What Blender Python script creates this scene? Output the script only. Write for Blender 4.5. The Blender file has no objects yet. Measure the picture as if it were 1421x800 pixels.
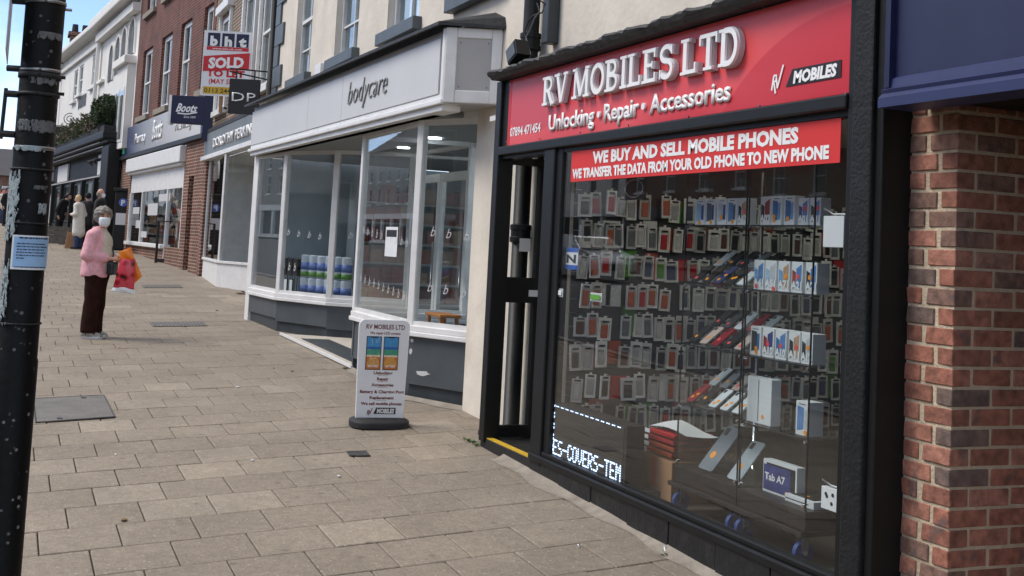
import bpy, bmesh, math, random
import numpy as np
from mathutils import Vector, Matrix
R_ = math.radians
rnd = random.Random(7)
scn = bpy.context.scene
col = scn.collection
# ------------------------------------------------------------------ camera
CAM_Z = 1.854
FPX, PCX, PCY = 1647.0, 710.5, 224.0           # focal length and principal point in pixels of the 1421 x 800 photograph
yaw, pitch, roll = R_(67.24), R_(4.21), R_(2.96)
fw = Vector((-math.sin(yaw)*math.cos(pitch), math.cos(yaw)*math.cos(pitch), math.sin(pitch)))
r0 = Vector((math.cos(yaw), math.sin(yaw), 0)); u0 = r0.cross(fw)
rt = math.cos(roll)*r0 + math.sin(roll)*u0
up = -math.sin(roll)*r0 + math.cos(roll)*u0
CAM = Vector((0, 0, CAM_Z))
cd = bpy.data.cameras.new('camera'); cam = bpy.data.objects.new('camera', cd); col.objects.link(cam)
cam.matrix_world = Matrix(((rt.x, up.x, -fw.x, 0), (rt.y, up.y, -fw.y, 0), (rt.z, up.z, -fw.z, CAM_Z), (0, 0, 0, 1)))
cd.sensor_width = 36; cd.sensor_fit = 'HORIZONTAL'; cd.lens = FPX/1421*36
cd.shift_y = -(400-PCY)/1421; cd.clip_start = .05; cd.clip_end = 3000
scn.camera = cam
# ------------------------------------------------------------------ sky, sun, exposure
SUN_EL, SUN_AZ = 50, 205         # degrees; azimuth measured from +Y towards +X, direction the light comes from
w = bpy.data.worlds.new('World'); scn.world = w; w.use_nodes = True
nt = w.node_tree; nt.nodes.clear()
def N(nt, t, **k):
    n = nt.nodes.new(t)
    for a, b in k.items(): setattr(n, a, b)
    return n
wo = N(nt, 'ShaderNodeOutputWorld'); bg = N(nt, 'ShaderNodeBackground'); bg.inputs[1].default_value = .15
sky = N(nt, 'ShaderNodeTexSky', sky_type='NISHITA', sun_disc=False, sun_elevation=R_(SUN_EL), sun_rotation=R_(SUN_AZ), air_density=.46, dust_density=.2, ozone_density=1.2)
tc = N(nt, 'ShaderNodeTexCoord'); mp = N(nt, 'ShaderNodeMapping'); mp.inputs['Scale'].default_value = (1.2, 1.2, 3.2); mp.inputs['Location'].default_value = (0.8, .3, 0)
no = N(nt, 'ShaderNodeTexNoise'); no.inputs['Scale'].default_value = 1.6; no.inputs['Detail'].default_value = 7; no.inputs['Roughness'].default_value = .55
cr = N(nt, 'ShaderNodeValToRGB'); cr.color_ramp.elements[0].position = .40; cr.color_ramp.elements[1].position = .72
mx = N(nt, 'ShaderNodeMixRGB'); mx.inputs[2].default_value = (6.9, 6.6, 6.2, 1)
nt.links.new(tc.outputs['Generated'], mp.inputs[0]); nt.links.new(mp.outputs[0], no.inputs[0]); nt.links.new(no.outputs[0], cr.inputs[0])
nt.links.new(cr.outputs[0], mx.inputs[0]); nt.links.new(sky.outputs[0], mx.inputs[1]); nt.links.new(mx.outputs[0], bg.inputs[0]); nt.links.new(bg.outputs[0], wo.inputs[0])
sl = bpy.data.lights.new('sun', 'SUN'); sl.energy = 1.5; sl.angle = R_(25); sl.color = (1, .93, .84)
so = bpy.data.objects.new('sun', sl); col.objects.link(so); so.location = (0, -8, 30)
sd = Vector((math.sin(R_(SUN_AZ))*math.cos(R_(SUN_EL)), math.cos(R_(SUN_AZ))*math.cos(R_(SUN_EL)), math.sin(R_(SUN_EL))))
so.rotation_euler = sd.to_track_quat('Z', 'Y').to_euler()
vs = scn.view_settings; vs.view_transform = 'Standard'; vs.look = 'None'; vs.exposure = 0.96; vs.gamma = 1; vs.use_curve_mapping = False
scn.cycles.use_denoising = True; scn.cycles.max_bounces = 10; scn.cycles.transparent_max_bounces = 24; scn.cycles.caustics_reflective = False; scn.cycles.caustics_refractive = False
scn.cycles.sample_clamp_indirect = 6
# ------------------------------------------------------------------ pixel -> place
def ray(x, y): return fw + (x-PCX)/FPX*rt - (y-PCY)/FPX*up
def onY(x, y, Y): d = ray(x, y); return CAM + d*(Y/d.y)
def onX(x, y, X): d = ray(x, y); return CAM + d*(X/d.x)
def onZ(x, y, Z): d = ray(x, y); return CAM + d*((Z-CAM_Z)/d.z)
def atk(x, y, k): return CAM + ray(x, y)*k
def gz(x, y):                                   # the pavement climbs up the street and falls towards the kerb, then flattens far off
    xx = max(x, -60.0)
    return -.03*xx + .03*max(min(y, 6), -1.3)
def onG(x, y):
    d = ray(x, y); k = (-CAM_Z)/(d.z + .03*d.x - .03*d.y); return CAM + d*k
class Fac:                                      # a facade line: u runs left to right, d outwards to the street, z up
    def __init__(s, l, r):
        s.o = Vector((l[0], l[1], 0)); t = Vector((r[0]-l[0], r[1]-l[1], 0)); s.L = t.length; s.t = t.normalized(); s.n = Vector((s.t.y, -s.t.x, 0))
    def p(s, u, d, z): v = s.o + s.t*u + s.n*d; v.z = z; return v
    def px(s, x, y, d=0):
        r = ray(x, y); o = s.o + s.n*d; k = ((o-CAM).dot(s.n))/r.dot(s.n); q = CAM + r*k
        return (q-s.o).dot(s.t), q.z
# ------------------------------------------------------------------ materials
def lin(c): return tuple((v/12.92 if v <= .04045 else ((v+.055)/1.055)**2.4) for v in (c[0]/255, c[1]/255, c[2]/255)) + (1,)
MATS = {}
def newmat(name):
    m = bpy.data.materials.new(name); m.use_nodes = True; nt = m.node_tree; b = nt.nodes['Principled BSDF']; MATS[name] = m
    return m, nt, b
def mat(name, c, rough=.6, metal=0, var=.12, scale=6, bump=0, bscale=60, emit=0, spec=.5, rand=0, coat=0, dirt=0, dscale=3, dcol=(60, 52, 44)):
    """plain surface: colour with a little noise, optional bump, optional blotches of dirt with a shape of their own"""
    if name in MATS: return MATS[name]
    m, nt, b = newmat(name); L = nt.links; c = lin(c)
    b.inputs['Roughness'].default_value = rough; b.inputs['Metallic'].default_value = metal; b.inputs['Specular IOR Level'].default_value = spec
    if coat: b.inputs['Coat Weight'].default_value = coat; b.inputs['Coat Roughness'].default_value = .08
    tc = N(nt, 'ShaderNodeTexCoord'); n = N(nt, 'ShaderNodeTexNoise'); n.inputs['Scale'].default_value = scale; n.inputs['Detail'].default_value = 5
    L.new(tc.outputs['Object'], n.inputs['Vector'])
    rp = N(nt, 'ShaderNodeMapRange'); rp.inputs[1].default_value = .3; rp.inputs[2].default_value = .7; rp.inputs[3].default_value = 1-var; rp.inputs[4].default_value = 1+var
    L.new(n.outputs[0], rp.inputs[0])
    hs = N(nt, 'ShaderNodeHueSaturation'); hs.inputs['Color'].default_value = c; L.new(rp.outputs[0], hs.inputs['Value'])
    out = hs.outputs[0]
    if rand:
        oi = N(nt, 'ShaderNodeObjectInfo'); r2 = N(nt, 'ShaderNodeMapRange'); r2.inputs[3].default_value = 1-rand; r2.inputs[4].default_value = 1+rand
        L.new(oi.outputs['Random'], r2.inputs[0]); h2 = N(nt, 'ShaderNodeHueSaturation'); L.new(out, h2.inputs['Color']); L.new(r2.outputs[0], h2.inputs['Value']); out = h2.outputs[0]
    if dirt:
        d = N(nt, 'ShaderNodeTexNoise'); d.inputs['Scale'].default_value = dscale; d.inputs['Detail'].default_value = 8; d.inputs['Roughness'].default_value = .7
        L.new(tc.outputs['Object'], d.inputs['Vector'])
        dr = N(nt, 'ShaderNodeMapRange'); dr.inputs[1].default_value = .5; dr.inputs[2].default_value = .75; dr.inputs[4].default_value = dirt; L.new(d.outputs[0], dr.inputs[0])
        mx = N(nt, 'ShaderNodeMixRGB'); L.new(dr.outputs[0], mx.inputs[0]); L.new(out, mx.inputs[1]); mx.inputs[2].default_value = lin(dcol); out = mx.outputs[0]
    L.new(out, b.inputs['Base Color'])
    if emit: L.new(out, b.inputs['Emission Color']); b.inputs['Emission Strength'].default_value = emit
    if bump:
        n2 = N(nt, 'ShaderNodeTexNoise'); n2.inputs['Scale'].default_value = bscale; n2.inputs['Detail'].default_value = 4; L.new(tc.outputs['Object'], n2.inputs['Vector'])
        bp = N(nt, 'ShaderNodeBump'); bp.inputs['Strength'].default_value = bump; bp.inputs['Distance'].default_value = .01; L.new(n2.outputs[0], bp.inputs['Height']); L.new(bp.outputs[0], b.inputs['Normal'])
    return m
def glass(name, tint=(235, 242, 242), f0=.05, gain=1.0):
    """thin clear sheet: what is behind shows through, the rest is mirrored more strongly at a glancing angle (same from both sides)"""
    m = bpy.data.materials.new(name); m.use_nodes = True; nt = m.node_tree; nt.nodes.clear(); L = nt.links; MATS[name] = m
    o = N(nt, 'ShaderNodeOutputMaterial'); g = N(nt, 'ShaderNodeNewGeometry'); dt = N(nt, 'ShaderNodeVectorMath', operation='DOT_PRODUCT')
    L.new(g.outputs['Incoming'], dt.inputs[0]); L.new(g.outputs['Normal'], dt.inputs[1])
    ab = N(nt, 'ShaderNodeMath', operation='ABSOLUTE'); L.new(dt.outputs['Value'], ab.inputs[0])
    om = N(nt, 'ShaderNodeMath', operation='SUBTRACT'); om.inputs[0].default_value = 1; L.new(ab.outputs[0], om.inputs[1])
    pw = N(nt, 'ShaderNodeMath', operation='POWER'); L.new(om.outputs[0], pw.inputs[0]); pw.inputs[1].default_value = 5
    ma = N(nt, 'ShaderNodeMath', operation='MULTIPLY_ADD', use_clamp=True); L.new(pw.outputs[0], ma.inputs[0]); ma.inputs[1].default_value = gain*(1-f0); ma.inputs[2].default_value = f0
    tr = N(nt, 'ShaderNodeBsdfTransparent'); tr.inputs[0].default_value = lin(tint); gl = N(nt, 'ShaderNodeBsdfGlossy'); gl.inputs['Roughness'].default_value = .0
    mx = N(nt, 'ShaderNodeMixShader'); L.new(ma.outputs[0], mx.inputs[0]); L.new(tr.outputs[0], mx.inputs[1]); L.new(gl.outputs[0], mx.inputs[2]); L.new(mx.outputs[0], o.inputs[0])
    return m
def brickmat(name, c1, c2, mortar, sc=1.0, off=.5, bw=.225, rh=.075, ms=.010, bump=.5):
    m, nt, b = newmat(name); L = nt.links
    tc = N(nt, 'ShaderNodeTexCoord'); sx = N(nt, 'ShaderNodeSeparateXYZ'); L.new(tc.outputs['Object'], sx.inputs[0])
    ad = N(nt, 'ShaderNodeMath', operation='ADD'); L.new(sx.outputs[0], ad.inputs[0]); L.new(sx.outputs[1], ad.inputs[1])
    cb = N(nt, 'ShaderNodeCombineXYZ'); L.new(ad.outputs[0], cb.inputs[0]); L.new(sx.outputs[2], cb.inputs[1])
    bt = N(nt, 'ShaderNodeTexBrick'); bt.inputs['Scale'].default_value = 1; bt.inputs['Brick Width'].default_value = bw; bt.inputs['Row Height'].default_value = rh; bt.inputs['Mortar Size'].default_value = ms
    bt.inputs['Color1'].default_value = lin(c1); bt.inputs['Color2'].default_value = lin(c2); bt.inputs['Mortar'].default_value = lin(mortar); bt.inputs['Bias'].default_value = -.1
    L.new(cb.outputs[0], bt.inputs['Vector'])
    n = N(nt, 'ShaderNodeTexNoise'); n.inputs['Scale'].default_value = 2.2; n.inputs['Detail'].default_value = 8; L.new(tc.outputs['Object'], n.inputs['Vector'])
    rp = N(nt, 'ShaderNodeMapRange'); rp.inputs[1].default_value = .3; rp.inputs[2].default_value = .7; rp.inputs[3].default_value = .72; rp.inputs[4].default_value = 1.25; L.new(n.outputs[0], rp.inputs[0])
    hs = N(nt, 'ShaderNodeHueSaturation'); L.new(bt.outputs[0], hs.inputs['Color']); L.new(rp.outputs[0], hs.inputs['Value']); L.new(hs.outputs[0], b.inputs['Base Color'])
    b.inputs['Roughness'].default_value = .85
    bp = N(nt, 'ShaderNodeBump', invert=True); bp.inputs['Strength'].default_value = bump; bp.inputs['Distance'].default_value = .01; L.new(bt.outputs['Fac'], bp.inputs['Height']); L.new(bp.outputs[0], b.inputs['Normal'])
    return m
# ------------------------------------------------------------------ mesh building
ORG = {}
class MB:
    def __init__(s): s.v = []; s.f = []; s.m = []; s.cur = 0
    def add(s, vs, fs):
        o = len(s.v); s.v += [Vector(v) for v in vs]
        for f in fs: s.f.append([i+o for i in f]); s.m.append(s.cur)
        return s
    def hexa(s, p): return s.add(p, [(0, 3, 2, 1), (4, 5, 6, 7), (0, 1, 5, 4), (1, 2, 6, 5), (2, 3, 7, 6), (3, 0, 4, 7)])
    def box(s, x0, x1, y0, y1, z0, z1):
        return s.hexa([(x0, y0, z0), (x1, y0, z0), (x1, y1, z0), (x0, y1, z0), (x0, y0, z1), (x1, y0, z1), (x1, y1, z1), (x0, y1, z1)])
    def fbox(s, F, u0, u1, d0, d1, z0, z1):      # d0 < d1 : d1 is nearer the street
        P = F.p; return s.hexa([P(u0, d1, z0), P(u1, d1, z0), P(u1, d0, z0), P(u0, d0, z0), P(u0, d1, z1), P(u1, d1, z1), P(u1, d0, z1), P(u0, d0, z1)])
    def obox(s, c, ax, ay, az):                  # centre and three half axes
        c = Vector(c); ax, ay, az = Vector(ax), Vector(ay), Vector(az)
        return s.hexa([c-ax-ay-az, c+ax-ay-az, c+ax+ay-az, c-ax+ay-az, c-ax-ay+az, c+ax-ay+az, c+ax+ay+az, c-ax+ay+az])
    def quad(s, a, b, c, d): return s.add([a, b, c, d], [(0, 1, 2, 3)])
    def prism(s, poly, e):                       # poly: 3-D points, e: extrusion vector
        n = len(poly); e = Vector(e); vs = [Vector(p) for p in poly] + [Vector(p)+e for p in poly]
        return s.add(vs, [tuple(range(n))[::-1], tuple(range(n, 2*n))] + [(i, (i+1) % n, n+(i+1) % n, n+i) for i in range(n)])
    def tube(s, pts, r, n=8, cap=True):
        pts = [Vector(p) for p in pts]; rs = r if isinstance(r, (list, tuple)) else [r]*len(pts); vs = []; fs = []
        ref = None
        for i, p in enumerate(pts):
            d = (pts[min(i+1, len(pts)-1)]-pts[max(i-1, 0)]).normalized()
            if ref is None: ref = Vector((0, 0, 1)) if abs(d.z) < .9 else Vector((1, 0, 0))
            a = d.cross(ref).normalized(); b = a.cross(d); ref = b
            for k in range(n): t = 2*math.pi*k/n; vs.append(p + a*math.cos(t)*rs[i] + b*math.sin(t)*rs[i])
        for i in range(len(pts)-1):
            for k in range(n): fs.append((i*n+k, i*n+(k+1) % n, (i+1)*n+(k+1) % n, (i+1)*n+k))
        if cap: fs += [tuple(range(n)), tuple(range((len(pts)-1)*n, len(pts)*n))[::-1]]
        return s.add(vs, fs)
    def lathe(s, c, prof, n=20):                 # prof: (r, z)
        c = Vector(c); vs = []; fs = []
        for r, z in prof:
            for k in range(n): t = 2*math.pi*k/n; vs.append(c+Vector((r*math.cos(t), r*math.sin(t), z)))
        for i in range(len(prof)-1):
            for k in range(n): fs.append((i*n+k, i*n+(k+1) % n, (i+1)*n+(k+1) % n, (i+1)*n+k))
        fs += [tuple(range(n))[::-1], tuple(range((len(prof)-1)*n, len(prof)*n))]
        return s.add(vs, fs)
    def grid(s, fn, nu, nv):
        o = [fn(i/nu, j/nv) for j in range(nv+1) for i in range(nu+1)]
        return s.add(o, [(j*(nu+1)+i, j*(nu+1)+i+1, (j+1)*(nu+1)+i+1, (j+1)*(nu+1)+i) for j in range(nv) for i in range(nu)])
    def build(s, name, m, parent=None, smooth=False, bev=0, org=None):
        if parent is not None: o = ORG[parent.name]
        elif org is not None: o = Vector(org)
        else:
            xs = [v.x for v in s.v]; ys = [v.y for v in s.v]; o = Vector(((min(xs)+max(xs))/2, (min(ys)+max(ys))/2, min(v.z for v in s.v)))
        me = bpy.data.meshes.new(name); me.from_pydata([v-o for v in s.v], [], s.f)
        for mm in (m if isinstance(m, (list, tuple)) else [m]): me.materials.append(mm)
        if isinstance(m, (list, tuple)): me.polygons.foreach_set('material_index', s.m)
        if smooth: me.polygons.foreach_set('use_smooth', [True]*len(me.polygons))
        ob = bpy.data.objects.new(name, me); col.objects.link(ob)
        if parent is not None: ob.parent = parent
        else: ob.location = o
        ORG[ob.name] = o
        if smooth == 'auto': autosmooth(me)
        if bev: b = ob.modifiers.new('bevel', 'BEVEL'); b.width = bev; b.segments = 2; b.limit_method = 'ANGLE'; b.angle_limit = R_(40)
        return ob
def autosmooth(me, ang=35):
    bm = bmesh.new(); bm.from_mesh(me)
    for e in bm.edges:
        if len(e.link_faces) == 2 and e.calc_face_angle(0) > R_(ang): e.smooth = False
    bm.to_mesh(me); bm.free()
def tag(o, label, cat=None, group=None, kind=None):
    if label: o['label'] = label
    if cat: o['category'] = cat
    if group: o['group'] = group
    if kind: o['kind'] = kind
    return o
def thing(name, label, cat, loc, group=None, rotz=0):
    o = bpy.data.objects.new(name, None); col.objects.link(o); o.location = loc; o.empty_display_size = .1; o.rotation_euler.z = rotz
    ORG[o.name] = Vector(loc); return tag(o, label, cat, group)
def struct(o): o['kind'] = 'structure'; return o
def stuff(o): o['kind'] = 'stuff'; return o
def copy_obj(o, parent=None):
    c = o.copy(); col.objects.link(c); c.parent = parent; ORG[c.name] = ORG.get(o.name, Vector()); return c
def text(s, m, parent, o, rv, uv, h, w=None, ext=.001, bold=0, shear=0, align='C', name='lettering', res=2, space=1):
    """letters as a mesh: o = anchor on the baseline, rv/uv = reading and up direction, h = cap height, w = forced width"""
    cu = bpy.data.curves.new('t', 'FONT'); cu.body = s; cu.size = 1; cu.offset = bold; cu.extrude = 0; cu.resolution_u = res; cu.shear = shear; cu.space_character = space
    ob = bpy.data.objects.new('t', cu); me = bpy.data.meshes.new_from_object(ob)
    bpy.data.objects.remove(ob); bpy.data.curves.remove(cu)
    n = len(me.vertices); co = np.empty(n*3); me.vertices.foreach_get('co', co); co = co.reshape(-1, 3)
    if n == 0: return None
    x0, x1 = co[:, 0].min(), co[:, 0].max(); sy = h/.72; sx = sy if w is None else w/(x1-x0)
    ax = {'L': x0, 'C': (x0+x1)/2, 'R': x1}[align]
    rv, uv = Vector(rv).normalized(), Vector(uv).normalized(); nv = rv.cross(uv); o = Vector(o)
    bm = bmesh.new(); bm.from_mesh(me); bpy.data.meshes.remove(me)
    if ext > .003:
        r = bmesh.ops.extrude_face_region(bm, geom=bm.faces[:]); 
        for v in r['geom']:
            if isinstance(v, bmesh.types.BMVert): v.co.z += 1
    og = ORG[parent.name] if parent is not None else o
    for v in bm.verts:
        z = ext if (v.co.z > .5 or ext <= .003) else 0
        v.co = o + rv*((v.co.x-ax)*sx) + uv*(v.co.y*sy) + nv*z - og
    me = bpy.data.meshes.new(name); bm.to_mesh(me); bm.free(); me.materials.append(m)
    ob = bpy.data.objects.new(name, me); col.objects.link(ob); ORG[ob.name] = og
    if parent is not None: ob.parent = parent
    else: ob.location = og
    return ob
def ftext(F, s, m, parent, u, d, z, h, **k): return text(s, m, parent, F.p(u, d, z), F.t, (0, 0, 1), h, **k)
def holed_wall(F, u0, u1, z0, z1, holes, m, parent, name='wall', d=0, dep=.22, thick=.3, bottom=None):
    us = sorted({u0, u1, *[h[0] for h in holes], *[h[1] for h in holes]}); zs = sorted({z0, z1, *[h[2] for h in holes], *[h[3] for h in holes]})
    us = [u for u in us if u0 <= u <= u1]; zs = [z for z in zs if z0 <= z <= z1]; b = MB()
    for i in range(len(us)-1):
        for j in range(len(zs)-1):
            cu, cz = (us[i]+us[i+1])/2, (zs[j]+zs[j+1])/2
            if any(h[0] < cu < h[1] and h[2] < cz < h[3] for h in holes): continue
            b.quad(F.p(us[i], d, zs[j]), F.p(us[i+1], d, zs[j]), F.p(us[i+1], d, zs[j+1]), F.p(us[i], d, zs[j+1]))
    for a, c, e, g in holes:
        P = F.p; q = d-dep
        b.quad(P(a, d, e), P(a, q, e), P(c, q, e), P(c, d, e)); b.quad(P(a, d, g), P(c, d, g), P(c, q, g), P(a, q, g))
        b.quad(P(a, d, e), P(a, d, g), P(a, q, g), P(a, q, e)); b.quad(P(c, d, e), P(c, q, e), P(c, q, g), P(c, d, g))
    P = F.p; q = d-thick
    b.quad(P(u0, d, z1), P(u1, d, z1), P(u1, q, z1), P(u0, q, z1)); b.quad(P(u0, d, z0), P(u0, d, z1), P(u0, q, z1), P(u0, q, z0)); b.quad(P(u1, d, z0), P(u1, q, z0), P(u1, q, z1), P(u1, d, z1))
    return b.build(name, m, parent)
def sash(F, a, c, e, g, parent, cols=2, rows=4, d=-.12, fr=.06, bar=.025, fm='white_paint', gm='far_glass', sill=None, sm='slate_paint', sd=.10, backm='dim_room', curtain=True):
    """sash window in a wall hole: frame (part) with its own panes and sill (sub-parts)"""
    b = MB()
    b.fbox(F, a, a+fr, d-.05, d+.04, e, g); b.fbox(F, c-fr, c, d-.05, d+.04, e, g); b.fbox(F, a+fr, c-fr, d-.05, d+.04, e, e+fr); b.fbox(F, a+fr, c-fr, d-.05, d+.04, g-fr, g)
    mz = (e+g)/2; b.fbox(F, a+fr, c-fr, d-.04, d+.045, mz-.025, mz+.025)
    for i in range(1, cols):
        x = a+fr+(c-a-2*fr)*i/cols; b.fbox(F, x-bar/2, x+bar/2, d-.03, d+.02, e+fr, mz-.025); b.fbox(F, x-bar/2, x+bar/2, d-.03, d+.02, mz+.025, g-fr)
    for j in range(1, rows):
        z = e+(g-e)*j/rows
        if abs(z-mz) > .05: b.fbox(F, a+fr, c-fr, d-.032, d+.018, z-bar/2, z+bar/2)
    wnd = b.build('window', MATS[fm], parent)
    for i in range(cols):
        for k, (q0, q1) in enumerate(((e+fr, mz-.025), (mz+.025, g-fr))):
            x0 = a+fr+(c-a-2*fr)*i/cols; x1 = a+fr+(c-a-2*fr)*(i+1)/cols
            MB().fbox(F, x0, x1, d-.012+.02*k, d-.008+.02*k, q0, q1).build('pane', MATS[gm], wnd)
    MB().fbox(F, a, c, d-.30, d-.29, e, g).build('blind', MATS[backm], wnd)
    if sill: MB().fbox(F, a-.12, c+.12, d, sd, e-sill, e).build('sill', MATS[sm], wnd, bev=.008)
    return wnd
ORD = 'first second third fourth fifth sixth seventh eighth ninth tenth eleventh twelfth thirteenth fourteenth fifteenth sixteenth seventeenth eighteenth nineteenth twentieth twenty-first twenty-second twenty-third twenty-fourth twenty-fifth twenty-sixth twenty-seventh twenty-eighth twenty-ninth thirtieth thirty-first thirty-second thirty-third'.split()
# ------------------------------------------------------------------ palette
mat('black_paint', (15, 17, 18), .5, spec=.35, bump=.15, bscale=25, var=.25)
mat('black_stucco', (17, 19, 20), .6, spec=.35, bump=.5, bscale=55, var=.3, scale=30, dirt=.15, dscale=14, dcol=(70, 72, 74))
mat('black_stone', (18, 20, 22), .5, bump=.4, bscale=30, var=.4, scale=12, dirt=.5, dscale=9, dcol=(58, 56, 54))
mat('lead', (38, 39, 40), .6, bump=1.0, bscale=14, var=.4, scale=9, dirt=.4, dscale=7, dcol=(82, 80, 76))
mat('slate_paint', (78, 86, 90), .5, bump=.2, bscale=20, var=.12, dirt=.3, dscale=8, dcol=(52, 56, 58))
mat('dark_slate_paint', (52, 59, 63), .5, bump=.2, bscale=20, var=.15, dirt=.25, dscale=5, dcol=(38, 42, 44))
mat('white_paint', (222, 222, 220), .45, bump=.1, bscale=30, var=.06, dirt=.18, dscale=5, dcol=(120, 114, 106))
mat('white_plastic', (226, 229, 231), .4, var=.03)
mat('cream_render', (214, 206, 192), .85, bump=.5, bscale=16, var=.08, scale=2.2, dirt=.30, dscale=1.6, dcol=(150, 138, 122))
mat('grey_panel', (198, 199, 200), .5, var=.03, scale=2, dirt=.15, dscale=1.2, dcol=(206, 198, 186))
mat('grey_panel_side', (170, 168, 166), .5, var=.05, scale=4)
mat('steel', (150, 152, 155), .3, metal=1, var=.1)
mat('galvanised', (150, 152, 150), .5, metal=.7, var=.25, scale=12)
mat('chrome', (215, 215, 218), .12, metal=1, var=.03)
mat('letter_white', (236, 237, 236), .35, var=.02)
mat('letter_edge', (188, 190, 192), .35, var=.05)
mat('print_black', (20, 20, 21), .5, var=.1)
mat('print_red', (196, 30, 38), .5, var=.04)
mat('dark_red_ink', (112, 34, 30), .5, var=.06)
mat('navy', (13, 19, 58), .45, var=.12)
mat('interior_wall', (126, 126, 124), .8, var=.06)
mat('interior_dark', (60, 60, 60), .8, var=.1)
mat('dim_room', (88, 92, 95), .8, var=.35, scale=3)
mat('interior_floor', (70, 64, 58), .5, var=.25, scale=5)
mat('ceiling_white', (205, 205, 202), .8, var=.03)
mat('dark_wood', (42, 36, 33), .45, var=.35, scale=18, bump=.1, bscale=60)
mat('cardboard', (158, 120, 88), .8, var=.08, scale=5)
mat('rubber_black', (28, 29, 31), .7, bump=.2, bscale=60, var=.15)
mat('castor_blue', (44, 70, 128), .5, var=.1)
mat('yellow_strip', (206, 168, 40), .6, var=.2, scale=30, dirt=.6, dscale=30, dcol=(90, 80, 60))
mat('orange_sticker', (250, 158, 30), .5, var=.05)
mat('red_sticker', (238, 84, 84), .5, var=.05)
mat('led_lit', (190, 215, 255), .5, var=0, emit=1.6)
mat('lamp_white', (236, 245, 255), .5, var=0, emit=6)
mat('mortar', (192, 177, 152), .95, bump=.8, bscale=70, var=.12, scale=20)
mat('concrete', (142, 134, 122), .9, bump=.6, bscale=40, var=.15, scale=10, dirt=.3, dscale=12)
mat('weed', (70, 98, 40), .7, var=.25, scale=30)
glass('shop_glass', (250, 252, 252), f0=.042, gain=1.1)
glass('clear_glass', (252, 253, 253), f0=.03, gain=.35)
glass('acrylic', (250, 252, 252), f0=.05, gain=.3)
m, nt, b = newmat('far_glass')     # upper window panes: dark room behind clear glass
b.inputs['Base Color'].default_value = lin((52, 60, 66)); b.inputs['Roughness'].default_value = .06; b.inputs['Specular IOR Level'].default_value = .8
MATS['far_glass'] = glass('upper_glass', f0=.09, gain=.9)
brickmat('red_brick', (104, 50, 40), (78, 40, 34), (116, 94, 80))
brickmat('brown_brick', (108, 82, 66), (80, 62, 52), (156, 144, 126), ms=.014)
brickmat('dark_brick', (112, 60, 46), (84, 46, 38), (150, 134, 116), ms=.012)
def paving_mat():
    m, nt, b = newmat('paving'); L = nt.links
    tc = N(nt, 'ShaderNodeTexCoord'); g = N(nt, 'ShaderNodeNewGeometry'); oi = N(nt, 'ShaderNodeObjectInfo')
    ad = N(nt, 'ShaderNodeMath', operation='ADD'); L.new(g.outputs['Random Per Island'], ad.inputs[0]); L.new(oi.outputs['Random'], ad.inputs[1])
    fr = N(nt, 'ShaderNodeMath', operation='FRACT'); L.new(ad.outputs[0], fr.inputs[0])
    rp = N(nt, 'ShaderNodeValToRGB'); e = rp.color_ramp.elements; e[0].color = lin((135, 124, 109)); e[1].color = lin((153, 142, 126))
    for p, c in ((.35, (138, 127, 112)), (.6, (137, 126, 111)), (.90, (140, 129, 114)), (.96, (148, 137, 121))): x = e.new(p); x.color = lin(c)
    L.new(fr.outputs[0], rp.inputs[0])
    pos = g.outputs['Position']
    def noise(sc, det=4, rough=.6):
        n = N(nt, 'ShaderNodeTexNoise'); n.inputs['Scale'].default_value = sc; n.inputs['Detail'].default_value = det; n.inputs['Roughness'].default_value = rough; L.new(pos, n.inputs['Vector']); return n.outputs[0]
    def rng(v, a, b_, c, d):
        r = N(nt, 'ShaderNodeMapRange'); r.inputs[1].default_value = a; r.inputs[2].default_value = b_; r.inputs[3].default_value = c; r.inputs[4].default_value = d; L.new(v, r.inputs[0]); return r.outputs[0]
    def mul(c, v):
        h = N(nt, 'ShaderNodeHueSaturation'); L.new(c, h.inputs['Color']); L.new(v, h.inputs['Value']); return h.outputs[0]
    c = mul(rp.outputs[0], rng(noise(1.3, 6), .3, .7, .86, 1.12)); c = mul(c, rng(noise(62, 6, .95), .36, .64, .64, 1.30)); c = mul(c, rng(noise(16, 4, .7), .3, .7, .84, 1.14))
    vo = N(nt, 'ShaderNodeTexVoronoi'); vo.inputs['Scale'].default_value = 19; L.new(pos, vo.inputs['Vector'])
    sp = rng(vo.outputs['Distance'], .09, .14, .5, 0); mx = N(nt, 'ShaderNodeMixRGB'); L.new(sp, mx.inputs[0]); L.new(c, mx.inputs[1]); mx.inputs[2].default_value = lin((196, 188, 176))
    v2 = N(nt, 'ShaderNodeTexVoronoi'); v2.inputs['Scale'].default_value = 4.2; L.new(pos, v2.inputs['Vector'])
    s2 = rng(v2.outputs['Distance'], .07, .11, .5, 0); m2 = N(nt, 'ShaderNodeMixRGB'); L.new(s2, m2.inputs[0]); L.new(mx.outputs[0], m2.inputs[1]); m2.inputs[2].default_value = lin((92, 84, 76))
    s3 = rng(noise(.8, 8, .75), .52, .72, 0, .42); m3 = N(nt, 'ShaderNodeMixRGB'); L.new(s3, m3.inputs[0]); L.new(m2.outputs[0], m3.inputs[1]); m3.inputs[2].default_value = lin((104, 94, 84))
    L.new(m3.outputs[0], b.inputs['Base Color']); b.inputs['Roughness'].default_value = .85
    bp = N(nt, 'ShaderNodeBump'); bp.inputs['Strength'].default_value = .35; bp.inputs['Distance'].default_value = .004; L.new(noise(140, 4, .8), bp.inputs['Height']); L.new(bp.outputs[0], b.inputs['Normal'])
    return m
paving_mat()
mat('joint_dirt', (66, 59, 50), .95, var=.3, scale=30, bump=.5, bscale=80)
mat('asphalt', (60, 60, 62), .9, var=.2, scale=40, bump=.6, bscale=120)
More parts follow.
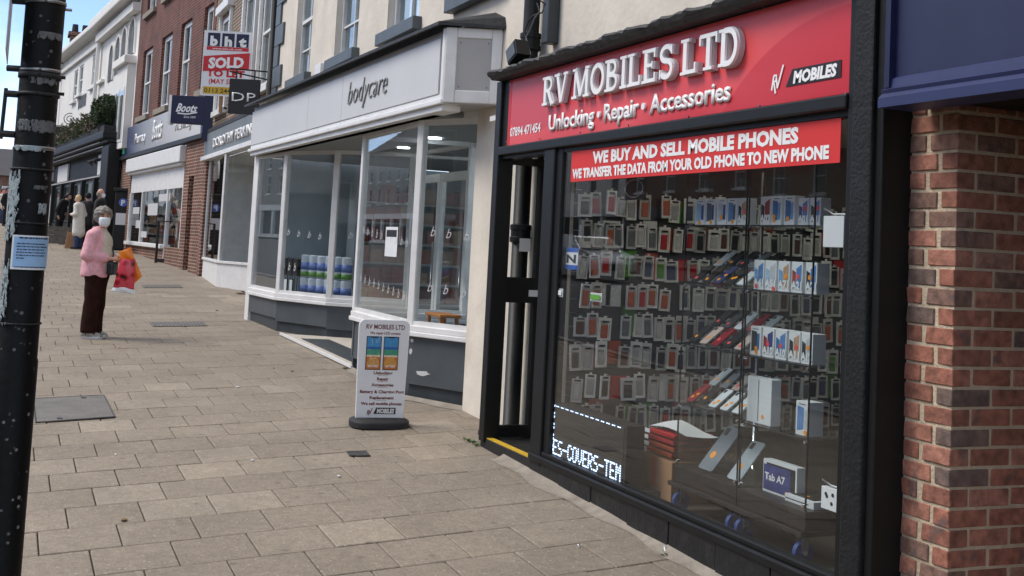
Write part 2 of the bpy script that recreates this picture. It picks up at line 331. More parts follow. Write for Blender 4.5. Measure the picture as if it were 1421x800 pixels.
mat('kerb_stone', (140, 136, 128), .9, var=.12, scale=10)
# far paving whose slabs cannot be told apart any more
brickmat('far_paving', (142, 130, 113), (132, 121, 105), (92, 84, 72), bw=.44, rh=.405, ms=.008, bump=.2)
nt = MATS['far_paving'].node_tree
for n in nt.nodes:
    if n.type == 'COMBXYZ':
        sx = [q for q in nt.nodes if q.type == 'SEPXYZ'][0]; nt.links.new(sx.outputs[0], n.inputs[0]); nt.links.new(sx.outputs[1], n.inputs[1])
# ------------------------------------------------------------------ ground
XS = [-600, -300, -150, -90, -60, -50, -40, -30, -20, -10, 0, 10, 30, 80, 200]
def sheet(name, m, y0, y1, dz, xs=XS, yref=None):
    b = MB(); ys = [y0, y1]
    for i in range(len(xs)-1):
        b.quad(*[(x, y, gz(x, y if yref is None else yref)+dz) for x, y in ((xs[i], y0), (xs[i+1], y0), (xs[i+1], y1), (xs[i], y1))])
    return struct(b.build(name, m, org=(0, 0, 0)))
sheet('ground', MATS['asphalt'], -400, 400, -.32, yref=-1.3)
sheet('road', MATS['asphalt'], -22, -1.45, -.13, yref=-1.3)
sheet('far_pavement', MATS['far_paving'], -28, -22, .0, yref=-1.3)
pave = sheet('pavement', MATS['joint_dirt'], -1.3, 7, -.010, xs=[-36, -30, -20, -10, 0, 6, 30])
sheet('pavement_beyond', MATS['far_paving'], -1.3, 7, .0, xs=[-600, -300, -150, -90, -60, -50, -40, -35.9])
ks = MB()
for i in range(40):
    x0 = -62+i*1.9
    ks.hexa([(x, y, gz(x, -1.3)+z) for z in (-.3, .005) for x, y in ((x0, -1.45), (x0+1.885, -1.45), (x0+1.885, -1.3), (x0, -1.3))])
struct(ks.build('kerb', MATS['kerb_stone'], org=(0, 0, 0)))
def slab_mesh():
    e1 = Vector((.437, 0, -.03*.437)); e2 = Vector((-.047, .405, .03*.405+.03*.047)); g = .0038; bv = .005; b = MB()
    def pt(a, c, z): q = e1*a+e2*c; q.z += z; return q
    a0, a1, c0, c1 = -.5+g/.437, .5-g/.437, -.5+g/.405, .5-g/.405; ia, ic = bv/.437, bv/.405
    R0 = [(a0, c0), (a1, c0), (a1, c1), (a0, c1)]; R1 = [(a0+ia, c0+ic), (a1-ia, c0+ic), (a1-ia, c1-ic), (a0+ia, c1-ic)]
    vs = [pt(*q, -.03) for q in R0] + [pt(*q, -.004) for q in R0] + [pt(*q, 0) for q in R1]
    return vs, [(i, (i+1) % 4, 4+(i+1) % 4, 4+i) for i in range(4)] + [(4+i, 4+(i+1) % 4, 8+(i+1) % 4, 8+i) for i in range(4)] + [(8, 9, 10, 11)]
sv, sf = slab_mesh(); sme = bpy.data.meshes.new('paving_slab'); sme.from_pydata(sv, [], sf); sme.materials.append(MATS['paving'])
covers = [onG(*p) for p in ((100, 568),)]
slabs = []
for i in range(-68, 12):
    off = .2025*(i % 2) + .035*i + rnd.uniform(-.012, .012)
    for k in range(-10, 6):
        y = 2.758+.405*(k+.5)+off % .405; x = -6.338+.437*(i+.5)-.116*(y-2.758)
        if y > 4.1 or y < -1.12 or x > 5: continue
        v = Vector((x, y, gz(x, y)))-CAM; dz = v.dot(fw); vis = 0
        if dz > .5:
            qx, qy = PCX+FPX*v.dot(rt)/dz, PCY-FPX*v.dot(up)/dz
            if -60 < qx < 1480 and qy < 860 and y < (3.5 if x > -18 else 3.9) and qx > 20: vis = 1/dz**3
        slabs.append((vis, x, y))
slabs.sort(reverse=True)
rest = MB()
for n, (vis, x, y) in enumerate(slabs):
    dz = rnd.uniform(-.0025, .002)
    if vis > 0 and n < 298:
        o = bpy.data.objects.new('paving_slab', sme); col.objects.link(o); o.parent = pave; o.location = (x, y, gz(x, y)+dz); o.rotation_euler = (rnd.uniform(-.005, .005), rnd.uniform(-.005, .005), rnd.uniform(-.003, .003))
    else: rest.add([v+Vector((x, y, gz(x, y)+dz)) for v in sv], sf)
stuff(rest.build('paving_slabs', MATS['paving'], pave))
def ground_plate(name, label, cat, pts, m, h=.008, detail=None, group=None):
    P = [onG(*p) for p in pts]; b = MB(); b.prism([Vector((p.x, p.y, gz(p.x, p.y)+.002)) for p in P], (0, 0, h))
    o = b.build(name, m, bev=.002); tag(o, label, cat, group); return o, P
mat('cast_iron', (106, 102, 96), .65, metal=.0, var=.2, scale=5, bump=.9, bscale=55, dirt=.4, dscale=6, dcol=(84, 80, 76))
mat('iron_dark', (64, 63, 62), .6, metal=.3, var=.3, scale=20, bump=.8, bscale=60)
mc, P = ground_plate('manhole_cover', 'large grey rectangular manhole cover beside the black pole', 'manhole cover', ((50, 588), (159, 580), (144, 550), (46, 555)), MATS['cast_iron'])
fr = MB()
for i in range(4):
    a, c = P[i], P[(i+1) % 4]; fr.tube([Vector((a.x, a.y, gz(a.x, a.y)+.006)), Vector((c.x, c.y, gz(c.x, c.y)+.006))], .008, 5)
for s in (.3, .7):
    q = P[0].lerp(P[1], s).lerp(P[3].lerp(P[2], s), .08+.84*(s > .5)); fr.box(q.x-.03, q.x+.03, q.y-.02, q.y+.02, gz(q.x, q.y)+.003, gz(q.x, q.y)+.014)
fr.build('rim', MATS['iron_dark'], mc)
def drain(label, pts):
    o, P = ground_plate('drain_cover', label, 'drain cover', pts, MATS['cast_iron'], group='long drain covers across the pavement'); b = MB()
    for i in range(14):
        a = P[0].lerp(P[1], (i+1)/15); c = P[3].lerp(P[2], (i+1)/15); a, c = a.lerp(c, .15), a.lerp(c, .85)
        b.tube([Vector((a.x, a.y, gz(a.x, a.y)+.012)), Vector((c.x, c.y, gz(c.x, c.y)+.012))], .006, 4)
    b.build('rib', MATS['iron_dark'], o)
drain('narrow ribbed drain cover in the pavement just behind the woman in pink', ((212, 454), (288, 453), (282, 447), (206, 448)))
drain('narrow ribbed drain cover outside the chemist, farther up the pavement', ((200, 400), (254, 400), (250, 396), (196, 396)))
vc, P = ground_plate('valve_cover', 'small square iron valve cover by the standing board', 'valve cover', ((485, 634), (514, 634), (508, 627), (481, 628)), MATS['iron_dark'])
for q, s in (((655, 614), 5), ((662, 619), 4), ((649, 612), 3), ((300, 432), 3), ((478, 512), 4), ((925, 771), 3)):    # weeds in the joints along the wall
    g = onG(*q); b = MB()
    for _ in range(s*5):
        a = rnd.uniform(0, 6.28); l = rnd.uniform(.012, .035); x, y = g.x+rnd.gauss(0, .02), g.y+rnd.gauss(0, .012); d = Vector((math.cos(a), math.sin(a), 0)); n = Vector((-d.y, d.x, 0))
        p = Vector((x, y, gz(x, y))); b.add([p, p+d*l*.5+n*l*.3+Vector((0, 0, l*.4)), p+d*l+Vector((0, 0, l*.5)), p+d*l*.5-n*l*.3+Vector((0, 0, l*.4))], [(0, 1, 2, 3)])
    tag(b.build('weed', MATS['weed']), {655: 'biggest tuft of green weed by the door step', 662: 'weed tuft touching the black door step', 649: 'tiny weed left of the door step', 300: 'weed at the foot of the white shop riser', 478: 'weed by the drugstore tile threshold', 925: 'weed under the display window plinth'}[q[0]], 'weed', 'weeds in the pavement joints')
for q, lab in (((803, 760), 'pale cigarette end lying on slabs under the window'), ((923, 768), 'white cigarette end standing at the plinth')):
    g = onG(*q); tag(MB().tube([g+Vector((0, 0, .006)), g+Vector((-.03, .012, .03 if q[0] > 900 else .006))], .005, 8).build('cigarette_end', MATS['white_plastic'], smooth=True), lab, 'litter', 'cigarette ends')
# ------------------------------------------------------------------ the phone shop
RV = Fac((0, 3.42), (1, 3.42))                   # u is simply world x here
XL, XR = -8.25, -4.27
shop = thing('phone_shop_front', 'black framed phone shop front with a big display window and open door', 'shopfront', (-6.2, 3.42, .28))
SPLIT = {'bay_rail', 'window_post', 'cornice_trim', 'band', 'bay_sill', 'under_trim', 'display_panel', 'fascia_frame', 'shutter_box', 'pictogram', 'door_frame'}
def part(name, m, *boxes, bev=0, F=RV, parent=shop, **k):
    if name in SPLIT and len(boxes) > 1: return [part(name, m, q, bev=bev, F=F, parent=parent, **k) for q in boxes][0]
    b = MB()
    for q in boxes: b.fbox(F, *q)
    return b.build(name, MATS[m], parent, bev=bev, **k)
part('jamb', 'black_paint', (-8.46, -8.36, -.10, .03, .40, 3.13), bev=.006)
part('transom', 'black_paint', (-8.36, XR, -.08, .035, 2.555, 2.62), bev=.008)
part('mullion', 'black_paint', (-7.53, -7.36, -.10, .02, .40, 2.555), bev=.008); part('inner_mullion', 'black_paint', (-7.36, -7.27, -.08, -.0, .47, 2.555), bev=.005)
sill = part('sill', 'black_paint', (-7.53, XR, -.09, .035, .43, .476), bev=.01); part('sill_lip', 'black_paint', (-7.36, XR, -.06, .012, .476, .505), bev=.006)
part('window_head', 'black_paint', (-7.27, XR, -.08, -.005, 2.525, 2.555))
for k in range(7):                               # dark stone plinth in blocks
    u0 = -7.53+k*(3.26/7); part('plinth_block', 'black_stone', (u0+.003, u0+3.26/7-.003, -.06, .015+.004*(k % 2), -.1, .43), bev=.004)
part('fascia_frame', 'black_paint', (-8.36, XR, -.05, .005, 2.62, 3.15))
# rough black pilaster on the right
pil = part('pilaster', 'black_stucco', (-4.205, -4.075, -.2, .05, -.2, 4.4), bev=.01)
part('trim', 'black_paint', (-4.27, -4.205, -.1, .02, -.2, 4.4), bev=.006); part('trim', 'black_paint', (-4.075, -4.03, -.2, .025, -.2, 4.4), bev=.006)
# uneven lead-covered cornice
def cornice(u, v):
    x = -8.40+(XR+8.40)*u; j = .006*math.sin(37*u+2)+.006*math.sin(83*u)+.005*math.sin(190*u)+.004*math.sin(271*u+1)
    prof = [(.0, 3.13), (.10, 3.13), (.115, 3.15), (.13, 3.155), (.125+j, 3.157), (.135+j, 3.178+j*.6), (.115+j, 3.198+j*.4), (.04, 3.208), (-.36, 3.222)]
    a = v*(len(prof)-1); i = min(int(a), len(prof)-2); t = a-i; d = prof[i][0]*(1-t)+prof[i+1][0]*t; z = prof[i][1]*(1-t)+prof[i+1][1]*t
    return RV.p(x, d, z)
cb = MB().grid(cornice, 90, 24); n0 = len(cb.v)
for u in (0, 1):
    cb.add([cornice(u, i/8) for i in range(9)]+[RV.p(-8.40 if u == 0 else XR, -.36, 3.13)], [tuple(range(10)) if u else tuple(range(10))[::-1]])
cb.build('cornice', MATS['lead'], shop, smooth='auto')
# red fascia panel: printed arcs, plus soft sky sheen painted into the red
def red_panel():
    m, nt, b = newmat('red_fascia'); L = nt.links
    tc = N(nt, 'ShaderNodeTexCoord'); sx = N(nt, 'ShaderNodeSeparateXYZ'); L.new(tc.outputs['Object'], sx.inputs[0])
    def disc(cx, cz, r, soft=.01):
        a = N(nt, 'ShaderNodeVectorMath', operation='DISTANCE'); c = N(nt, 'ShaderNodeCombineXYZ'); L.new(sx.outputs[0], c.inputs[0]); L.new(sx.outputs[2], c.inputs[1]); L.new(c.outputs[0], a.inputs[0]); a.inputs[1].default_value = (cx, cz, 0)
        q = N(nt, 'ShaderNodeMapRange'); q.inputs[1].default_value = r-soft; q.inputs[2].default_value = r+soft; q.inputs[3].default_value = 1; q.inputs[4].default_value = 0; L.new(a.outputs['Value'], q.inputs[0]); return q.outputs[0]
    cur = None
    base = N(nt, 'ShaderNodeRGB'); base.outputs[0].default_value = lin((222, 80, 83)); cur = base.outputs[0]
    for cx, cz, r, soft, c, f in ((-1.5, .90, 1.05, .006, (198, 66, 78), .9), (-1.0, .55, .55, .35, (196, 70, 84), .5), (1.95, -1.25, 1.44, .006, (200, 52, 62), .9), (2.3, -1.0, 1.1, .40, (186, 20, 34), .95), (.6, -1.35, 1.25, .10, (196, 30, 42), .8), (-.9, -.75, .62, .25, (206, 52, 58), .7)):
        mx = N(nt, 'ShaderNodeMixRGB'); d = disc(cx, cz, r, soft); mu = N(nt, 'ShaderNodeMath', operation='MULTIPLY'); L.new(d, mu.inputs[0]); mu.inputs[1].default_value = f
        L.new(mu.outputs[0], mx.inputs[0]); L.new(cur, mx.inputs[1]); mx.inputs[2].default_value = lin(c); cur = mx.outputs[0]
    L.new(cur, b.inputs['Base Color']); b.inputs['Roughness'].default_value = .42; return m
red_panel()
sign = thing('fascia_sign', 'long red fascia sign with raised white lettering above the phone shop window', 'sign', (-6.25, 3.41, 2.84))
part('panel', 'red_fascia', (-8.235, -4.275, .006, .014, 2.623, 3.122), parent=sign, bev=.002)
part('panel_edge', 'print_red', (-8.232, -8.19, .014, .0155, 2.625, 3.118), parent=sign)
def ribbon(b, F, pts, th, d0, d1, widths=None):   # pts in (u,z); strokes of even or given half width, extruded from d0 to d1
    n = len(pts); L_, R2 = [], []
    for i, (x, y) in enumerate(pts):
        ax, ay = pts[max(i-1, 0)]; bx, by = pts[min(i+1, n-1)]; l = math.hypot(bx-ax, by-ay) or 1; nx, ny = -(by-ay)/l, (bx-ax)/l; h = (widths[i] if widths else th)/2
        L_.append((x+nx*h, y+ny*h)); R2.append((x-nx*h, y-ny*h))
    for i in range(n-1):
        q = [R2[i], R2[i+1], L_[i+1], L_[i]]; b.prism([F.p(a, d0, c) for a, c in q], F.n*(d1-d0))
def slab_glyph(ch):
    A, B = .20, .13                              # thick and thin strokes, letters one unit high
    def arc(cx, cy, rx, ry, a0, a1, n=12): return [(cx+rx*math.cos(R_(a0+(a1-a0)*i/n)), cy+ry*math.sin(R_(a0+(a1-a0)*i/n))) for i in range(n+1)]
    st = []; S = lambda p, t=A: st.append((p, t)); ser = lambda x, y, wd=.34: st.append(([(x-wd/2, y), (x+wd/2, y)], .09))
    def stem(x): S([(x, 0), (x, 1)]); ser(x, .045); ser(x, .955)
    if ch == 'R': stem(.17); S([(.2, .94)]+arc(.38, .72, .22, .22, 90, -90)+[(.2, .50)], B); S([(.40, .5), (.68, .0)]); ser(.70, .045, .22); return st, .84
    if ch == 'V': S([(.12, 1), (.40, 0)]); S([(.42, .02), (.68, 1)], B); ser(.12, .955); ser(.68, .955, .28); return st, .82
    if ch == 'M': S([(.14, 0), (.16, 1)], B); S([(.17, 1), (.50, .08)]); S([(.50, .08), (.82, 1)], B); S([(.86, 0), (.86, 1)]); ser(.14, .045, .3); ser(.86, .045); ser(.12, .955, .2); ser(.9, .955, .24); return st, 1.04
    if ch == 'O': S(arc(.42, .5, .32, .43, 90, 450, 28), .17); return st, .86
    if ch == 'B': stem(.17); S([(.2, .94)]+arc(.36, .74, .2, .2, 90, -90)+[(.2, .53)], B); S([(.2, .5)]+arc(.40, .28, .23, .22, 90, -90)+[(.2, .06)], B); return st, .78
    if ch == 'I': stem(.2); return st, .42
    if ch == 'L': stem(.17); S([(.2, .06), (.66, .06)], .12); S([(.62, .05), (.62, .3)], .09); return st, .74
    if ch == 'E': stem(.17); S([(.2, .06), (.66, .06)], .12); S([(.2, .94), (.64, .94)], .12); S([(.2, .51), (.5, .51)], .11); S([(.62, .05), (.62, .28)], .08); S([(.60, .72), (.60, .95)], .08); S([(.50, .40), (.50, .62)], .06); return st, .76
    if ch == 'S': S([(.60, .80)]+arc(.36, .73, .235, .21, 30, 270, 14)+arc(.36, .29, .245, .23, 90, -150, 14), .15); S([(.60, .70), (.60, .97)], .07); S([(.10, .03), (.10, .3)], .07); return st, .72
    if ch == 'T': S([(.40, 0), (.40, .9)]); S([(.06, .94), (.74, .94)], .12); ser(.40, .045); S([(.07, .70), (.07, .95)], .08); S([(.73, .70), (.73, .95)], .08); return st, .82
    if ch == 'D': stem(.17); S([(.2, .94)]+arc(.36, .5, .30, .44, 90, -90, 18)+[(.2, .06)], .16); return st, .80
    return st, .30
def slab_word(s, F, u0, u1, z0, z1, d0, d1, parent):
    tot = sum(slab_glyph(c)[1] for c in s); h = z1-z0; k = (u1-u0)/tot; x = u0
    for c in s:
        st, wd = slab_glyph(c)
        if st:
            b = MB()
            for i, (pts, t) in enumerate(st): ribbon(b, F, [(x+a*k, z0+q*h) for a, q in pts], t*h*.92, d0, d1+.0006*i)
            o = b.build('raised_letter', MATS['letter_white'], parent)
            b2 = MB()
            for i, (pts, t) in enumerate(st): ribbon(b2, F, [(x+a*k, z0+q*h) for a, q in pts], t*h*.92+.010, d0-.03, d0-.002+.0006*i)
            b2.build('letter_backing', MATS['letter_edge'], o)
        x += wd*k
ua, za = RV.px(754, 145, .05); ub, zb = RV.px(1028, 92, .05); uc, zc = RV.px(1020, 36, .05)
slab_word('RV MOBILES LTD', RV, ua, ub, (za+zb)/2, zc-.005, .048, .062, sign)
u1, z1 = RV.px(762, 182, .02); u2, z2 = RV.px(1013, 147, .02)
for wd, pa, pb in (('Unlocking', 762, 825), ('Repair', 838, 886.5), ('Accessories', 901, 1013)):
    a = RV.px(pa, 170, .02)[0]; c = RV.px(pb, 160, .02)[0]; ftext(RV, wd, MATS['letter_white'], sign, a, .016, z1, .112, w=c-a, ext=.008, bold=.026, align='L')
for pa, py in ((832, 159), (894, 150)):
    a, z_ = RV.px(pa, py, .02); MB().tube([RV.p(a, .016, z1+.05), RV.p(a, .030, z1+.05)], .021, 14).build('bullet_dot', MATS['letter_white'], sign)
u1, z1 = RV.px(707, 190, .02); u2, z2 = RV.px(749, 184, .02)
ftext(RV, '07894 471454', MATS['letter_white'], sign, u1, .016, z1, .066, w=u2-u1, ext=.001, bold=.022, align='L')
def rv_logo(F, u, z, W, d, parent, red=False):     # slanted RV with a long stroke and a black tab reading MOBILES
    h = W*(.15 if red else .105)
    t = MB(); t.prism([F.p(u+W*.22, d, z), F.p(u+W, d, z), F.p(u+W, d, z+h*1.45), F.p(u+W*.31, d, z+h*1.45)], F.n*.002); t.build('logo_tab', MATS['print_black'], parent)
    ftext(F, 'MOBILES', MATS['letter_white'], parent, u+W*.64, d+.003, z+h*.22, h, w=W*.62, bold=.05, shear=.15)
    s = MB(); ink = 'dark_red_ink' if red else 'letter_white'; q = W*.13
    for i, pts in enumerate((((.0, -.1), (.22, .95)), ((.22, .95), (.55, .95), (.5, .55), (.15, .5)), ((.25, .5), (.5, -.35)), ((.55, .75), (.72, .0)), ((.70, .0), (1.35, 1.6)))):
        ribbon(s, F, [(u+a*q, z+c*q) for a, c in pts], q*.17, d+.0005*i, d+.002+.0005*i)
    s.build('logo_letters', MATS[ink], parent)
u1, z1 = RV.px(1070, 127, .02); u2, z2 = RV.px(1166, 110, .02); rv_logo(RV, u1, z1+.01, u2-u1, .0155, sign)
for q in ((708, 117), (735, 108), (812, 87), (889, 64), (965, 41), (1060, 12), (703, 197), (749, 193), (805, 184), (872, 174), (955, 162), (1054, 147), (1174, 130)):
    u, z = RV.px(*q, .015); MB().tube([RV.p(u, .013, z), RV.p(u, .019, z)], .006, 8).build('screw', MATS['steel'], sign)
# window pane, banner
part('window_pane', 'shop_glass', (-7.27, XR, -.022, -.016, .505, 2.525))
ban = thing('window_banner', 'red banner behind the glass saying we buy and sell mobile phones', 'banner', (-5.75, 3.47, 2.33))
mat('banner_red', (208, 46, 44), .6, var=.05, scale=2)
part('sheet', 'banner_red', (-7.15, -4.355, -.0155, -.011, 2.318, 2.522), parent=ban)
for s, z, h, (p0, p1) in (('WE BUY AND SELL MOBILE PHONES', 2.430, .073, (822, 1108)), ('WE TRANSFER THE DATA FROM YOUR OLD PHONE TO NEW PHONE', 2.342, .060, (795, 1151))):
    a = RV.px(p0, 230, -.01)[0]; c = RV.px(p1, 200, -.01)[0]
    ftext(RV, s, MATS['letter_white'], ban, a, -.0098, z, h, w=c-a, bold=.05, align='L')
# door standing open inwards, threshold
part('threshold', 'black_stone', (-8.46, -7.53, -.55, .012, .0, .425), bev=.004); part('threshold_strip', 'yellow_strip', (-8.36, -7.54, -.05, .004, .425, .431))
DF = Fac((-8.40, 3.44), (-8.40, 3.79))            # glazed return between the front and the house wall; its face looks down the street
zz = [onX(712, y, -8.40).z for y in (590, 420, 385, 229)]
part('side_light', 'black_paint', (0, .035, -.02, .022, .43, 2.555), (.32, .35, -.02, .022, .43, 2.555), (.035, .32, -.02, .022, .43, zz[0]), (.035, .32, -.02, .022, zz[1], zz[2]), (.035, .32, -.02, .022, zz[3], 2.555), F=DF)
door = bpy.data.objects['side_light']
for k in (0, 2): MB().fbox(DF, .035, .32, -.003, .003, zz[k], zz[k+1]).build('pane', MATS['clear_glass'], door)
MB().fbox(DF, .035, .32, .022, .03, zz[0]-.03, zz[0]-.012).build('rail', MATS['black_paint'], door)
MB().fbox(DF, .27, .345, .0225, .026, zz[1]+.05, zz[1]+.10).build('letter_plate', MATS['white_plastic'], door); MB().fbox(DF, .18, .27, .004, .007, zz[2]+.20, zz[2]+.30).build('notice', MATS['grey_panel'], door)
# lobby wall and the rain pipe seen through the door glass
part('door_head', 'black_paint', (-8.36, -7.53, -.10, .0, 2.53, 2.555))
# room behind
part('floor', 'interior_floor', (-8.8, -4.08, -4.6, -.10, .38, .42)); part('ceiling', 'ceiling_white', (-8.8, -4.08, -4.6, -.06, 2.86, 2.9))
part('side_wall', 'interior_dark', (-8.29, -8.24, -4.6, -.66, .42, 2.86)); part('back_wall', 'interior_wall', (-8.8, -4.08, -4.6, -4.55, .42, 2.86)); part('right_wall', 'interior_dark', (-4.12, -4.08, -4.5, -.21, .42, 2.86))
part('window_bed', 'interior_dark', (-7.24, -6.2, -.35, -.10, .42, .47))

cs = MB()
def cement(u, v):
    x = -8.0+3.75*u; y = 3.412-.085*v*(1+.3*math.sin(9*u)+.25*math.sin(31*u+1)); return Vector((x, y, gz(x, y)+.035*(1-v)**2+.002+.004*math.sin(60*u)*v*(1-v)))
cs.grid(cement, 60, 6); o = cs.build('cement_strip', MATS['concrete'], smooth=True); tag(o, 'rough cement strip where the pavement meets the shop plinth', 'cement strip')

cs = MB()
def cement2(u, v):
    a, c = (Vector((-12.4, 3.49, 0)), Vector((-10.6, 3.49, 0))) if u < .6 else (Vector((-10.6, 3.49, 0)), Vector((-9.75, 3.92, 0))); t = u/.6 if u < .6 else (u-.6)/.4
    p = a.lerp(c, t); n = Vector((0, -1, 0)) if u < .6 else Vector((.45, -.89, 0)); p = p+n*.07*v*(1+.3*math.sin(25*u)); p.z = gz(p.x, p.y)+.03*(1-v)**2+.002; return p
cs.grid(cement2, 50, 5); tag(cs.build('cement_strip', MATS['concrete'], smooth=True), 'pale cement strip along the foot of the drugstore bay', 'cement strip')

lr = random.Random(12); mat('litter_pink', (214, 130, 140), .8); mat('litter_leaf', (118, 96, 62), .8)
for n_, (px, py, mm, lab) in enumerate(((165, 483, 'litter_pink', 'scrap of pink paper on the slabs near the woman'), (172, 723, 'litter_leaf', 'brown pebble on the near left slabs'), (350, 640, 'white_plastic', 'tiny white scrap in the middle of the pavement'), (470, 662, 'white_plastic', 'tiny white scrap below the standing board'), (160, 632, 'white_plastic', 'white scrap on the slabs below the manhole cover'), (405, 516, 'litter_leaf', 'small dark leaf on the slabs before the drugstore entrance'), (380, 512, 'litter_leaf', 'dry leaf left of the drugstore entrance'), (330, 538, 'white_plastic', 'pale scrap on the slabs left of the standing board'))):
    g = onG(px, py); n2 = 7; r_ = lr.uniform(.012, .024); pts = [Vector((g.x+r_*lr.uniform(.5, 1.1)*math.cos(6.283*k/n2)*1.4, g.y+r_*lr.uniform(.5, 1.1)*math.sin(6.283*k/n2), gz(g.x, g.y)+.004)) for k in range(n2)]; tag(MB().prism(pts, (0, 0, .006)).build('litter_scrap', MATS[mm]), lab, 'litter', 'small litter on the pavement')
mat('spot_lit', (255, 248, 236), .5, var=0, emit=20)
# ------------------------------------------------------------------ phone case packs hanging on the side wall
CASE = {'black': (34, 35, 38), 'grey': (110, 112, 116), 'brown': (96, 60, 42), 'red': (184, 34, 36), 'clear': (170, 172, 170), 'blue': (62, 74, 100), 'orange': (186, 92, 52), 'white': (206, 206, 204), 'green': (86, 150, 50)}
for k, c in CASE.items(): mat('case_'+k, c, .5, var=.15, scale=40)
mat('pack_card', (226, 226, 222), .55, var=.06, scale=20, rand=.30)
mat('pack_orange', (178, 78, 48), .55, var=.08, scale=20)
WX = -8.24
def pack_mesh(name, wd, ht):
    b = MB(); x0 = .012
    b.box(x0, x0+.016, -wd/2, -wd/2+.010, 0, ht); b.box(x0, x0+.016, wd/2-.010, wd/2, 0, ht); b.box(x0, x0+.016, -wd/2+.010, wd/2-.010, 0, .012); b.box(x0, x0+.016, -wd/2+.010, wd/2-.010, ht-.030, ht); b.box(x0, x0+.003, -wd/2+.010, wd/2-.010, .012, ht-.030)
    b.box(x0+.006, x0+.008, -.010, .010, ht, ht+.016); b.tube([(0, 0, ht+.012), (.05, 0, ht+.012)], .002, 5)
    me = b.build(name, MATS['pack_card'], org=(0, 0, 0)); d = me.data; bpy.data.objects.remove(me); return d
PM = [pack_mesh('case_pack', .090, .185), pack_mesh('case_pack', .096, .198), pack_mesh('case_pack', .084, .178)]
bc = MB().box(.017, .026, -.027, .027, .022, .138); ob = bc.build('phone_case', MATS['case_black'], org=(0, 0, 0), bev=.006); CM = {}
for k in CASE:
    d = ob.data.copy(); d.materials.clear(); d.materials.append(MATS['case_'+k]); CM[k] = d
bpy.data.objects.remove(ob)
bc = MB().box(.0285, .0295, -.026, .026, .157, .172); ob = bc.build('header', MATS['print_black'], org=(0, 0, 0)); HM = ob.data; bpy.data.objects.remove(ob)
rows = [2.14, 1.905, 1.67, 1.435, 1.20, .965, .73, .50]
rname = ['top', 'second', 'third', 'fourth', 'fifth', 'sixth', 'seventh', 'lowest']
for r, z in enumerate(rows):
    n = 0; y = 4.06+rnd.uniform(0, .03)
    while y < 6.75:
        if 4.34 < y < 4.44 and r > 2: y += .11; continue            # bare post in the wall
        if rnd.random() < .07: y += .07; continue
        cc = rnd.choices(list(CASE), [24, 16, 14, 9, 12, 6, 12, 10, 5])[0]
        if (r, n) == (2, 2): cc = 'red'
        pk = bpy.data.objects.new('case_pack', rnd.choice(PM)); col.objects.link(pk); pk.location = (WX+rnd.choice((0, 0, .02, .045)), y, z+rnd.uniform(-.02, .02)); pk.rotation_euler = (rnd.uniform(-.06, .06), 0, rnd.uniform(-.25, .25)); ORG[pk.name] = pk.location.copy()
        tag(pk, f'{cc} phone case pack, {ORD[n]} from left in the {rname[r]} row on shop wall', 'phone case', 'phone case packs hanging on the wall')
        if rnd.random() < .12: pk.scale = (1, rnd.uniform(1.15, 1.35), rnd.uniform(.8, .95))
        c = bpy.data.objects.new('phone_case', CM[cc]); col.objects.link(c); c.parent = pk
        m2 = c.modifiers.new('bevel', 'BEVEL'); m2.width = .006; m2.segments = 2
        h = bpy.data.objects.new('header', HM); col.objects.link(h); h.parent = pk
        n += 1; y += rnd.choice((.094, .099, .104, .12))
for i in range(60):
    y, z = rnd.uniform(4.05, 6.6), rnd.choice(rows)+rnd.uniform(-.02, .05); w2, h2 = rnd.uniform(.05, .08), rnd.uniform(.16, .23); o = MB().box(WX+.006, WX+.012, y-w2, y+w2, z, z+h2).build('backing_card', MATS[rnd.choice(('pack_orange', 'pack_orange', 'case_green', 'pack_card', 'pack_card', 'case_white', 'case_red'))], shop)
slat = MB()
for k in range(22): slat.box(WX-.012, WX+.004, 4.0, 6.9, .45+k*.105, .45+k*.105+.096)
slat.build('slat_panel', MATS['interior_dark'], shop)
# flag-pattern case and others low on the wall: a small union flag card
fl = thing('flag_case', 'small phone case with a red white and blue union flag on the wall', 'phone case', (WX+.012, 5.03, .52))
FX = Fac((WX+.014, 4.985), (WX+.014, 5.075)); part('card', 'navy', (0, .09, 0, .004, .53, .70), F=FX, parent=fl)
b = MB(); ribbon(b, FX, [(0, .53), (.09, .70)], .018, .004, .005); ribbon(b, FX, [(0, .70), (.09, .53)], .018, .0045, .0055); b.build('saltire', MATS['letter_white'], fl)
part('cross_white', 'letter_white', (.028, .062, .0055, .0065, .53, .70), (0, .028, .0055, .0065, .598, .632), (.062, .09, .0055, .0065, .598, .632), F=FX, parent=fl)
part('cross', 'print_red', (.036, .054, .0065, .0075, .53, .70), (0, .036, .0065, .0075, .606, .624), (.054, .09, .0065, .0075, .606, .624), F=FX, parent=fl)
# oval neon style open sign high in the window, unlit beads
on = thing('bead_sign', 'oval unlit bead open sign hanging high behind the glass', 'sign', onY(880, 262, 3.62)); c0 = ORG[on.name]
b = MB()
for k in range(30): a = 2*math.pi*k/30; b.box(c0.x+.115*math.cos(a)-.003, c0.x+.115*math.cos(a)+.003, 3.615, 3.621, c0.z+.055*math.sin(a)-.003, c0.z+.055*math.sin(a)+.003)
b.build('bead_ring', MATS['white_plastic'], on); part('back_board', 'print_black', (c0.x-.13, c0.x+.13, -.215, -.205, c0.z-.07, c0.z+.2), parent=on)
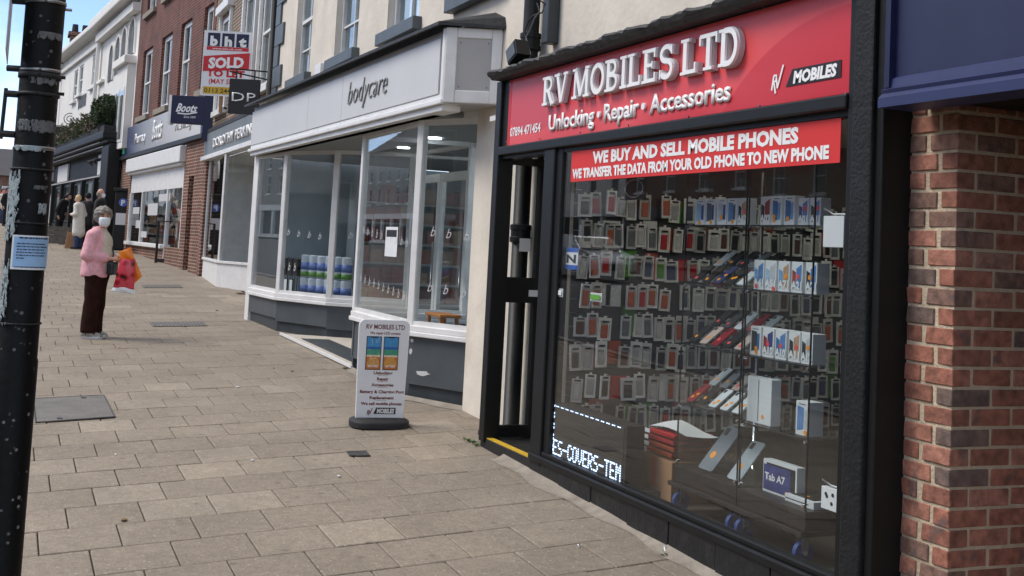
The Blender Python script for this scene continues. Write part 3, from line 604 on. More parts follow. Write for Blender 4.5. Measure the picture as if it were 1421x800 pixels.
# ------------------------------------------------------------------ glass cabinets on castors
mat('shelf_edge', (70, 92, 88), .15, var=.05)
FY = 3.60
def cabinet(label, x0, x1, y0, dep, shelves, ztop):
    t = thing('display_cabinet', label, 'cabinet', ((x0+x1)/2, y0+dep/2, .42), 'glass display cabinets on castors'); y1 = y0+dep
    MB().box(x0, x1, y0, y1, .585, .675).build('plinth', MATS['dark_wood'], t, bev=.003); MB().box(x0-.025, x1+.01, y0-.03, y1+.02, .560, .584).build('base_board', MATS['dark_wood'], t, bev=.003)
    for cx in (x0+.03, x1-.05):
        for cy in (y0+.03, y1-.06):
            k = MB(); k.box(cx-.022, cx+.022, cy-.03, cy+.03, .548, .559); k.box(cx-.020, cx-.016, cy-.018, cy+.018, .475, .548); k.box(cx+.016, cx+.020, cy-.018, cy+.018, .475, .548); kk = k.build('castor', MATS['galvanised'], t)
            MB().tube([(cx-.013, cy, .475), (cx+.013, cy, .475)], .053, 20).build('wheel', MATS['castor_blue'], kk, smooth='auto'); MB().tube([(cx-.024, cy, .475), (cx+.024, cy, .475)], .012, 10).build('axle', MATS['chrome'], kk)
    g = .003
    MB().box(x0+.01, x0+.01+g, y0+.01, y1-.01, .676, ztop).build('glass_side', MATS['clear_glass'], t); MB().box(x1-.01-g, x1-.01, y0+.01, y1-.01, .676, ztop).build('glass_side', MATS['clear_glass'], t)
    MB().box(x0+.008, x1-.008, y0+.003, y0+.006, .676, ztop).build('glass_door', MATS['clear_glass'], t)
    for z in shelves:
        s = MB().box(x0+.016, x1-.016, y0+.02, y1-.01, z-.006, z).build('glass_shelf', MATS['acrylic'], t); MB().box(x0+.014, x1-.014, y0+.012, y0+.019, z-.008, z).build('shelf_edge', MATS['print_black'], s)
    p = MB()
    for z in shelves:
        for x in (x0+.02, x1-.02): p.tube([(x, y0-.004, z-.014), (x, y0+.014, z-.014)], .008, 8)
    for x in (x0+.02, x1-.02): p.tube([(x, y0-.004, .70), (x, y0+.014, .70)], .009, 8)
    p.build('clip', MATS['chrome'], t); e = MB()
    for x in (x0+.008, x1-.008): e.box(x-.003, x+.003, y0+.002, y0+.010, .676, ztop)
    e.build('glass_edge', MATS['print_black'], t)
    return t
zsh = [onY(960, 312, FY).z, onY(957, 394, FY).z, onY(952, 478, FY).z, onY(946, 560, FY).z]
zr4 = onY(1060, 594, FY).z
A0, A1, B0, B1 = -5.95, -5.325, -5.305, -4.73
cabinet('left glass cabinet of used phones on blue castors', A0, A1, FY, .40, zsh, 2.5)
cabinet('right glass cabinet of boxed phones on blue castors', B0, B1, FY-.01, .40, zsh[:3]+[zr4], 2.5)
# boxed phones
PRINT = {'ice': (150, 186, 214), 'slate': (84, 92, 98), 'pearl': (188, 196, 202), 'sky': (86, 132, 190), 'teal': (40, 104, 160), 'indigo': (52, 62, 124), 'char': (38, 40, 44), 'rust': (150, 60, 52), 'tan': (186, 152, 120), 'cyan': (110, 158, 206), 'wine': (140, 32, 46)}
for k, c in PRINT.items(): mat('print_'+k, c, .45, var=.2, scale=25)
def phone_box(px0, px1, zb, ht, cols, num, sticker, label, y=FY+.055, dep=.062):
    a, c = onY(px0, 400, y).x, onY(px1, 400, y).x
    # true column at the shelf's own height
    F = Fac((0, y), (1, y)); row = PCY  # plane of the box front
    def ux(px):                          # world x of a photo column at height zb on that plane
        lo = onY(px, 250, y); hi = onY(px, 650, y); t = (zb+ht/2-lo.z)/(hi.z-lo.z); return lo.x+(hi.x-lo.x)*t
    a, c = ux(px0), ux(px1); W = c-a
    t = thing('phone_box', label, 'phone box', ((a+c)/2, y+dep/2, zb), 'boxed phones in the right cabinet and on the top shelf')
    MB().fbox(F, a+.002, c-.002, -dep, 0, zb, zb+ht).build('carton', MATS['white_plastic'], t, bev=.0015)
    if num:
        b = MB().prism([F.p(a+W*.10, .0008, zb+ht*.12), F.p(a+W*.40, .0008, zb+ht*.16), F.p(a+W*.40, .0008, zb+ht*.66), F.p(a+W*.10, .0008, zb+ht*.74)], F.n*.0006); b.build('printed_phone', MATS['print_'+cols[0]], t)
        b = MB().prism([F.p(a+W*.45, .0008, zb+ht*.20), F.p(a+W*.88, .0008, zb+ht*.12), F.p(a+W*.88, .0008, zb+ht*.92), F.p(a+W*.45, .0008, zb+ht*.78)], F.n*.0006); b.build('printed_phone', MATS['print_'+cols[1]], t)
        ftext(F, num, MATS['letter_white'], t, (a+c)/2, .002, zb+ht*.12, ht*.25, w=W*.92, bold=.05)
    else:
        b = MB().prism([F.p(a+W*.14, .0008, zb+ht*.13), F.p(a+W*.62, .0008, zb+ht*.19), F.p(a+W*.62, .0008, zb+ht*.82), F.p(a+W*.14, .0008, zb+ht*.86)], F.n*.0006); b.build('printed_phone', MATS['print_'+cols[0]], t)
        b = MB().prism([F.p(a+W*.64, .0008, zb+ht*.22), F.p(a+W*.86, .0008, zb+ht*.20), F.p(a+W*.86, .0008, zb+ht*.78), F.p(a+W*.64, .0008, zb+ht*.76)], F.n*.0006); b.build('printed_phone', MATS['print_'+cols[1]], t)
        MB().fbox(F, a+W*.25, c-W*.25, .0006, .0012, zb+ht*.90, zb+ht*.93).build('printed_name', MATS['case_grey'], t)
    for i in range(sticker[1]):
        u = a+W*sticker[2]; z = zb+ht*(sticker[3]+.12*i); MB().tube([F.p(u, .002, z), F.p(u, .0032, z)], .013, 10).build('price_sticker', MATS[sticker[0]+'_sticker'], t)
    return t
P5 = lambda *a: a
for i, (p0, p1, c, n, s, wd) in enumerate((P5(964.5, 978.5, ('ice', 'indigo'), '', ('orange', 1, .5, .10), 'pale blue'), P5(979, 992.5, ('slate', 'indigo'), '', ('orange', 1, .6, .12), 'dark grey'), P5(995, 1008.5, ('pearl', 'indigo'), '', ('orange', 1, .5, .30), 'pearl white'), P5(1009, 1022.5, ('sky', 'slate'), '', ('orange', 1, .6, .14), 'sky blue'), P5(1023.5, 1037, ('char', 'tan'), 'A42', ('red', 1, .8, .5), 'A42'))):
    phone_box(p0, p1, zsh[0], .148, c, n, s, f'white phone box printed {wd}, {ORD[i]} from left on the left cabinet top shelf')
for i, (p0, p1, c, n, s, wd, ht) in enumerate((P5(1055, 1070, ('char', 'wine'), 'A02', ('orange', 0, 0, 0), 'A02', .152), P5(1070.5, 1085, ('teal', 'cyan'), '', ('orange', 2, .3, .18), 'teal blue', .152), P5(1088, 1103, ('teal', 'cyan'), '', ('orange', 1, .4, .22), 'teal blue', .152), P5(1107.5, 1122, ('indigo', 'sky'), 'A01', ('red', 1, .7, .62), 'A01', .138), P5(1124, 1139, ('char', 'sky'), 'A01', ('red', 1, .7, .62), 'A01', .138))):
    phone_box(p0, p1, zsh[0], ht, c, n, s, f'white phone box printed {wd}, {ORD[i]} from left on the right cabinet top shelf')
for i, (p0, p1, c, n, s) in enumerate((P5(1046, 1060.5, ('cyan', 'sky'), 'A41', ('red', 1, .3, .12)), P5(1061.5, 1077.5, ('ice', 'pearl'), 'A51', ('red', 1, .8, .06)), P5(1079.5, 1096, ('cyan', 'tan'), 'A71', ('orange', 1, .7, .5)), P5(1098, 1114, ('rust', 'sky'), 'A21', ('red', 1, .6, .52)), P5(1117.5, 1134, ('char', 'sky'), 'A21', ('orange', 1, .4, .52)))):
    phone_box(p0, p1, zsh[1], .155, c, n, s, f'white phone box printed {n}, {ORD[i]} from left on the right cabinet middle shelf', dep=.075)
for i, (p0, p1, c, n, s) in enumerate((P5(1041, 1056, ('char', 'teal'), '', ('orange', 2, .6, .12)), P5(1058, 1074, ('wine', 'indigo'), 'A10', ('red', 1, .5, .46)), P5(1075.5, 1091.5, ('teal', 'sky'), 'A10', ('red', 1, .5, .46)), P5(1094, 1110.5, ('char', 'tan'), 'A11', ('red', 1, .7, .5)), P5(1111.5, 1128, ('char', 'pearl'), 'A12', ('orange', 1, .6, .54)))):
    phone_box(p0, p1, zsh[2], .15, c, n, s, f'white phone box {"with black phone print" if not n else "printed "+n}, {ORD[i]} from left on the right cabinet third shelf', dep=.08)
phone_box(1104, 1122, zr4, .165, ('sky', 'pearl'), '', ('orange', 1, .8, .10), 'white phone box with a blue phone at the right end of the lowest shelf', dep=.09)
# tall tablet box, flat box, Tab A7 box
F5 = Fac((0, FY+.06), (1, FY+.06)); a = onY(1036, 580, FY+.06).x; c = onY(1069, 590, FY+.06).x
tb = thing('tablet_box', 'tall plain white tablet box with a thin dark line on the lowest shelf', 'tablet box', ((a+c)/2, FY+.1, zr4)); part('carton', 'white_plastic', (a, c, -.06, 0, zr4, zr4+.235), F=F5, parent=tb, bev=.002); part('printed_edge', 'slate_paint', (a+(c-a)*.46, a+(c-a)*.485, .0005, .001, zr4+.012, zr4+.225), F=F5, parent=tb)
MB().tube([F5.p(c-.07, .001, zr4+.04), F5.p(c-.07, .002, zr4+.04)], .011, 10).build('price_sticker', MATS['orange_sticker'], tb)
F6 = Fac((0, FY+.09), (1, FY+.09)); a = onY(1058, 680, FY+.09).x; c = onY(1105, 690, FY+.09).x; ta = thing('tablet_box', 'tablet box with a dark blue Tab A7 picture on the cabinet floor', 'tablet box', ((a+c)/2, FY+.1, .676)); z0 = .676
mat('tab_screen', (56, 64, 128), .4, var=.5, scale=14)
part('carton', 'white_plastic', (a, c, -.05, 0, z0, z0+.165), F=F6, parent=ta, bev=.002); part('printed_tablet', 'print_black', (a+.03, c-.012, .0005, .001, z0+.012, z0+.150), F=F6, parent=ta); part('printed_screen', 'tab_screen', (a+.008, c-.05, .0012, .002, z0+.014, z0+.140), F=F6, parent=ta)
ftext(F6, 'Tab A7', MATS['letter_white'], ta, (a+c)/2-.035, .003, z0+.065, .036, w=(c-a)*.60, bold=.03); MB().tube([F6.p(c-.08, .002, z0+.02), F6.p(c-.08, .003, z0+.02)], .013, 10).build('price_sticker', MATS['orange_sticker'], ta)
fb = thing('flat_box', 'flat white open box with a black phone lying on the right cabinet floor', 'box', (-4.86, FY+.1, .676)); part('carton', 'white_plastic', (-4.99, -4.76, -.12, .03, .676, .712), F=F6, parent=fb, bev=.002); part('phone', 'print_black', (-4.97, -4.79, -.10, .01, .712, .719), F=F6, parent=fb, bev=.003); MB().tube([(-4.86, FY+.1, .7195), (-4.86, FY+.1, .7205)], .012, 10).build('price_sticker', MATS['orange_sticker'], fb); part('slot', 'print_black', (-4.985, -4.80, .0305, .031, .690, .695), F=F6, parent=fb)
# used phones leaning on clear stands
PH = {'black': (36, 38, 42), 'silver': (176, 184, 190), 'navy': (40, 52, 104), 'white': (214, 222, 226), 'rose gold': (196, 176, 166), 'red': (140, 28, 44), 'grey': (124, 130, 136), 'dark grey': (74, 78, 82)}
for k, c in PH.items(): mat('phone_'+k, c, .3, var=.04, coat=.3)
bmh = MB(); W2, H2 = .036, .15; pts = []
for cx, cy, a0 in ((W2-.009, .009, -90), (W2-.009, H2-.009, 0), (-W2+.009, H2-.009, 90), (-W2+.009, .009, 180)):
    for k in range(4): a = R_(a0+30*k); pts.append((cx+.009*math.cos(a), cy+.009*math.sin(a), 0))
bmh.prism([Vector(p) for p in pts], (0, 0, .008)); o = bmh.build('body', MATS['phone_black'], org=(0, 0, 0)); PBODY = {}
for k in PH: d = o.data.copy(); d.materials.clear(); d.materials.append(MATS['phone_'+k]); PBODY[k] = d
bpy.data.objects.remove(o)
o = MB().box(-.029, -.010, .118, .142, .008, .0098).build('camera_bump', MATS['print_black'], org=(0, 0, 0)); CAMB = o.data; bpy.data.objects.remove(o)
def stick(m):
    o = MB().tube([(0, 0, .008), (0, 0, .0095)], .012, 10).build('price_sticker', MATS[m], org=(0, 0, 0)); d = o.data; bpy.data.objects.remove(o); return d
STK = {'o': stick('orange_sticker'), 'r': stick('red_sticker')}
def phone(cname, loc, tilt, label, st='o', k=1.0, rz=0):
    t = bpy.data.objects.new('phone', PBODY[cname]); col.objects.link(t); t.location = loc; t.rotation_euler = (R_(tilt), 0, rz); t.scale = (k, k, 1); ORG[t.name] = Vector(loc)
    tag(t, label, 'phone', 'used phones leaning on clear stands'); c = bpy.data.objects.new('camera_bump', CAMB); col.objects.link(c); c.parent = t
    for i, s in enumerate(st):
        q = bpy.data.objects.new('price_sticker', STK[s]); col.objects.link(q); q.parent = t; q.location = (-.008+.02*i, .035+.02*(i % 2)+rnd.uniform(-.01, .02), 0)
    return t
SH = [('upper', zsh[1], ('black', 'black', 'navy', 'black', 'white'), ('silver', 'black', 'black', 'grey', 'black')), ('middle', zsh[2], ('black', 'rose gold', 'red', 'black', 'rose gold'), ('black', 'dark grey', 'white', 'red', 'silver')), ('lower', zsh[3], ('red', 'black', 'white', 'white', 'white'), ('silver', 'grey', 'rose gold', 'dark grey', 'white'))]
for nm, z, fr_, bk in SH:
    for i in range(5):
        x = A0+.075+i*.116
        phone(fr_[i], (x, FY+.035, z+.012), 38, f'{fr_[i]} phone, {ORD[i]} from left in the front row on the {nm} phone shelf', rnd.choice(('o', 'r', 'oo')), k=1.0)
        phone(bk[i], (x+.01, FY+.175, z+.105), 38, f'{bk[i]} phone, {ORD[i]} from left in the back row on the {nm} phone shelf', rnd.choice(('o', 'r', 'o')))
    s = MB()
    for i in range(6):
        x = A0+.018+i*.116
        s.prism([(x, FY+.03, z+.001), (x, FY+.34, z+.001), (x, FY+.34, z+.19), (x, FY+.16, z+.095), (x, FY+.16, z+.08), (x, FY+.03, z+.006)], (.003, 0, 0))
    tag(s.build('phone_stand', MATS['acrylic']), f'clear stepped phone stand on the {nm} shelf of the left cabinet', 'stand', 'clear phone stands')
for i, (cn, x, lab) in enumerate((('grey', -5.74, 'large grey tablet leaning on the left cabinet floor'), ('silver', -5.46, 'silver tablet at the right of the left cabinet floor'))):
    phone(cn, (x, FY+.07, .68), 50, lab, 'o', k=2.0 if i == 0 else 1.7)['category'] = 'tablet'
phone('black', (-5.60, FY+.22, .70), 50, 'black phone behind the grey tablet on the left cabinet floor', 'o', k=1.3)
for i, lab in enumerate(('left clear prop under the grey tablet', 'right clear prop under the silver tablet')):
    x = (-5.74, -5.46)[i]; s = MB()
    for dx in (-.05, .05): s.prism([(x+dx, FY+.05, .678), (x+dx, FY+.32, .678), (x+dx, FY+.26, .90)], (.003, 0, 0))
    tag(s.build('tablet_prop', MATS['acrylic']), lab, 'stand', 'clear tablet props')
# hanging packs on hooks beside the right cabinet, chrome post behind the left cabinet
def hang(px0, py0, px1, py1, label, dots):
    y = FY-.05; a = onY(px0, py0, y); c = onY(px1, py1, y); F = Fac((0, y), (1, y)); t = thing('accessory_box', label, 'box', (a.x, y, c.z), 'white accessory boxes on hooks')
    part('carton', 'white_plastic', (a.x, c.x, -.03, 0, c.z, a.z), F=F, parent=t, bev=.002)
    MB().tube([(a.x+.03, y-.02, a.z+.035), (a.x+.05, y+.015, a.z+.01), (B1-.012+.3, y+.02, a.z+.008)], .004, 6).build('hook', MATS['white_plastic'], t, smooth=True)
    for (u, v) in dots: MB().tube([F.p(a.x+(c.x-a.x)*u, .0005, c.z+(a.z-c.z)*v), F.p(a.x+(c.x-a.x)*u, .002, c.z+(a.z-c.z)*v)], .009, 8).build('printed_earbud', MATS['print_black'], t)
hang(1143, 300, 1170, 344, 'upper plain white box on a hook by the pilaster', ())
hang(1140, 674, 1166, 714, 'lower white box printed with black earbuds on a hook', ((.25, .7), (.6, .72), (.55, .32), (.3, .6)))
pst = MB().tube([(-6.12, 4.25, .42), (-6.12, 4.25, 2.4)], .012, 12).build('chrome_post', MATS['chrome'], smooth=True); tag(pst, 'thin chrome upright post behind the left glass cabinet', 'post')
# ------------------------------------------------------------------ moving-message display
mat('led_body', (30, 30, 30), .5, var=.1); mat('led_face', (58, 52, 46), .55, var=.15, scale=60)
ld = thing('message_display', 'black dot matrix message display reading covers in the window corner', 'display', (-6.75, 3.52, .47))
u0 = RV.px(768, 590, -.03)[0]; u1 = RV.px(868, 630, -.03)[0]; zt = RV.px(764, 557, -.03)[1]; zb = .475
part('case', 'led_body', (u0, u1, -.155, -.033, zb, zt), parent=ld, bev=.004); part('face', 'led_face', (u0+.01, u1-.03, -.033, -.030, zb+.01, zt-.012), parent=ld)
rb = MB()
for k in range(22): z = zb+.02+k*(zt-zb-.04)/22; rb.fbox(RV, u0+.012, u1-.032, -.030, -.0285, z, z+.004)
rb.build('louvre', MATS['led_body'], ld)
FONT57 = {'E': '11111 10000 10000 11110 10000 10000 11111', 'S': '01111 10000 10000 01110 00001 00001 11110', '-': '00000 00000 00000 11111 00000 00000 00000', 'C': '01110 10001 10000 10000 10000 10001 01110', 'O': '01110 10001 10001 10001 10001 10001 01110', 'V': '10001 10001 10001 10001 10001 01010 00100', 'R': '11110 10001 10001 11110 10100 10010 10001', 'T': '11111 00100 00100 00100 00100 00100 00100', 'M': '10001 11011 10101 10101 10001 10001 10001'}
b = MB(); s = 'ES-COVERS-TEM'; n = len(s)*6; pu = (u1-u0-.05)/n; pz = .0145
for i, ch in enumerate(s):
    for r, line in enumerate(FONT57[ch].split()):
        for c, v in enumerate(line):
            if v == '1': u = u0+.018+(i*6+c)*pu; z = zb+.035+(6-r)*pz; b.fbox(RV, u, u+pu*.86, -.028, -.026, z, z+pz*.62)
for k in range(40):
    u = u0+.016+k*(u1-u0-.05)/40
    if k % 3: b.fbox(RV, u, u+.014, -.028, -.026, zt-.022, zt-.016)
    if k % 4 and k < 26: b.fbox(RV, u, u+.014, -.028, -.026, zb+.016, zb+.021)
for k in range(14):
    if k % 3: z = zb+.03+k*.024; b.fbox(RV, u0+.013, u0+.019, -.028, -.026, z, z+.014)
b.build('lit_message', MATS['led_lit'], ld)
# cardboard box with clear trays on top
cb = thing('cardboard_box', 'brown cardboard box on the shop floor beside the message display', 'box', (-6.33, 3.85, .42))
F7 = Fac((0, 3.66), (1, 3.66)); part('carton', 'cardboard', (-6.5, -6.08, -.34, 0, .42, .66), F=F7, parent=cb, bev=.004); part('tape', 'pack_orange', (-6.31, -6.26, .0005, .001, .50, .66), F=F7, parent=cb); part('flap', 'cardboard', (-6.5, -6.3, -.34, -.02, .66, .664), F=F7, parent=cb)
for k, (z, mm) in enumerate(((.668, 'pack_orange'), (.706, 'pack_orange'), (.744, 'case_red'), (.782, 'case_red'))):
    dx = (-.012, .01, 0, .016)[k]; t = thing('clear_tray', f'clear tray of reddish packs, {["lowest", "second", "third", "topmost"][k]} in the stack on the cardboard box', 'tray', (-6.28, 3.82, z), 'clear trays on the cardboard box')
    part('contents', mm, (-6.43+dx, -6.13+dx, -.30, -.03, z+.004, z+.028), F=F7, parent=t, bev=.004); part('tray', 'acrylic', (-6.46+dx, -6.10+dx, -.33, 0, z, z+.003), (-6.46+dx, -6.10+dx, -.003, 0, z+.003, z+.034), (-6.103+dx, -6.10+dx, -.33, -.003, z+.003, z+.034), F=F7, parent=t); part('label', 'white_plastic', (-6.45+dx, -6.37+dx, .0005, .001, z+.006, z+.03), F=F7, parent=t)
ppr = MB().grid(lambda u, v: Vector((-6.42+.42*u, 3.70+.22*v, .822+.02*math.sin(3*u+2*v)+.012*v)), 8, 4).build('loose_leaflet', MATS['white_plastic']); ppr.modifiers.new('s', 'SOLIDIFY').thickness = .002; tag(ppr, 'crumpled white leaflet lying on the stacked clear trays', 'leaflet')
# open sign and stickers on the glass
os_ = thing('open_sign', 'white and blue open sign partly hidden by the window mullion', 'sign', RV.p(-7.3, -.06, 1.62)); u0 = RV.px(752, 360, -.06)[0]; u1 = RV.px(802, 358, -.06)[0]; zt = RV.px(790, 344, -.06)[1]; zb = RV.px(790, 374, -.06)[1]
mat('sign_blue', (60, 104, 190), .5, var=.05)
part('board', 'white_plastic', (u0, u1, -.064, -.060, zb, zt), parent=os_); part('band', 'sign_blue', (u0, u1, -.060, -.0595, zt-.03, zt), (u0, u1, -.060, -.0595, zb, zb+.03), parent=os_); ftext(RV, 'OPEN', MATS['print_black'], os_, (u0+u1)/2, -.059, zb+.045, (zt-zb)-.09, w=(u1-u0)*.9, bold=.03)
for q, mm, lab in (((776, 400, 786, 413), 'white_plastic', 'small white square notice stuck low on the window edge'), ((825, 406, 840, 420), 'case_green', 'small green and white sticker on the display window')):
    a, z1 = RV.px(q[0], q[1], -.05); c, z0 = RV.px(q[2], q[3], -.05); t = thing('window_sticker', lab, 'sticker', RV.p(a, -.05, z0)); part('paper', 'white_plastic', (a, c, -.0245, -.0225, z0, z1), parent=t); part('print', mm, (a+.012, c-.012, -.0158, -.0150, z0+.012, z1-.012), parent=t)
for k, (x, y, lab) in enumerate(((-5.0, 4.4, 'lit round ceiling spot above the phone cabinets'), (-6.9, 4.9, 'added round ceiling spot brightening the phone case wall'), (-6.9, 6.4, 'added round ceiling spot brightening the deep end of the phone shop'))):
    tag(MB().tube([(x, y, 2.835), (x, y, 2.859)], .11, 20).build('ceiling_spot', MATS['spot_lit']), lab, 'ceiling light', 'round ceiling spots in the phone shop')  # the last two spots are added to brighten the hanging cases
sk = MB().grid(lambda u, v: Vector((-5.93+.25*u, 3.95+.12*v, .425+.05*math.sin(3.1*u)*math.sin(3.1*v))), 8, 6).build('cloth_bundle', MATS['pack_card']); sk.modifiers.new('s', 'SOLIDIFY').thickness = .01; tag(sk, 'pale cloth bundle on the floor under the left cabinet', 'cloth')
mat('store_grey', (132, 137, 139), .8, var=.05)
mat('panel_white', (172, 182, 186), .7, var=.05)
mat('blind_white', (196, 198, 200), .8, var=.1, scale=3)
for n_ in MATS['lamp_white'].node_tree.nodes:
    if n_.type == 'BSDF_PRINCIPLED': n_.inputs['Emission Strength'].default_value = 9
# ------------------------------------------------------------------ neighbour on the right: blue fascia over a brick pier
mat('blue_fascia', (30, 36, 70), .45, var=.10, scale=3, dirt=.15, dscale=4, dcol=(26, 30, 62)); mat('blue_mould', (40, 49, 90), .45, var=.08)
BL = Fac((0, 3.34), (1, 3.34))
bl = thing('blue_shop_fascia', 'plain navy blue shop fascia at the right edge above the brick pier', 'fascia', (-2.5, 3.34, 2.51))
part('board', 'blue_fascia', (-3.90, .6, -.12, .0, 2.62, 4.2), F=BL, parent=bl); part('side_board', 'navy', (-3.93, -3.90, -.16, .03, 2.60, 4.2), F=BL, parent=bl)
mo = MB()
prof = [(-.12, 2.515), (.055, 2.515), (.055, 2.555), (.035, 2.575), (.042, 2.59), (.02, 2.60), (.016, 2.635), (.0005, 2.645), (-.12, 2.645)]
mo.prism([BL.p(-3.935, d, z) for d, z in prof], (4.5, 0, 0)); mo.build('moulding', MATS['blue_mould'], bl)
part('soffit', 'black_paint', (-3.93, .6, -1.6, -.12, 2.54, 2.60), F=BL, parent=bl)
pier = thing('brick_pier', 'red brick pier with pale mortar under the blue fascia', 'pier', (-3.9, 3.55, .2))
def brickobj(name, c):
    m, nt, b = newmat(name); L = nt.links; oi = N(nt, 'ShaderNodeObjectInfo'); tc = N(nt, 'ShaderNodeTexCoord')
    rp = N(nt, 'ShaderNodeValToRGB'); rp.color_ramp.interpolation = 'CONSTANT'; e = rp.color_ramp.elements; e[0].color = lin(c[0]); e[1].position = .3; e[1].color = lin(c[1])
    for p, q in zip((.5, .68, .82, .93), c[2:]): x = e.new(p); x.color = lin(q)
    L.new(oi.outputs['Random'], rp.inputs[0]); ge = N(nt, 'ShaderNodeNewGeometry')
    n = N(nt, 'ShaderNodeTexNoise'); n.inputs['Scale'].default_value = 22; n.inputs['Detail'].default_value = 6; L.new(ge.outputs['Position'], n.inputs['Vector'])
    r = N(nt, 'ShaderNodeMapRange'); r.inputs[1].default_value = .3; r.inputs[2].default_value = .7; r.inputs[3].default_value = .58; r.inputs[4].default_value = 1.36; L.new(n.outputs[0], r.inputs[0])
    h = N(nt, 'ShaderNodeHueSaturation'); L.new(rp.outputs[0], h.inputs['Color']); L.new(r.outputs[0], h.inputs['Value'])
    n2 = N(nt, 'ShaderNodeTexNoise'); n2.inputs['Scale'].default_value = 9; n2.inputs['Detail'].default_value = 3; L.new(ge.outputs['Position'], n2.inputs['Vector']); r2 = N(nt, 'ShaderNodeMapRange'); r2.inputs[1].default_value = .60; r2.inputs[2].default_value = .68; r2.inputs[4].default_value = .6; L.new(n2.outputs[0], r2.inputs[0])
    mx = N(nt, 'ShaderNodeMixRGB'); L.new(r2.outputs[0], mx.inputs[0]); L.new(h.outputs[0], mx.inputs[1]); mx.inputs[2].default_value = lin((82, 80, 82)); L.new(mx.outputs[0], b.inputs['Base Color']); b.inputs['Roughness'].default_value = .88
    n3 = N(nt, 'ShaderNodeTexNoise'); n3.inputs['Scale'].default_value = 70; n3.inputs['Detail'].default_value = 5; L.new(ge.outputs['Position'], n3.inputs['Vector']); bp = N(nt, 'ShaderNodeBump'); bp.inputs['Strength'].default_value = .7; bp.inputs['Distance'].default_value = .006; L.new(n3.outputs[0], bp.inputs['Height']); L.new(bp.outputs[0], b.inputs['Normal'])
brickobj('pier_brick', ((152, 100, 82), (162, 112, 94), (138, 92, 76), (126, 98, 86), (152, 116, 100), (112, 94, 86)))
PX0, PX1, PY = -4.035, -3.757, 3.55; RH = .0803
MB().box(PX0, PX1-.005, PY+.006, PY+.9, .0, 2.62).build('mortar_core', MATS['mortar'], pier)
BRK = {}
def brick(x0, x1, y0, y1, z):
    key = (round(x1-x0, 3), round(y1-y0, 3))
    if key not in BRK:
        hx, hy = (x1-x0)/2, (y1-y0)/2; lst = []
        for v in range(3):
            b = MB(); j = lambda a: a+rnd.uniform(-.0035, .0035); zz = .0335; ch = .004
            b.hexa([(j(-hx), j(-hy), -zz+rnd.uniform(-.002, .002)), (j(hx), j(-hy), -zz), (hx, hy, -zz), (-hx, hy, -zz), (j(-hx), j(-hy), zz+rnd.uniform(-.002, .002)), (j(hx), j(-hy), zz), (hx, hy, zz), (-hx, hy, zz)])
            o = b.build('brick', MATS['pier_brick'], org=(0, 0, 0)); lst.append(o.data); bpy.data.objects.remove(o)
        BRK[key] = lst
    o = bpy.data.objects.new('brick', rnd.choice(BRK[key])); col.objects.link(o); o.parent = pier; q = Vector(((x0+x1)/2, (y0+y1)/2, z+RH/2)) - ORG[pier.name]; o.location = q+Vector((rnd.uniform(-.002, .002), rnd.uniform(-.0035, .0015), rnd.uniform(-.0015, .0015))); o.rotation_euler = (0, rnd.uniform(-.008, .008), rnd.uniform(-.008, .008)); m2 = o.modifiers.new('bevel', 'BEVEL'); m2.width = .003; m2.segments = 1
for r in range(31):
    z = .10+r*RH
    if r % 2: brick(PX0+.004, PX0+.166, PY, PY+.09, z); brick(PX0+.190, PX1, PY, PY+.205, z); ys = PY+.219
    else: brick(PX0+.004, PX0+.092, PY, PY+.09, z); brick(PX0+.122, PX1, PY, PY+.098, z); ys = PY+.112
    while ys < PY+.85: brick(PX1-.10, PX1, ys, min(ys+.205, PY+.88), z); ys += .219
part('alcove_sky_block', 'dark_brick', (-2.5, -2.3, -1.3, -.2, -.2, 2.55), F=BL, parent=bl); part('alcove_wall', 'dark_brick', (-3.757, .6, -1.3, -1.2, -.2, 2.6), F=BL, parent=bl)  # first box: unseen wall added to keep sky light off the pier
tag(MB().box(-3.757, .6, 3.42, 4.6, -.2, .1).build('entrance_step', MATS['concrete']), 'concrete entrance step right of the brick pier', 'step')
# ------------------------------------------------------------------ cream rendered building above
CW = Fac((0, 3.8), (1, 3.8)); CL, CR = -19.25, 1.0
cream = thing('cream_building', 'cream rendered upper storey with slate coloured sills and quoins', 'building', (-9, 3.8, 3))
SZ = 4.22                                         # sill top
wins = [(-17.80, -16.75), (-15.35, -14.20), (-12.95, -11.80), (-10.60, -9.45), (-6.3, -5.15)]
holed_wall(CW, CL, CR, .2, 9.5, [(a, c, SZ, SZ+1.75) for a, c in wins]+[(a, c, SZ+2.9, SZ+4.2) for a, c in wins]+[(-17.9, -9.9, .2, 3.45), (-8.25, .9, .2, 2.9)], MATS['cream_render'], cream, dep=.2)
for a, c in wins:
    sash(CW, a, c, SZ, SZ+1.75, cream, 2, 4, sill=.14); sash(CW, a, c, SZ+2.9, SZ+4.2, cream, 2, 4, sill=.14)
for k in range(16): z = 3.9+k*.34; MB().fbox(CW, CL-.01, CL+(.62 if k % 2 else .34), -.1, .035, z+.004, z+.336).build('quoin', MATS['slate_paint'], cream, bev=.006)
MB().fbox(CW, CL-.1, CR, -.5, .35, 9.5, 9.75).build('eaves', MATS['white_paint'], cream)
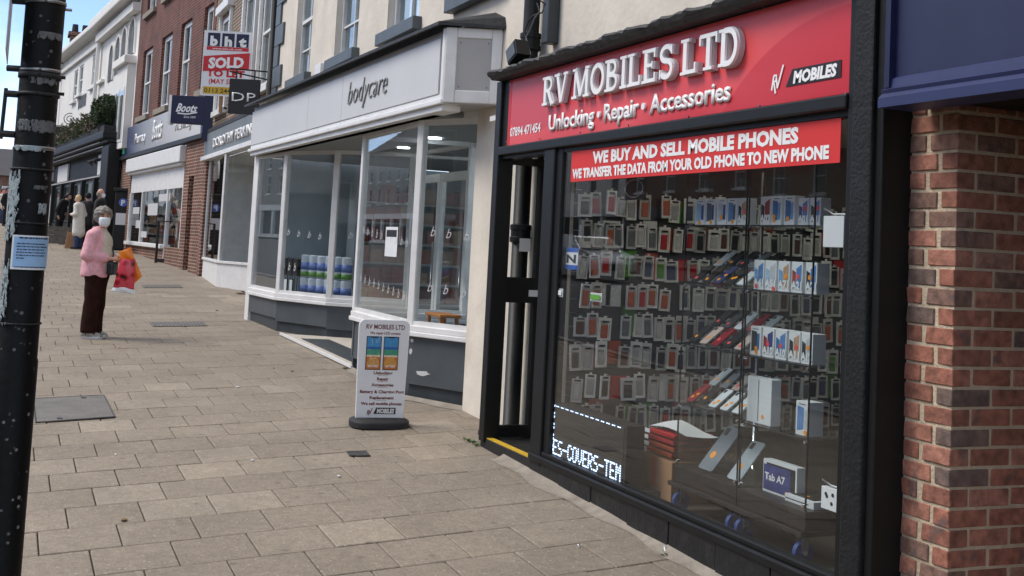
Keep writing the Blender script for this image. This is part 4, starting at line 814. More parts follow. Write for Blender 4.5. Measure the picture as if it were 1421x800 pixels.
# rain pipes, cables and the flood lamp above the phone shop
rp = thing('rain_pipe', 'black cast iron rain pipe running down the cream wall behind the shop sign', 'pipe', (-8.5, 3.70, .45))
p0 = onY(737, 40, 3.70).x; MB().box(p0+.09, -8.425, 3.775, 3.797, .45, 2.9).build('back_board', MATS['black_paint'], rp); MB().tube([(p0, 3.70, .46), (p0, 3.70, 7.5)], .065, 16).build('pipe', MATS['black_paint'], rp, smooth=True)  # back_board: added black sheet that darkens the view through the side light
for z in (1.9, 3.42, 5.4): MB().lathe((p0, 3.70, z), [(.066, 0), (.085, .01), (.085, .045), (.078, .05), (.078, .10), (.085, .105), (.085, .14), (.066, .15)], 16).build('collar', MATS['black_paint'], rp, smooth='auto')
p1 = onY(759, 40, 3.72).x; tag(MB().box(p1-.055, p1+.055, 3.70, 3.80, 3.45, 7.5).build('cable_duct', MATS['dark_slate_paint'], bev=.01), 'grey square cable duct beside the rain pipe', 'duct')
for k, lab in enumerate(('thin black cable looping in front of the rain pipe', 'thin grey cable draped down from the duct')):
    pts = [onY(x, y, 3.60-.02*k) for x, y in (((748, 0), (757, 6), (752, 18), (740, 22), (734, 28), (728, 45), (735, 75)), ((745, 5), (749, 16), (742, 25), (736, 40), (730, 52), (736, 76)))[k]]
    tag(MB().tube(pts, .006, 6).build('cable', MATS[('print_black', 'case_grey')[k]], smooth=True), lab, 'cable', 'cables by the rain pipe')
fl = thing('flood_lamp', 'small black flood lamp perched on the shop cornice left of the rain pipe', 'lamp', onY(718, 85, 3.42)); c0 = onY(719, 74, 3.42)
MB().obox(c0, (.085, .0, .035), (-.01, .06, .0), (-.03, 0, .06)).build('housing', MATS['black_paint'], fl, bev=.006); MB().tube([c0-Vector((0, 0, .05)), c0-Vector((0, -.05, .12))], .012, 8).build('bracket', MATS['black_paint'], fl); MB().obox(c0+Vector((0, -.062, 0)), (.07, 0, .028), (0, .003, 0), (-.024, 0, .045)).build('lens', MATS['slate_paint'], fl)
# ------------------------------------------------------------------ bodycare
BC = Fac((-17.6, 3.22), (-9.62, 3.40)); LB = BC.L
bcs = thing('drugstore_front', 'white framed drugstore front with glazed bays and a long pale fascia', 'shopfront', (-13.6, 3.4, .75))
z0f, z1f = 3.17, 3.665
seam = [0] + [BC.px(428, 160, .02)[0], BC.px(475, 150, .02)[0]] + [LB-.16]
for i in range(3): part('fascia_panel', 'grey_panel', (seam[i]+.004, seam[i+1]-.004, -.1, .03, z0f, z1f), F=BC, parent=bcs, bev=.004)
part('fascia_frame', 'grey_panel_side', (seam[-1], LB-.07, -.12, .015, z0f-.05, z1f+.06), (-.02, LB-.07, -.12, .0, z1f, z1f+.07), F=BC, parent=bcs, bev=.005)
part('corner_post', 'white_paint', (LB-.07, LB+.0, -.12, .05, z0f-.09, z1f+.07), F=BC, parent=bcs, bev=.012)
part('under_trim', 'white_paint', (-.02, LB, -.12, .06, z0f-.10, z0f-.055), (-.02, LB-.07, -.12, .02, z0f-.055, z0f), F=BC, parent=bcs, bev=.008); part('window_head', 'white_paint', (.0, LB-.05, -.15, .025, z0f-.155, z0f-.10), F=BC, parent=bcs, bev=.006)
# return panel to the wall
RT = Fac((BC.p(LB, .04, 0).x, BC.p(LB, .04, 0).y), (-9.40, 3.8))
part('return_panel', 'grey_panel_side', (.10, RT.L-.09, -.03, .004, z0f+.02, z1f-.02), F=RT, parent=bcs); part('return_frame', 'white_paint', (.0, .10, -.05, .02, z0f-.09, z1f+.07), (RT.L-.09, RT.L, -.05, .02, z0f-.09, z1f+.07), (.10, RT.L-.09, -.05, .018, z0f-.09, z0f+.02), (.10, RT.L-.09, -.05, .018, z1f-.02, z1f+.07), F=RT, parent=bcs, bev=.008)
for u, z in ((.13, z1f-.06), (RT.L-.12, z1f-.06), (.13, z0f+.05), (RT.L-.12, z0f+.05)): MB().tube([RT.p(u, .003, z), RT.p(u, .008, z)], .007, 8).build('screw', MATS['case_grey'], bcs)
rf = MB(); e0, e1, e2 = BC.p(-.15, .13, z1f+.08), BC.p(LB+.03, .13, z1f+.08), RT.p(RT.L+.03, .06, z1f+.06); h = Vector((0, 0, .028))
i0, i1, i2 = BC.p(-.15, -.5, z1f+.30), Vector((BC.p(LB, 0, 0).x+.02, 3.80, z1f+.24)), Vector((-9.36, 3.81, z1f+.16))
rf.add([e0, e1, e2, i0, i1, i2, e0+h, e1+h, e2+h, i0+h*.4, i1+h*.4, i2+h*.4], [(0, 1, 7, 6), (1, 2, 8, 7), (6, 7, 10, 9), (7, 8, 11, 10), (0, 3, 4, 1), (1, 4, 5, 2), (0, 6, 9, 3)]); rf.build('lead_roof', MATS['lead'], bcs)
u1, zz1 = BC.px(482, 148, .04); u2, zz2 = BC.px(537, 116, .04)
ftext(BC, 'bodycare', mat('letter_grey', (138, 140, 138), .4, var=.05), bcs, u1, .032, z0f+.15, .265, w=u2-u1, ext=.012, shear=.25, align='L', bold=-.02)
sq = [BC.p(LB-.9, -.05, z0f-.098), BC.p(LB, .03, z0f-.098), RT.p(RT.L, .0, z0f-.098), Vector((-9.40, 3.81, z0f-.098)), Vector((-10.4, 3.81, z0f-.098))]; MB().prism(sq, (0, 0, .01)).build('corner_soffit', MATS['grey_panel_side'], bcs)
for a_, b_ in (((-10.42, 3.56), (-9.80, 3.86)),): MB().fbox(Fac(a_, b_), -.2, .72, -.03, -.005, z0f-.16, z0f-.098).build('window_head', MATS['white_paint'], bcs)
# plan of the bays
G = lambda x, y: (onG(x, y).x, onG(x, y).y)
L1, L2, L3, L4 = (-17.45, 3.30), (-16.05, 3.40), (-15.1, 3.86), (-14.5, 4.72)
R1, R2, R3 = (-12.55, 3.50), (-10.60, 3.50), (-9.82, 3.90); R0 = (-12.40, 4.72)
SILL = BC.px(391, 419, 0)[1]; SILL = 1.10; ZT = z0f-.155
mat('riser', (74, 80, 84), .5, bump=.15, bscale=20, var=.12, scale=4, dirt=.25, dscale=5, dcol=(52, 57, 60))
def bay(a, b_, posts=(1, 1), extra=None, ic=0):
    F = Fac(a, b_); zb = gz((a[0]+b_[0])/2, 3.5)-.15
    part('stall_riser', 'riser', (0, F.L, -.08, .0, zb+.30, SILL-.10), F=F, parent=bcs); part('kick_plate', 'dark_slate_paint', (.01, F.L-.01, -.10, -.03, zb, zb+.30), F=F, parent=bcs)
    part('bay_sill', 'white_paint', (-.02, F.L+.02, -.10, .045, SILL-.10, SILL-.055), (-.01, F.L+.01, -.10, .03, SILL-.055, SILL), F=F, parent=bcs, bev=.008)
    if posts[0]: part('bay_post', 'white_paint', (-.03, .05, -.06, .012, SILL, ZT), F=F, parent=bcs, bev=.008)
    if posts[1]: part('bay_post', 'white_paint', (F.L-.05, F.L+.03, -.06, .012, SILL, ZT), F=F, parent=bcs, bev=.008)
    part('bay_rail', 'white_paint', (.05, F.L-.05, -.05, .006, SILL, SILL+.04), (.05, F.L-.05, -.05, .006, ZT-.05, ZT), F=F, parent=bcs)
    MB().fbox(F, .05, F.L-.05, -.022, -.016, SILL+.04, ZT-.05).build('bay_pane', MATS['shop_glass'], bcs)
    return F
FL1 = bay(L1, L2, (1, 0)); FL2 = bay(L2, L3, (1, 0)); FL3 = bay(L3, L4, (1, 1)); FR1 = bay(R1, R2, (1, 0)); FR2 = bay(R2, R3, (1, 1)); FR0 = bay(R0, R1, (0, 0))
part('bay_end', 'white_paint', (-.2, .0, -.08, .01, .5, ZT), F=FL1, parent=bcs)
part('soffit', 'store_grey', (0, LB-.45, -3.2, -.05, ZT+.0, ZT+.04), F=BC, parent=bcs)
tile = tag(MB().prism([Vector((x, y, gz(x, y)+.012)) for x, y in ((-15.5, 3.38), (-12.5, 3.5), (-12.4, 4.75), (-14.5, 4.75))], (0, 0, .02)).build('entrance_tiles', mat('tile', (196, 188, 176), .5, var=.08, scale=6)), 'pale tiled drugstore entrance floor with a grey mat', 'tiled floor'); 
def gq(pts, dz): return [Vector((x, y, gz(x, y)+dz)) for x, y in pts]
MB().prism(gq(((-14.9, 3.50), (-12.75, 3.58), (-12.78, 3.90), (-14.75, 3.82)), .034), (0, 0, .006)).build('mat', MATS['dark_slate_paint'], tile); MB().prism(gq(((-15.55, 3.36), (-12.45, 3.48), (-12.45, 3.505), (-15.5, 3.39)), .012), (0, 0, .03)).build('edge_strip', MATS['white_paint'], tile)
# shop doors at the back of the recess (the lit store behind)
DB = Fac((-14.9, 4.72), (-12.9, 4.72))
def glazed_door(F, a, c, parent):
    z = gz(-13.9, 4.7)+.03; d = MB(); t = .085
    d.fbox(F, a, a+t, -.03, .02, z, z+2.12); d.fbox(F, c-t, c, -.03, .02, z, z+2.12); d.fbox(F, a+t, c-t, -.03, .02, z, z+.22); d.fbox(F, a+t, c-t, -.03, .02, z+2.02, z+2.12)
    o = d.build('shop_door', MATS['white_paint'], parent, bev=.004); MB().fbox(F, a+t, c-t, -.008, -.002, z+.22, z+2.02).build('pane', MATS['shop_glass'], o); MB().tube([F.p(c-.04, .05, z+.8), F.p(c-.04, .05, z+1.3)], .014, 8).build('handle', MATS['steel'], o, smooth=True)
# the doors stand folded back into the store, seen through the right bay
DD = Fac((-14.45, 4.74), (-12.42, 4.74)); glazed_door(DD, .06, 1.0, bcs); glazed_door(DD, 1.02, 1.97, bcs)
part('door_frame', 'white_paint', (0, .06, -.05, .04, .7, ZT), (1.97, 2.03, -.05, .04, .7, ZT), (.06, 1.97, -.05, .04, 2.98, ZT), F=DD, parent=bcs)
# store room
part('store_floor', 'interior_wall', (-.2, LB, -6.5, -1.55, .62, .68), F=BC, parent=bcs); part('store_back', 'store_grey', (-.2, LB+.3, -6.6, -6.5, .6, ZT), F=BC, parent=bcs); part('store_side', 'panel_white', (-.2, -.14, -6.5, -.12, .6, ZT), F=BC, parent=bcs); part('store_right', 'panel_white', (LB+.1, LB+.16, -6.5, -.5, .5, ZT), F=BC, parent=bcs); part('store_soffit', 'store_grey', (-.2, LB+.2, -6.5, -3.2, ZT, ZT+.04), F=BC, parent=bcs)
for pl in ([(-17.40, 3.40), (-16.08, 3.50), (-15.22, 3.92), (-15.05, 4.6), (-17.40, 4.5)], [(-12.45, 3.60), (-10.64, 3.60), (-9.95, 3.95), (-9.95, 4.5), (-12.75, 4.55)]): MB().prism([Vector((x, y, .98)) for x, y in pl], (0, 0, .035)).build('bay_floor', MATS['slate_paint'], bcs)
for (u, d, w_, l_) in ((5.4, -2.2, .3, 1.2), (3.0, -3.6, .3, 1.2), (6.9, -4.4, .3, 1.2)):
    tag(MB().fbox(BC, u, u+l_, d-w_, d, ZT-.04, ZT-.012).build('ceiling_panel_light', MATS['lamp_white']), {5.4: 'lit ceiling panel just inside the drugstore door', 3.0: 'lit ceiling panel at the middle of the drugstore', 6.9: 'lit ceiling panel deep inside the drugstore'}[u], 'ceiling light', 'lit ceiling panels in the drugstore')
for i, (px, py, lab) in enumerate(((478, 213, 'round lit downlight over the left bay'), (603, 193, 'round lit downlight over the right bay splay'), (560, 206, 'round lit downlight over the right bay front'), (641, 205, 'round lit downlight near the emergency exit sign'))):
    q = onZ(px, py, ZT-.014); tag(MB().tube([q, q+Vector((0, 0, .013))], .075, 16).build('downlight', MATS['lamp_white']), lab, 'downlight', 'round downlights')
mat('exit_green', (40, 150, 96), .5, emit=.5, var=.1); q = BC.p(6.6, -2.8, 2.62)
ex = thing('exit_sign', 'green running man emergency exit sign inside the drugstore', 'sign', q); part('plate', 'exit_green', (6.45, 6.85, -2.82, -2.80, 2.55, 2.75), F=BC, parent=ex); part('pictogram', 'letter_white', (6.52, 6.58, -2.799, -2.797, 2.58, 2.72), (6.62, 6.78, -2.799, -2.797, 2.63, 2.67), F=BC, parent=ex)
# shelving with reddish goods
GC = [(150, 52, 36), (176, 84, 50), (120, 40, 40), (190, 150, 120), (90, 96, 110), (200, 196, 188)]
GM = [mat(f'goods_{i}', c, .5, var=.2, scale=12) for i, c in enumerate(GC)]
def shelf_unit(label, F, u0, u1, d, zs, ztop, ncol, hue):
    t = thing('shelf_unit', label, 'shelves', F.p(u0, d, zs[0]), 'drugstore shelf units'); b = MB(); b.fbox(F, u0, u1, d-.42, d-.40, zs[0]-.1, ztop); b.fbox(F, u0-.03, u0, d-.42, d, zs[0]-.1, ztop); b.fbox(F, u1, u1+.03, d-.42, d, zs[0]-.1, ztop); b.build('frame', MATS['panel_white'], t)
    for z in zs:
        MB().fbox(F, u0, u1, d-.40, d, z-.03, z).build('shelf', MATS['ceiling_white'], t); k = 0; u = u0+.02
        while u < u1-.1:
            wd = (u1-u0)/ncol*rnd.uniform(.7, 1.1); hh = rnd.uniform(.16, .27); MB().fbox(F, u, min(u+wd*.92, u1-.01), d-.3, d-.04, z+.001, z+hh).build('goods_pack', GM[rnd.choice(hue)], t); u += wd
LW = Fac((-17.58, 4.75), (-17.62, 7.6)); shelf_unit('tall shelves of reddish packs along the drugstore left wall', LW, .0, 2.7, .45, [.95, 1.25, 1.55, 1.85, 2.15, 2.45], 2.75, 12, (0, 0, 1, 2, 3))
shelf_unit('shelves of orange packs deep in the middle of the drugstore', BC, 2.2, 6.6, -4.2, [.95, 1.3, 1.65, 2.0], 2.45, 16, (0, 1, 5, 4))
shelf_unit('shelves of grey packs behind the right bay', BC, 3.4, 5.4, -2.4, [1.0, 1.25, 1.5, 1.75, 2.0, 2.25], 2.55, 9, (4, 4, 5, 3))
# paper-towel packs and gift bags in the left bay
mat('roll_wrap', (196, 204, 214), .5, var=.06, scale=8); mat('roll_blue', (98, 122, 180), .5, var=.25, scale=14); mat('roll_green', (86, 136, 60), .5, var=.2, scale=14)
for r in range(2):
    for k in range(6):
        px = 430+k*11.2 if k < 2 else 455+(k-2)*10.5; c = Vector((-15.95+.155*k, 3.75+.072*k, 1.025+.305*r)); t = thing('paper_towel_roll', f'wrapped paper towel roll, {ORD[k]} from left in the {"upper" if r else "lower"} row of the drugstore window', 'paper towel', c, 'wrapped paper towel rolls in the window')
        MB().lathe(c, [(.060, 0), (.070, .006), (.070, .285), (.055, .297), (.02, .299)], 14).build('wrap', MATS['roll_wrap'], t, smooth='auto'); MB().lathe(c, [(.0712, .10), (.0712, .20)], 14).build('blue_band', MATS['roll_blue'], t, smooth=True); MB().lathe(c, [(.0714, .01), (.0714, .075)], 14).build('green_band', MATS['roll_green'], t, smooth=True)
for k in range(3):
    F = Fac((-16.60+.21*k, 3.56+.03*k), (-16.42+.21*k, 3.585+.03*k)); t = thing('gift_bag', f'black gift bag with a white b, {ORD[k]} from left in the drugstore window', 'bag', F.p(.09, 0, 1.35), 'black gift bags with a white b')
    part('bag', 'print_black', (0, .17, -.07, 0, 1.33, 1.56), F=F, parent=t, bev=.005); ftext(F, 'b', MATS['letter_white'], t, .085, .002, 1.40, .11, shear=.3, bold=.01)
    t2 = thing('framed_card', f'small white price card in a black frame, {ORD[k]} from left under the gift bags', 'card', F.p(.09, .03, 1.06), 'framed cards under the gift bags'); part('card_frame', 'print_black', (.02, .15, .03, .045, 1.06, 1.29), F=F, parent=t2); part('card', 'white_plastic', (.033, .137, .0455, .047, 1.073, 1.277), F=F, parent=t2)
t = thing('bag_rack', 'black wire rack holding the gift bags in the drugstore window', 'rack', (-16.35, 3.68, 1.02)); b = MB()
for k in range(7): b.tube([(-16.66+.1*k, 3.66+.012*k, 1.02), (-16.66+.1*k, 3.66+.012*k, 1.58)], .005, 5)
b.build('wire', MATS['print_black'], t)
# etched b marks on the glass
for F, us, zz, nm in ((FL2, [.14, .36, .58, .80], (1.88,), 'left'), (FL3, [.25], (1.88,), 'inner'), (FR1, [.15+.17*k for k in range(10)], (1.93, 1.42), 'front'), (FR2, [.22, .42, .64], (1.93, 1.42), 'splay')):
    for zq in zz:
        for k, u in enumerate(us):
            if F.L-.1 > u: ftext(F, 'b', MATS['grey_panel'], bcs, u, -.015, zq-.012*k, .095, shear=.35, name='etched_mark', bold=-.01)
nb = thing('door_notice', 'narrow white opening hours notice on the drugstore glass', 'notice', FR1.p(.8, -.01, 1.5)); u1, z1 = FR1.px(534, 315); u2, z2 = FR1.px(548, 357); part('sheet', 'white_plastic', (u1, u2, -.0155, -.0145, z2, z1), F=FR1, parent=nb); part('heading', 'print_black', (u1+.03, u2-.03, -.0143, -.0138, z1-.10, z1-.03), F=FR1, parent=nb)
st = thing('wooden_stool', 'low stool with an orange wooden seat behind the right bay glass', 'stool', (-10.95, 3.95, 1.04)); q = ORG[st.name]; MB().box(q.x-.25, q.x+.2, q.y-.1, q.y+.12, 1.16, 1.19).build('seat', mat('pine', (190, 120, 50), .5, var=.2, scale=10), st, bev=.006); 
for dx in (-.2, .15):
    for dy in (-.07, .09): MB().box(q.x+dx-.015, q.x+dx+.015, q.y+dy-.015, q.y+dy+.015, 1.04, 1.16).build('leg', MATS['pine'], st)
ps = thing('paper_stack', 'tall stack of thin baskets in the corner of the right bay', 'stack', (-10.05, 4.02, 1.04))
for k in range(24): MB().box(-10.17+rnd.uniform(-.01, .01), -9.97, 3.94, 4.10, 1.045+k*.018, 1.057+k*.018).build('tray', GM[rnd.choice((4, 4, 5, 2))], ps)
# ------------------------------------------------------------------ Dorothy Perkins
DP = Fac((-26.75, 3.9), (-19.3, 3.9)); LD = DP.L
dp = thing('fashion_shop_front', 'grey fascia fashion shop front with white risers between chemist and drugstore', 'shopfront', (-23, 3.9, .9))
mat('dp_grey', (112, 118, 120), .5, var=.08, scale=2, dirt=.2, dscale=2, dcol=(86, 90, 92))
part('fascia', 'dp_grey', (0, LD, -.1, .06, 3.52, 4.02), F=DP, parent=dp, bev=.006); part('fascia_trim', 'white_paint', (-.02, LD, -.1, .12, 3.42, 3.515), F=DP, parent=dp, bev=.01)
u1 = DP.px(298, 190, .06)[0]; u2 = DP.px(354, 176, .06)[0]; ftext(DP, 'DOROTHY PERKINS', MATS['letter_white'], dp, u1, .062, 3.64, .20, w=u2-u1, ext=.03, bold=.012, align='L')
# brick strip and window
part('pier', 'dark_brick', (.02, .32, -.25, .03, .6, 3.42), F=DP, parent=dp)
D1, D2, D3, D4 = (-26.38, 3.93), (-23.6, 3.80), (-22.4, 4.3), (-20.4, 3.84)
def dpbay(a, b_, ro=.42):
    F = Fac(a, b_); zb = gz((a[0]+b_[0])/2, 3.9)-.2; zs = 1.28
    part('riser', 'white_paint', (0, F.L, -.1, 0, zb, zs), F=F, parent=dp, bev=.005); part('riser_cap', 'white_paint', (-.01, F.L+.01, -.1, .03, zs+.001, zs+.05), F=F, parent=dp, bev=.005); part('window_post', 'white_paint', (0, .06, -.06, .01, zs+.05, 3.42), F=F, parent=dp); MB().fbox(F, .06, F.L, -.02, -.014, zs+.05, 3.42).build('window_pane', MATS['shop_glass'], dp); return F
dpbay(D1, D2); dpbay(D2, D3); dpbay(D3, D4); dpbay(D4, (-19.3, 3.84))
part('back_wall', 'white_paint', (0, LD, -2.6, -2.5, .6, 3.42), F=DP, parent=dp); part('floor', 'grey_panel_side', (0, LD, -2.5, -.5, 1.1, 1.2), F=DP, parent=dp); part('ceiling', 'ceiling_white', (0, LD, -2.5, -.1, 3.38, 3.42), F=DP, parent=dp)
part('side_panel', 'white_paint', (.3, .36, -2.5, -.4, .9, 3.38), F=DP, parent=dp); mat('beige_panel', (176, 160, 142), .7, var=.06)
part('display_panel', 'beige_panel', (2.5, 3.6, -1.1, -1.05, 1.2, 3.38), F=DP, parent=dp); part('display_panel', 'white_paint', (1.7, 2.3, -1.3, -1.25, 1.2, 3.38), F=DP, parent=dp)
# brown brick storey above
bb = thing('brown_brick_building', 'brown brick upper storey with white sash windows above the fashion shop', 'building', (-23, 3.95, 4.0)); BB = Fac((-26.85, 3.93), (-19.28, 3.93))
wn = [(.9, 2.1), (3.75, 4.95), (5.55, 6.65)]; WB = 4.45
holed_wall(BB, 0, BB.L, 3.9, 9.6, [(a, c, WB, WB+2.0) for a, c in wn]+[(a, c, WB+2.9, WB+4.3) for a, c in wn], MATS['brown_brick'], bb)
for a, c in wn:
    sash(BB, a, c, WB, WB+2.0, bb, 2, 2, fr=.09, d=-.05, sill=.12, sm='white_paint'); sash(BB, a, c, WB+2.9, WB+4.3, bb, 2, 2, fr=.09, sill=.12, sm='white_paint')
    MB().fbox(BB, a-.12, a-.02, -.05, .06, WB-.05, WB+2.1).build('window_surround', MATS['white_paint'], bb); MB().fbox(BB, c+.02, c+.12, -.05, .06, WB-.05, WB+2.1).build('window_surround', MATS['white_paint'], bb); MB().fbox(BB, a-.2, c+.2, -.05, .14, WB+2.1, WB+2.28).build('window_hood', MATS['white_paint'], bb, bev=.01); MB().fbox(BB, (a+c)/2-.12, (a+c)/2+.12, -.05, .10, WB+2.3, WB+2.75).build('keystone', MATS['white_paint'], bb, bev=.02)
MB().fbox(BB, 0, BB.L, -.1, .10, 4.02, 4.10).build('flashing', MATS['lead'], bb)
tag(MB().tube([BB.p(7.0, .08, 4.05), BB.p(7.0, .08, 9.4)], .05, 10).build('iron_downpipe', MATS['rubber_black'], smooth=True), 'old black downpipe between the brown brick and the cream building', 'pipe')
# ------------------------------------------------------------------ Boots
BT = Fac((-38.7, 3.14), (-26.95, 3.93)); LT = BT.L
bt = thing('chemist_front', 'chemist shop front with a long blue and cream lit fascia and brick piers', 'shopfront', (-33, 3.5, 1.0))
def boots_fascia():
    m, nt, b = newmat('chemist_fascia'); L = nt.links; tc = N(nt, 'ShaderNodeTexCoord'); sx = N(nt, 'ShaderNodeSeparateXYZ'); L.new(tc.outputs['Object'], sx.inputs[0])
    r = N(nt, 'ShaderNodeMapRange'); r.inputs[1].default_value = -5.8; r.inputs[2].default_value = 6.2; L.new(sx.outputs[0], r.inputs[0]); rp = N(nt, 'ShaderNodeValToRGB'); e = rp.color_ramp.elements; e[0].color = lin((26, 40, 88)); e[1].color = lin((208, 202, 192)); e[0].position = .06; e[1].position = 1.0
    x = e.new(.15); x.color = lin((60, 68, 96)); x = e.new(.34); x.color = lin((136, 134, 134)); x = e.new(.7); x.color = lin((186, 180, 172)); L.new(r.outputs[0], rp.inputs[0]); L.new(rp.outputs[0], b.inputs['Base Color']); b.inputs['Roughness'].default_value = .35
boots_fascia(); ZF0, ZF1 = 4.06, 4.92
part('fascia', 'chemist_fascia', (0, LT-.25, -.1, .08, ZF0, ZF1), F=BT, parent=bt, bev=.01); part('fascia_end', 'navy', (LT-.25, LT+.05, -.1, .12, ZF0-.05, ZF1), F=BT, parent=bt, bev=.01); part('fascia_trim', 'print_black', (0, LT, -.1, .14, ZF0-.10, ZF0), F=BT, parent=bt)
ftext(BT, 'Pharmacy', MATS['letter_white'], bt, BT.px(187, 195, .09)[0], .083, ZF0+.28, .30, w=BT.px(202, 190, .09)[0]-BT.px(187, 195, .09)[0], bold=.02, align='L', ext=.01)
u1 = BT.px(211, 190, .09)[0]; u2 = BT.px(225, 180, .09)[0]; ftext(BT, 'Boots', MATS['letter_white'], bt, u1, .083, ZF0+.22, .56, w=u2-u1, shear=.3, bold=.02, align='L', ext=.02); ftext(BT, 'Since 1849', MATS['letter_white'], bt, u2-.4, .083, ZF0+.12, .09, w=.9, align='C')
u1 = BT.px(243, 176, .09)[0]; ftext(BT, 'Pharmacy', MATS['letter_white'], bt, u1, .083, ZF0+.28, .30, w=2.0, bold=.02, align='L', ext=.01)
mat('cross_green', (60, 160, 110), .4, var=.05, emit=.15); part('green_cross', 'cross_green', (.30, .55, .08, .10, ZF0+.08, ZF0+.78), (.10, .30, .08, .10, ZF0+.30, ZF0+.56), (.55, .75, .08, .10, ZF0+.30, ZF0+.56), F=BT, parent=bt)
bx = lambda x, y, d=0: BT.px(x, y, d)[0]
# brick piers, lintel, window
uL, uA, uB, uC = bx(182, 260), bx(256, 260), bx(262, 260), bx(276, 260)
part('pier', 'dark_brick', (0, uL, -.4, .03, .5, ZF0-.1), F=BT, parent=bt); part('pier', 'dark_brick', (uA, uB+.1, -.4, .03, .5, ZF0-.1), F=BT, parent=bt); part('pier', 'dark_brick', (LT-1.0, LT+.15, -.4, .03, .5, ZF0-.1), F=BT, parent=bt); part('alcove_head', 'dark_brick', (uB+.1, LT-1.0, -.4, .025, 3.15, ZF0-.1), F=BT, parent=bt); part('alcove_back', 'dark_brick', (uB+.1, LT-1.0, -.42, -.38, .5, 3.15), F=BT, parent=bt); part('riser', 'dark_brick', (uL, uA, -.3, .0, .5, 1.45), F=BT, parent=bt)
part('shutter_box', 'white_paint', (uL-.1, uA+.05, -.2, .18, ZF0-.55, ZF0-.16), (uL-.1, uA+.0, -.2, .12, ZF0-.62, ZF0-.55), F=BT, parent=bt, bev=.02); part('window_board', 'white_paint', (uL, uA, -.1, .0, ZF0-1.15, ZF0-.62), F=BT, parent=bt)
um = [bx(x, 280) for x in (183, 197, 232, 252)]
part('window_post', 'white_paint', (uL, uL+.12, -.08, .02, 1.45, ZF0-1.15), (um[1], um[1]+.10, -.08, .02, 1.45, ZF0-1.15), (um[2], um[2]+.1, -.08, .02, 1.0, ZF0-1.15), (uA-.12, uA, -.08, .02, 1.45, ZF0-1.15), F=BT, parent=bt, bev=.006); part('window_sill', 'white_paint', (uL, um[2], -.1, .10, 1.40, 1.50), F=BT, parent=bt, bev=.01)
MB().fbox(BT, uL+.12, um[1], -.03, -.024, 1.5, ZF0-1.15).build('window_pane', MATS['shop_glass'], bt); MB().fbox(BT, um[1]+.1, um[2], -.03, -.024, 1.5, ZF0-1.15).build('window_pane', MATS['shop_glass'], bt); MB().fbox(BT, um[2]+.1, uA-.12, -.03, -.024, 1.0, ZF0-1.15).build('door_pane', MATS['shop_glass'], bt)
part('back_wall', 'interior_wall', (uL, uA, -3.1, -3.0, .8, ZF0-.6), F=BT, parent=bt); part('floor', 'interior_wall', (uL, uA, -3, -.3, .9, 1.0), F=BT, parent=bt); part('ceiling', 'ceiling_white', (uL, uA, -3, -.1, ZF0-.7, ZF0-.6), F=BT, parent=bt)
shelf_unit('chemist shelves of white bottles behind the window', BT, um[1]+.3, um[2]-.3, -2.3, [1.4, 1.75, 2.1, 2.45], 2.8, 7, (4, 5, 5, 3)); shelf_unit('chemist shelves beside the door', BT, um[2]+.2, uA-.3, -2.0, [1.3, 1.65, 2.0, 2.35, 2.7], 3.0, 4, (4, 5, 3))
for q, lab in (((184, 288, 192, 297), 'small blue and white poster on the chemist window'), ((205, 283, 217, 299), 'white notice on the middle of the chemist window'), ((220, 270, 235, 279), 'pale notice high on the chemist door'), ((194, 321, 202, 330), 'white access sticker low on the chemist window'), ((188, 306, 194, 317), 'pale sheet low in the left chemist window')):
    a, z1 = BT.px(q[0], q[1]); c, z0 = BT.px(q[2], q[3]); tag(MB().fbox(BT, a, c, -.02, -.015, z0, z1).build('window_notice', MATS['grey_panel']), lab, 'notice', 'notices on the chemist window')
mat('chemist_blue', (40, 60, 120), .5, var=.2); part('blue_strip', 'chemist_blue', (um[2]-.15, um[2]+.0, -.012, .0, 1.0, 1.9), F=BT, parent=bt)
gate = thing('metal_barrier', 'dark metal frame barrier by the chemist doorway', 'barrier', onG(216, 364)); g0 = onG(216, 365); g1 = onG(243, 366)
b = MB(); hh = Vector((0, 0, 1.05)); b.tube([g0, g0+hh, g1+hh, g1, g0+Vector((0, 0, .06))], .035, 8); b.build('frame', MATS['rubber_black'], gate); MB().tube([g0+Vector((0, 0, .08)), g1+Vector((0, 0, .08))], .03, 8).build('rail', MATS['rubber_black'], gate)
# red brick storeys
rb_ = thing('red_brick_building', 'tall red brick building with white sash windows above the chemist', 'building', (-33, 3.6, 4.9)); 
wn = [(bx(x0, y), bx(x1, y)) for x0, x1, y in ((196, 204, 120), (221, 232, 110), (248, 258, 90))]; 
W0, W1 = [], []
for (x0, x1, yb, yt) in ((193, 206, 162, 75), (218.5, 233, 149, 58), (245, 260, 134, 40), (277, 290, 118, 15)):
    a, zb_ = BT.px(x0, yb); c, _ = BT.px(x1, yb-8); W0.append((a, c))
hb, ht = 5.12, 7.1
holed_wall(BT, 1.15, LT, ZF1-.1, 13.5, [(a, c, hb, ht) for a, c in W0]+[(a, c, 8.2, 9.7) for a, c in W0]+[(a, c, 10.8, 12.2) for a, c in W0], MATS['red_brick'], rb_, d=-.0, dep=.3)
for a, c in W0:
    for e, g in ((hb, ht), (8.2, 9.7), (10.8, 12.2)): sash(BT, a, c, e, g, rb_, 2, 2, d=-.12, fr=.12, bar=.05, sill=.15, sm='concrete', backm='blind_white')
MB().fbox(BT, -.1, LT, -.4, .3, 13.5, 13.8).build('parapet', MATS['concrete'], rb_)
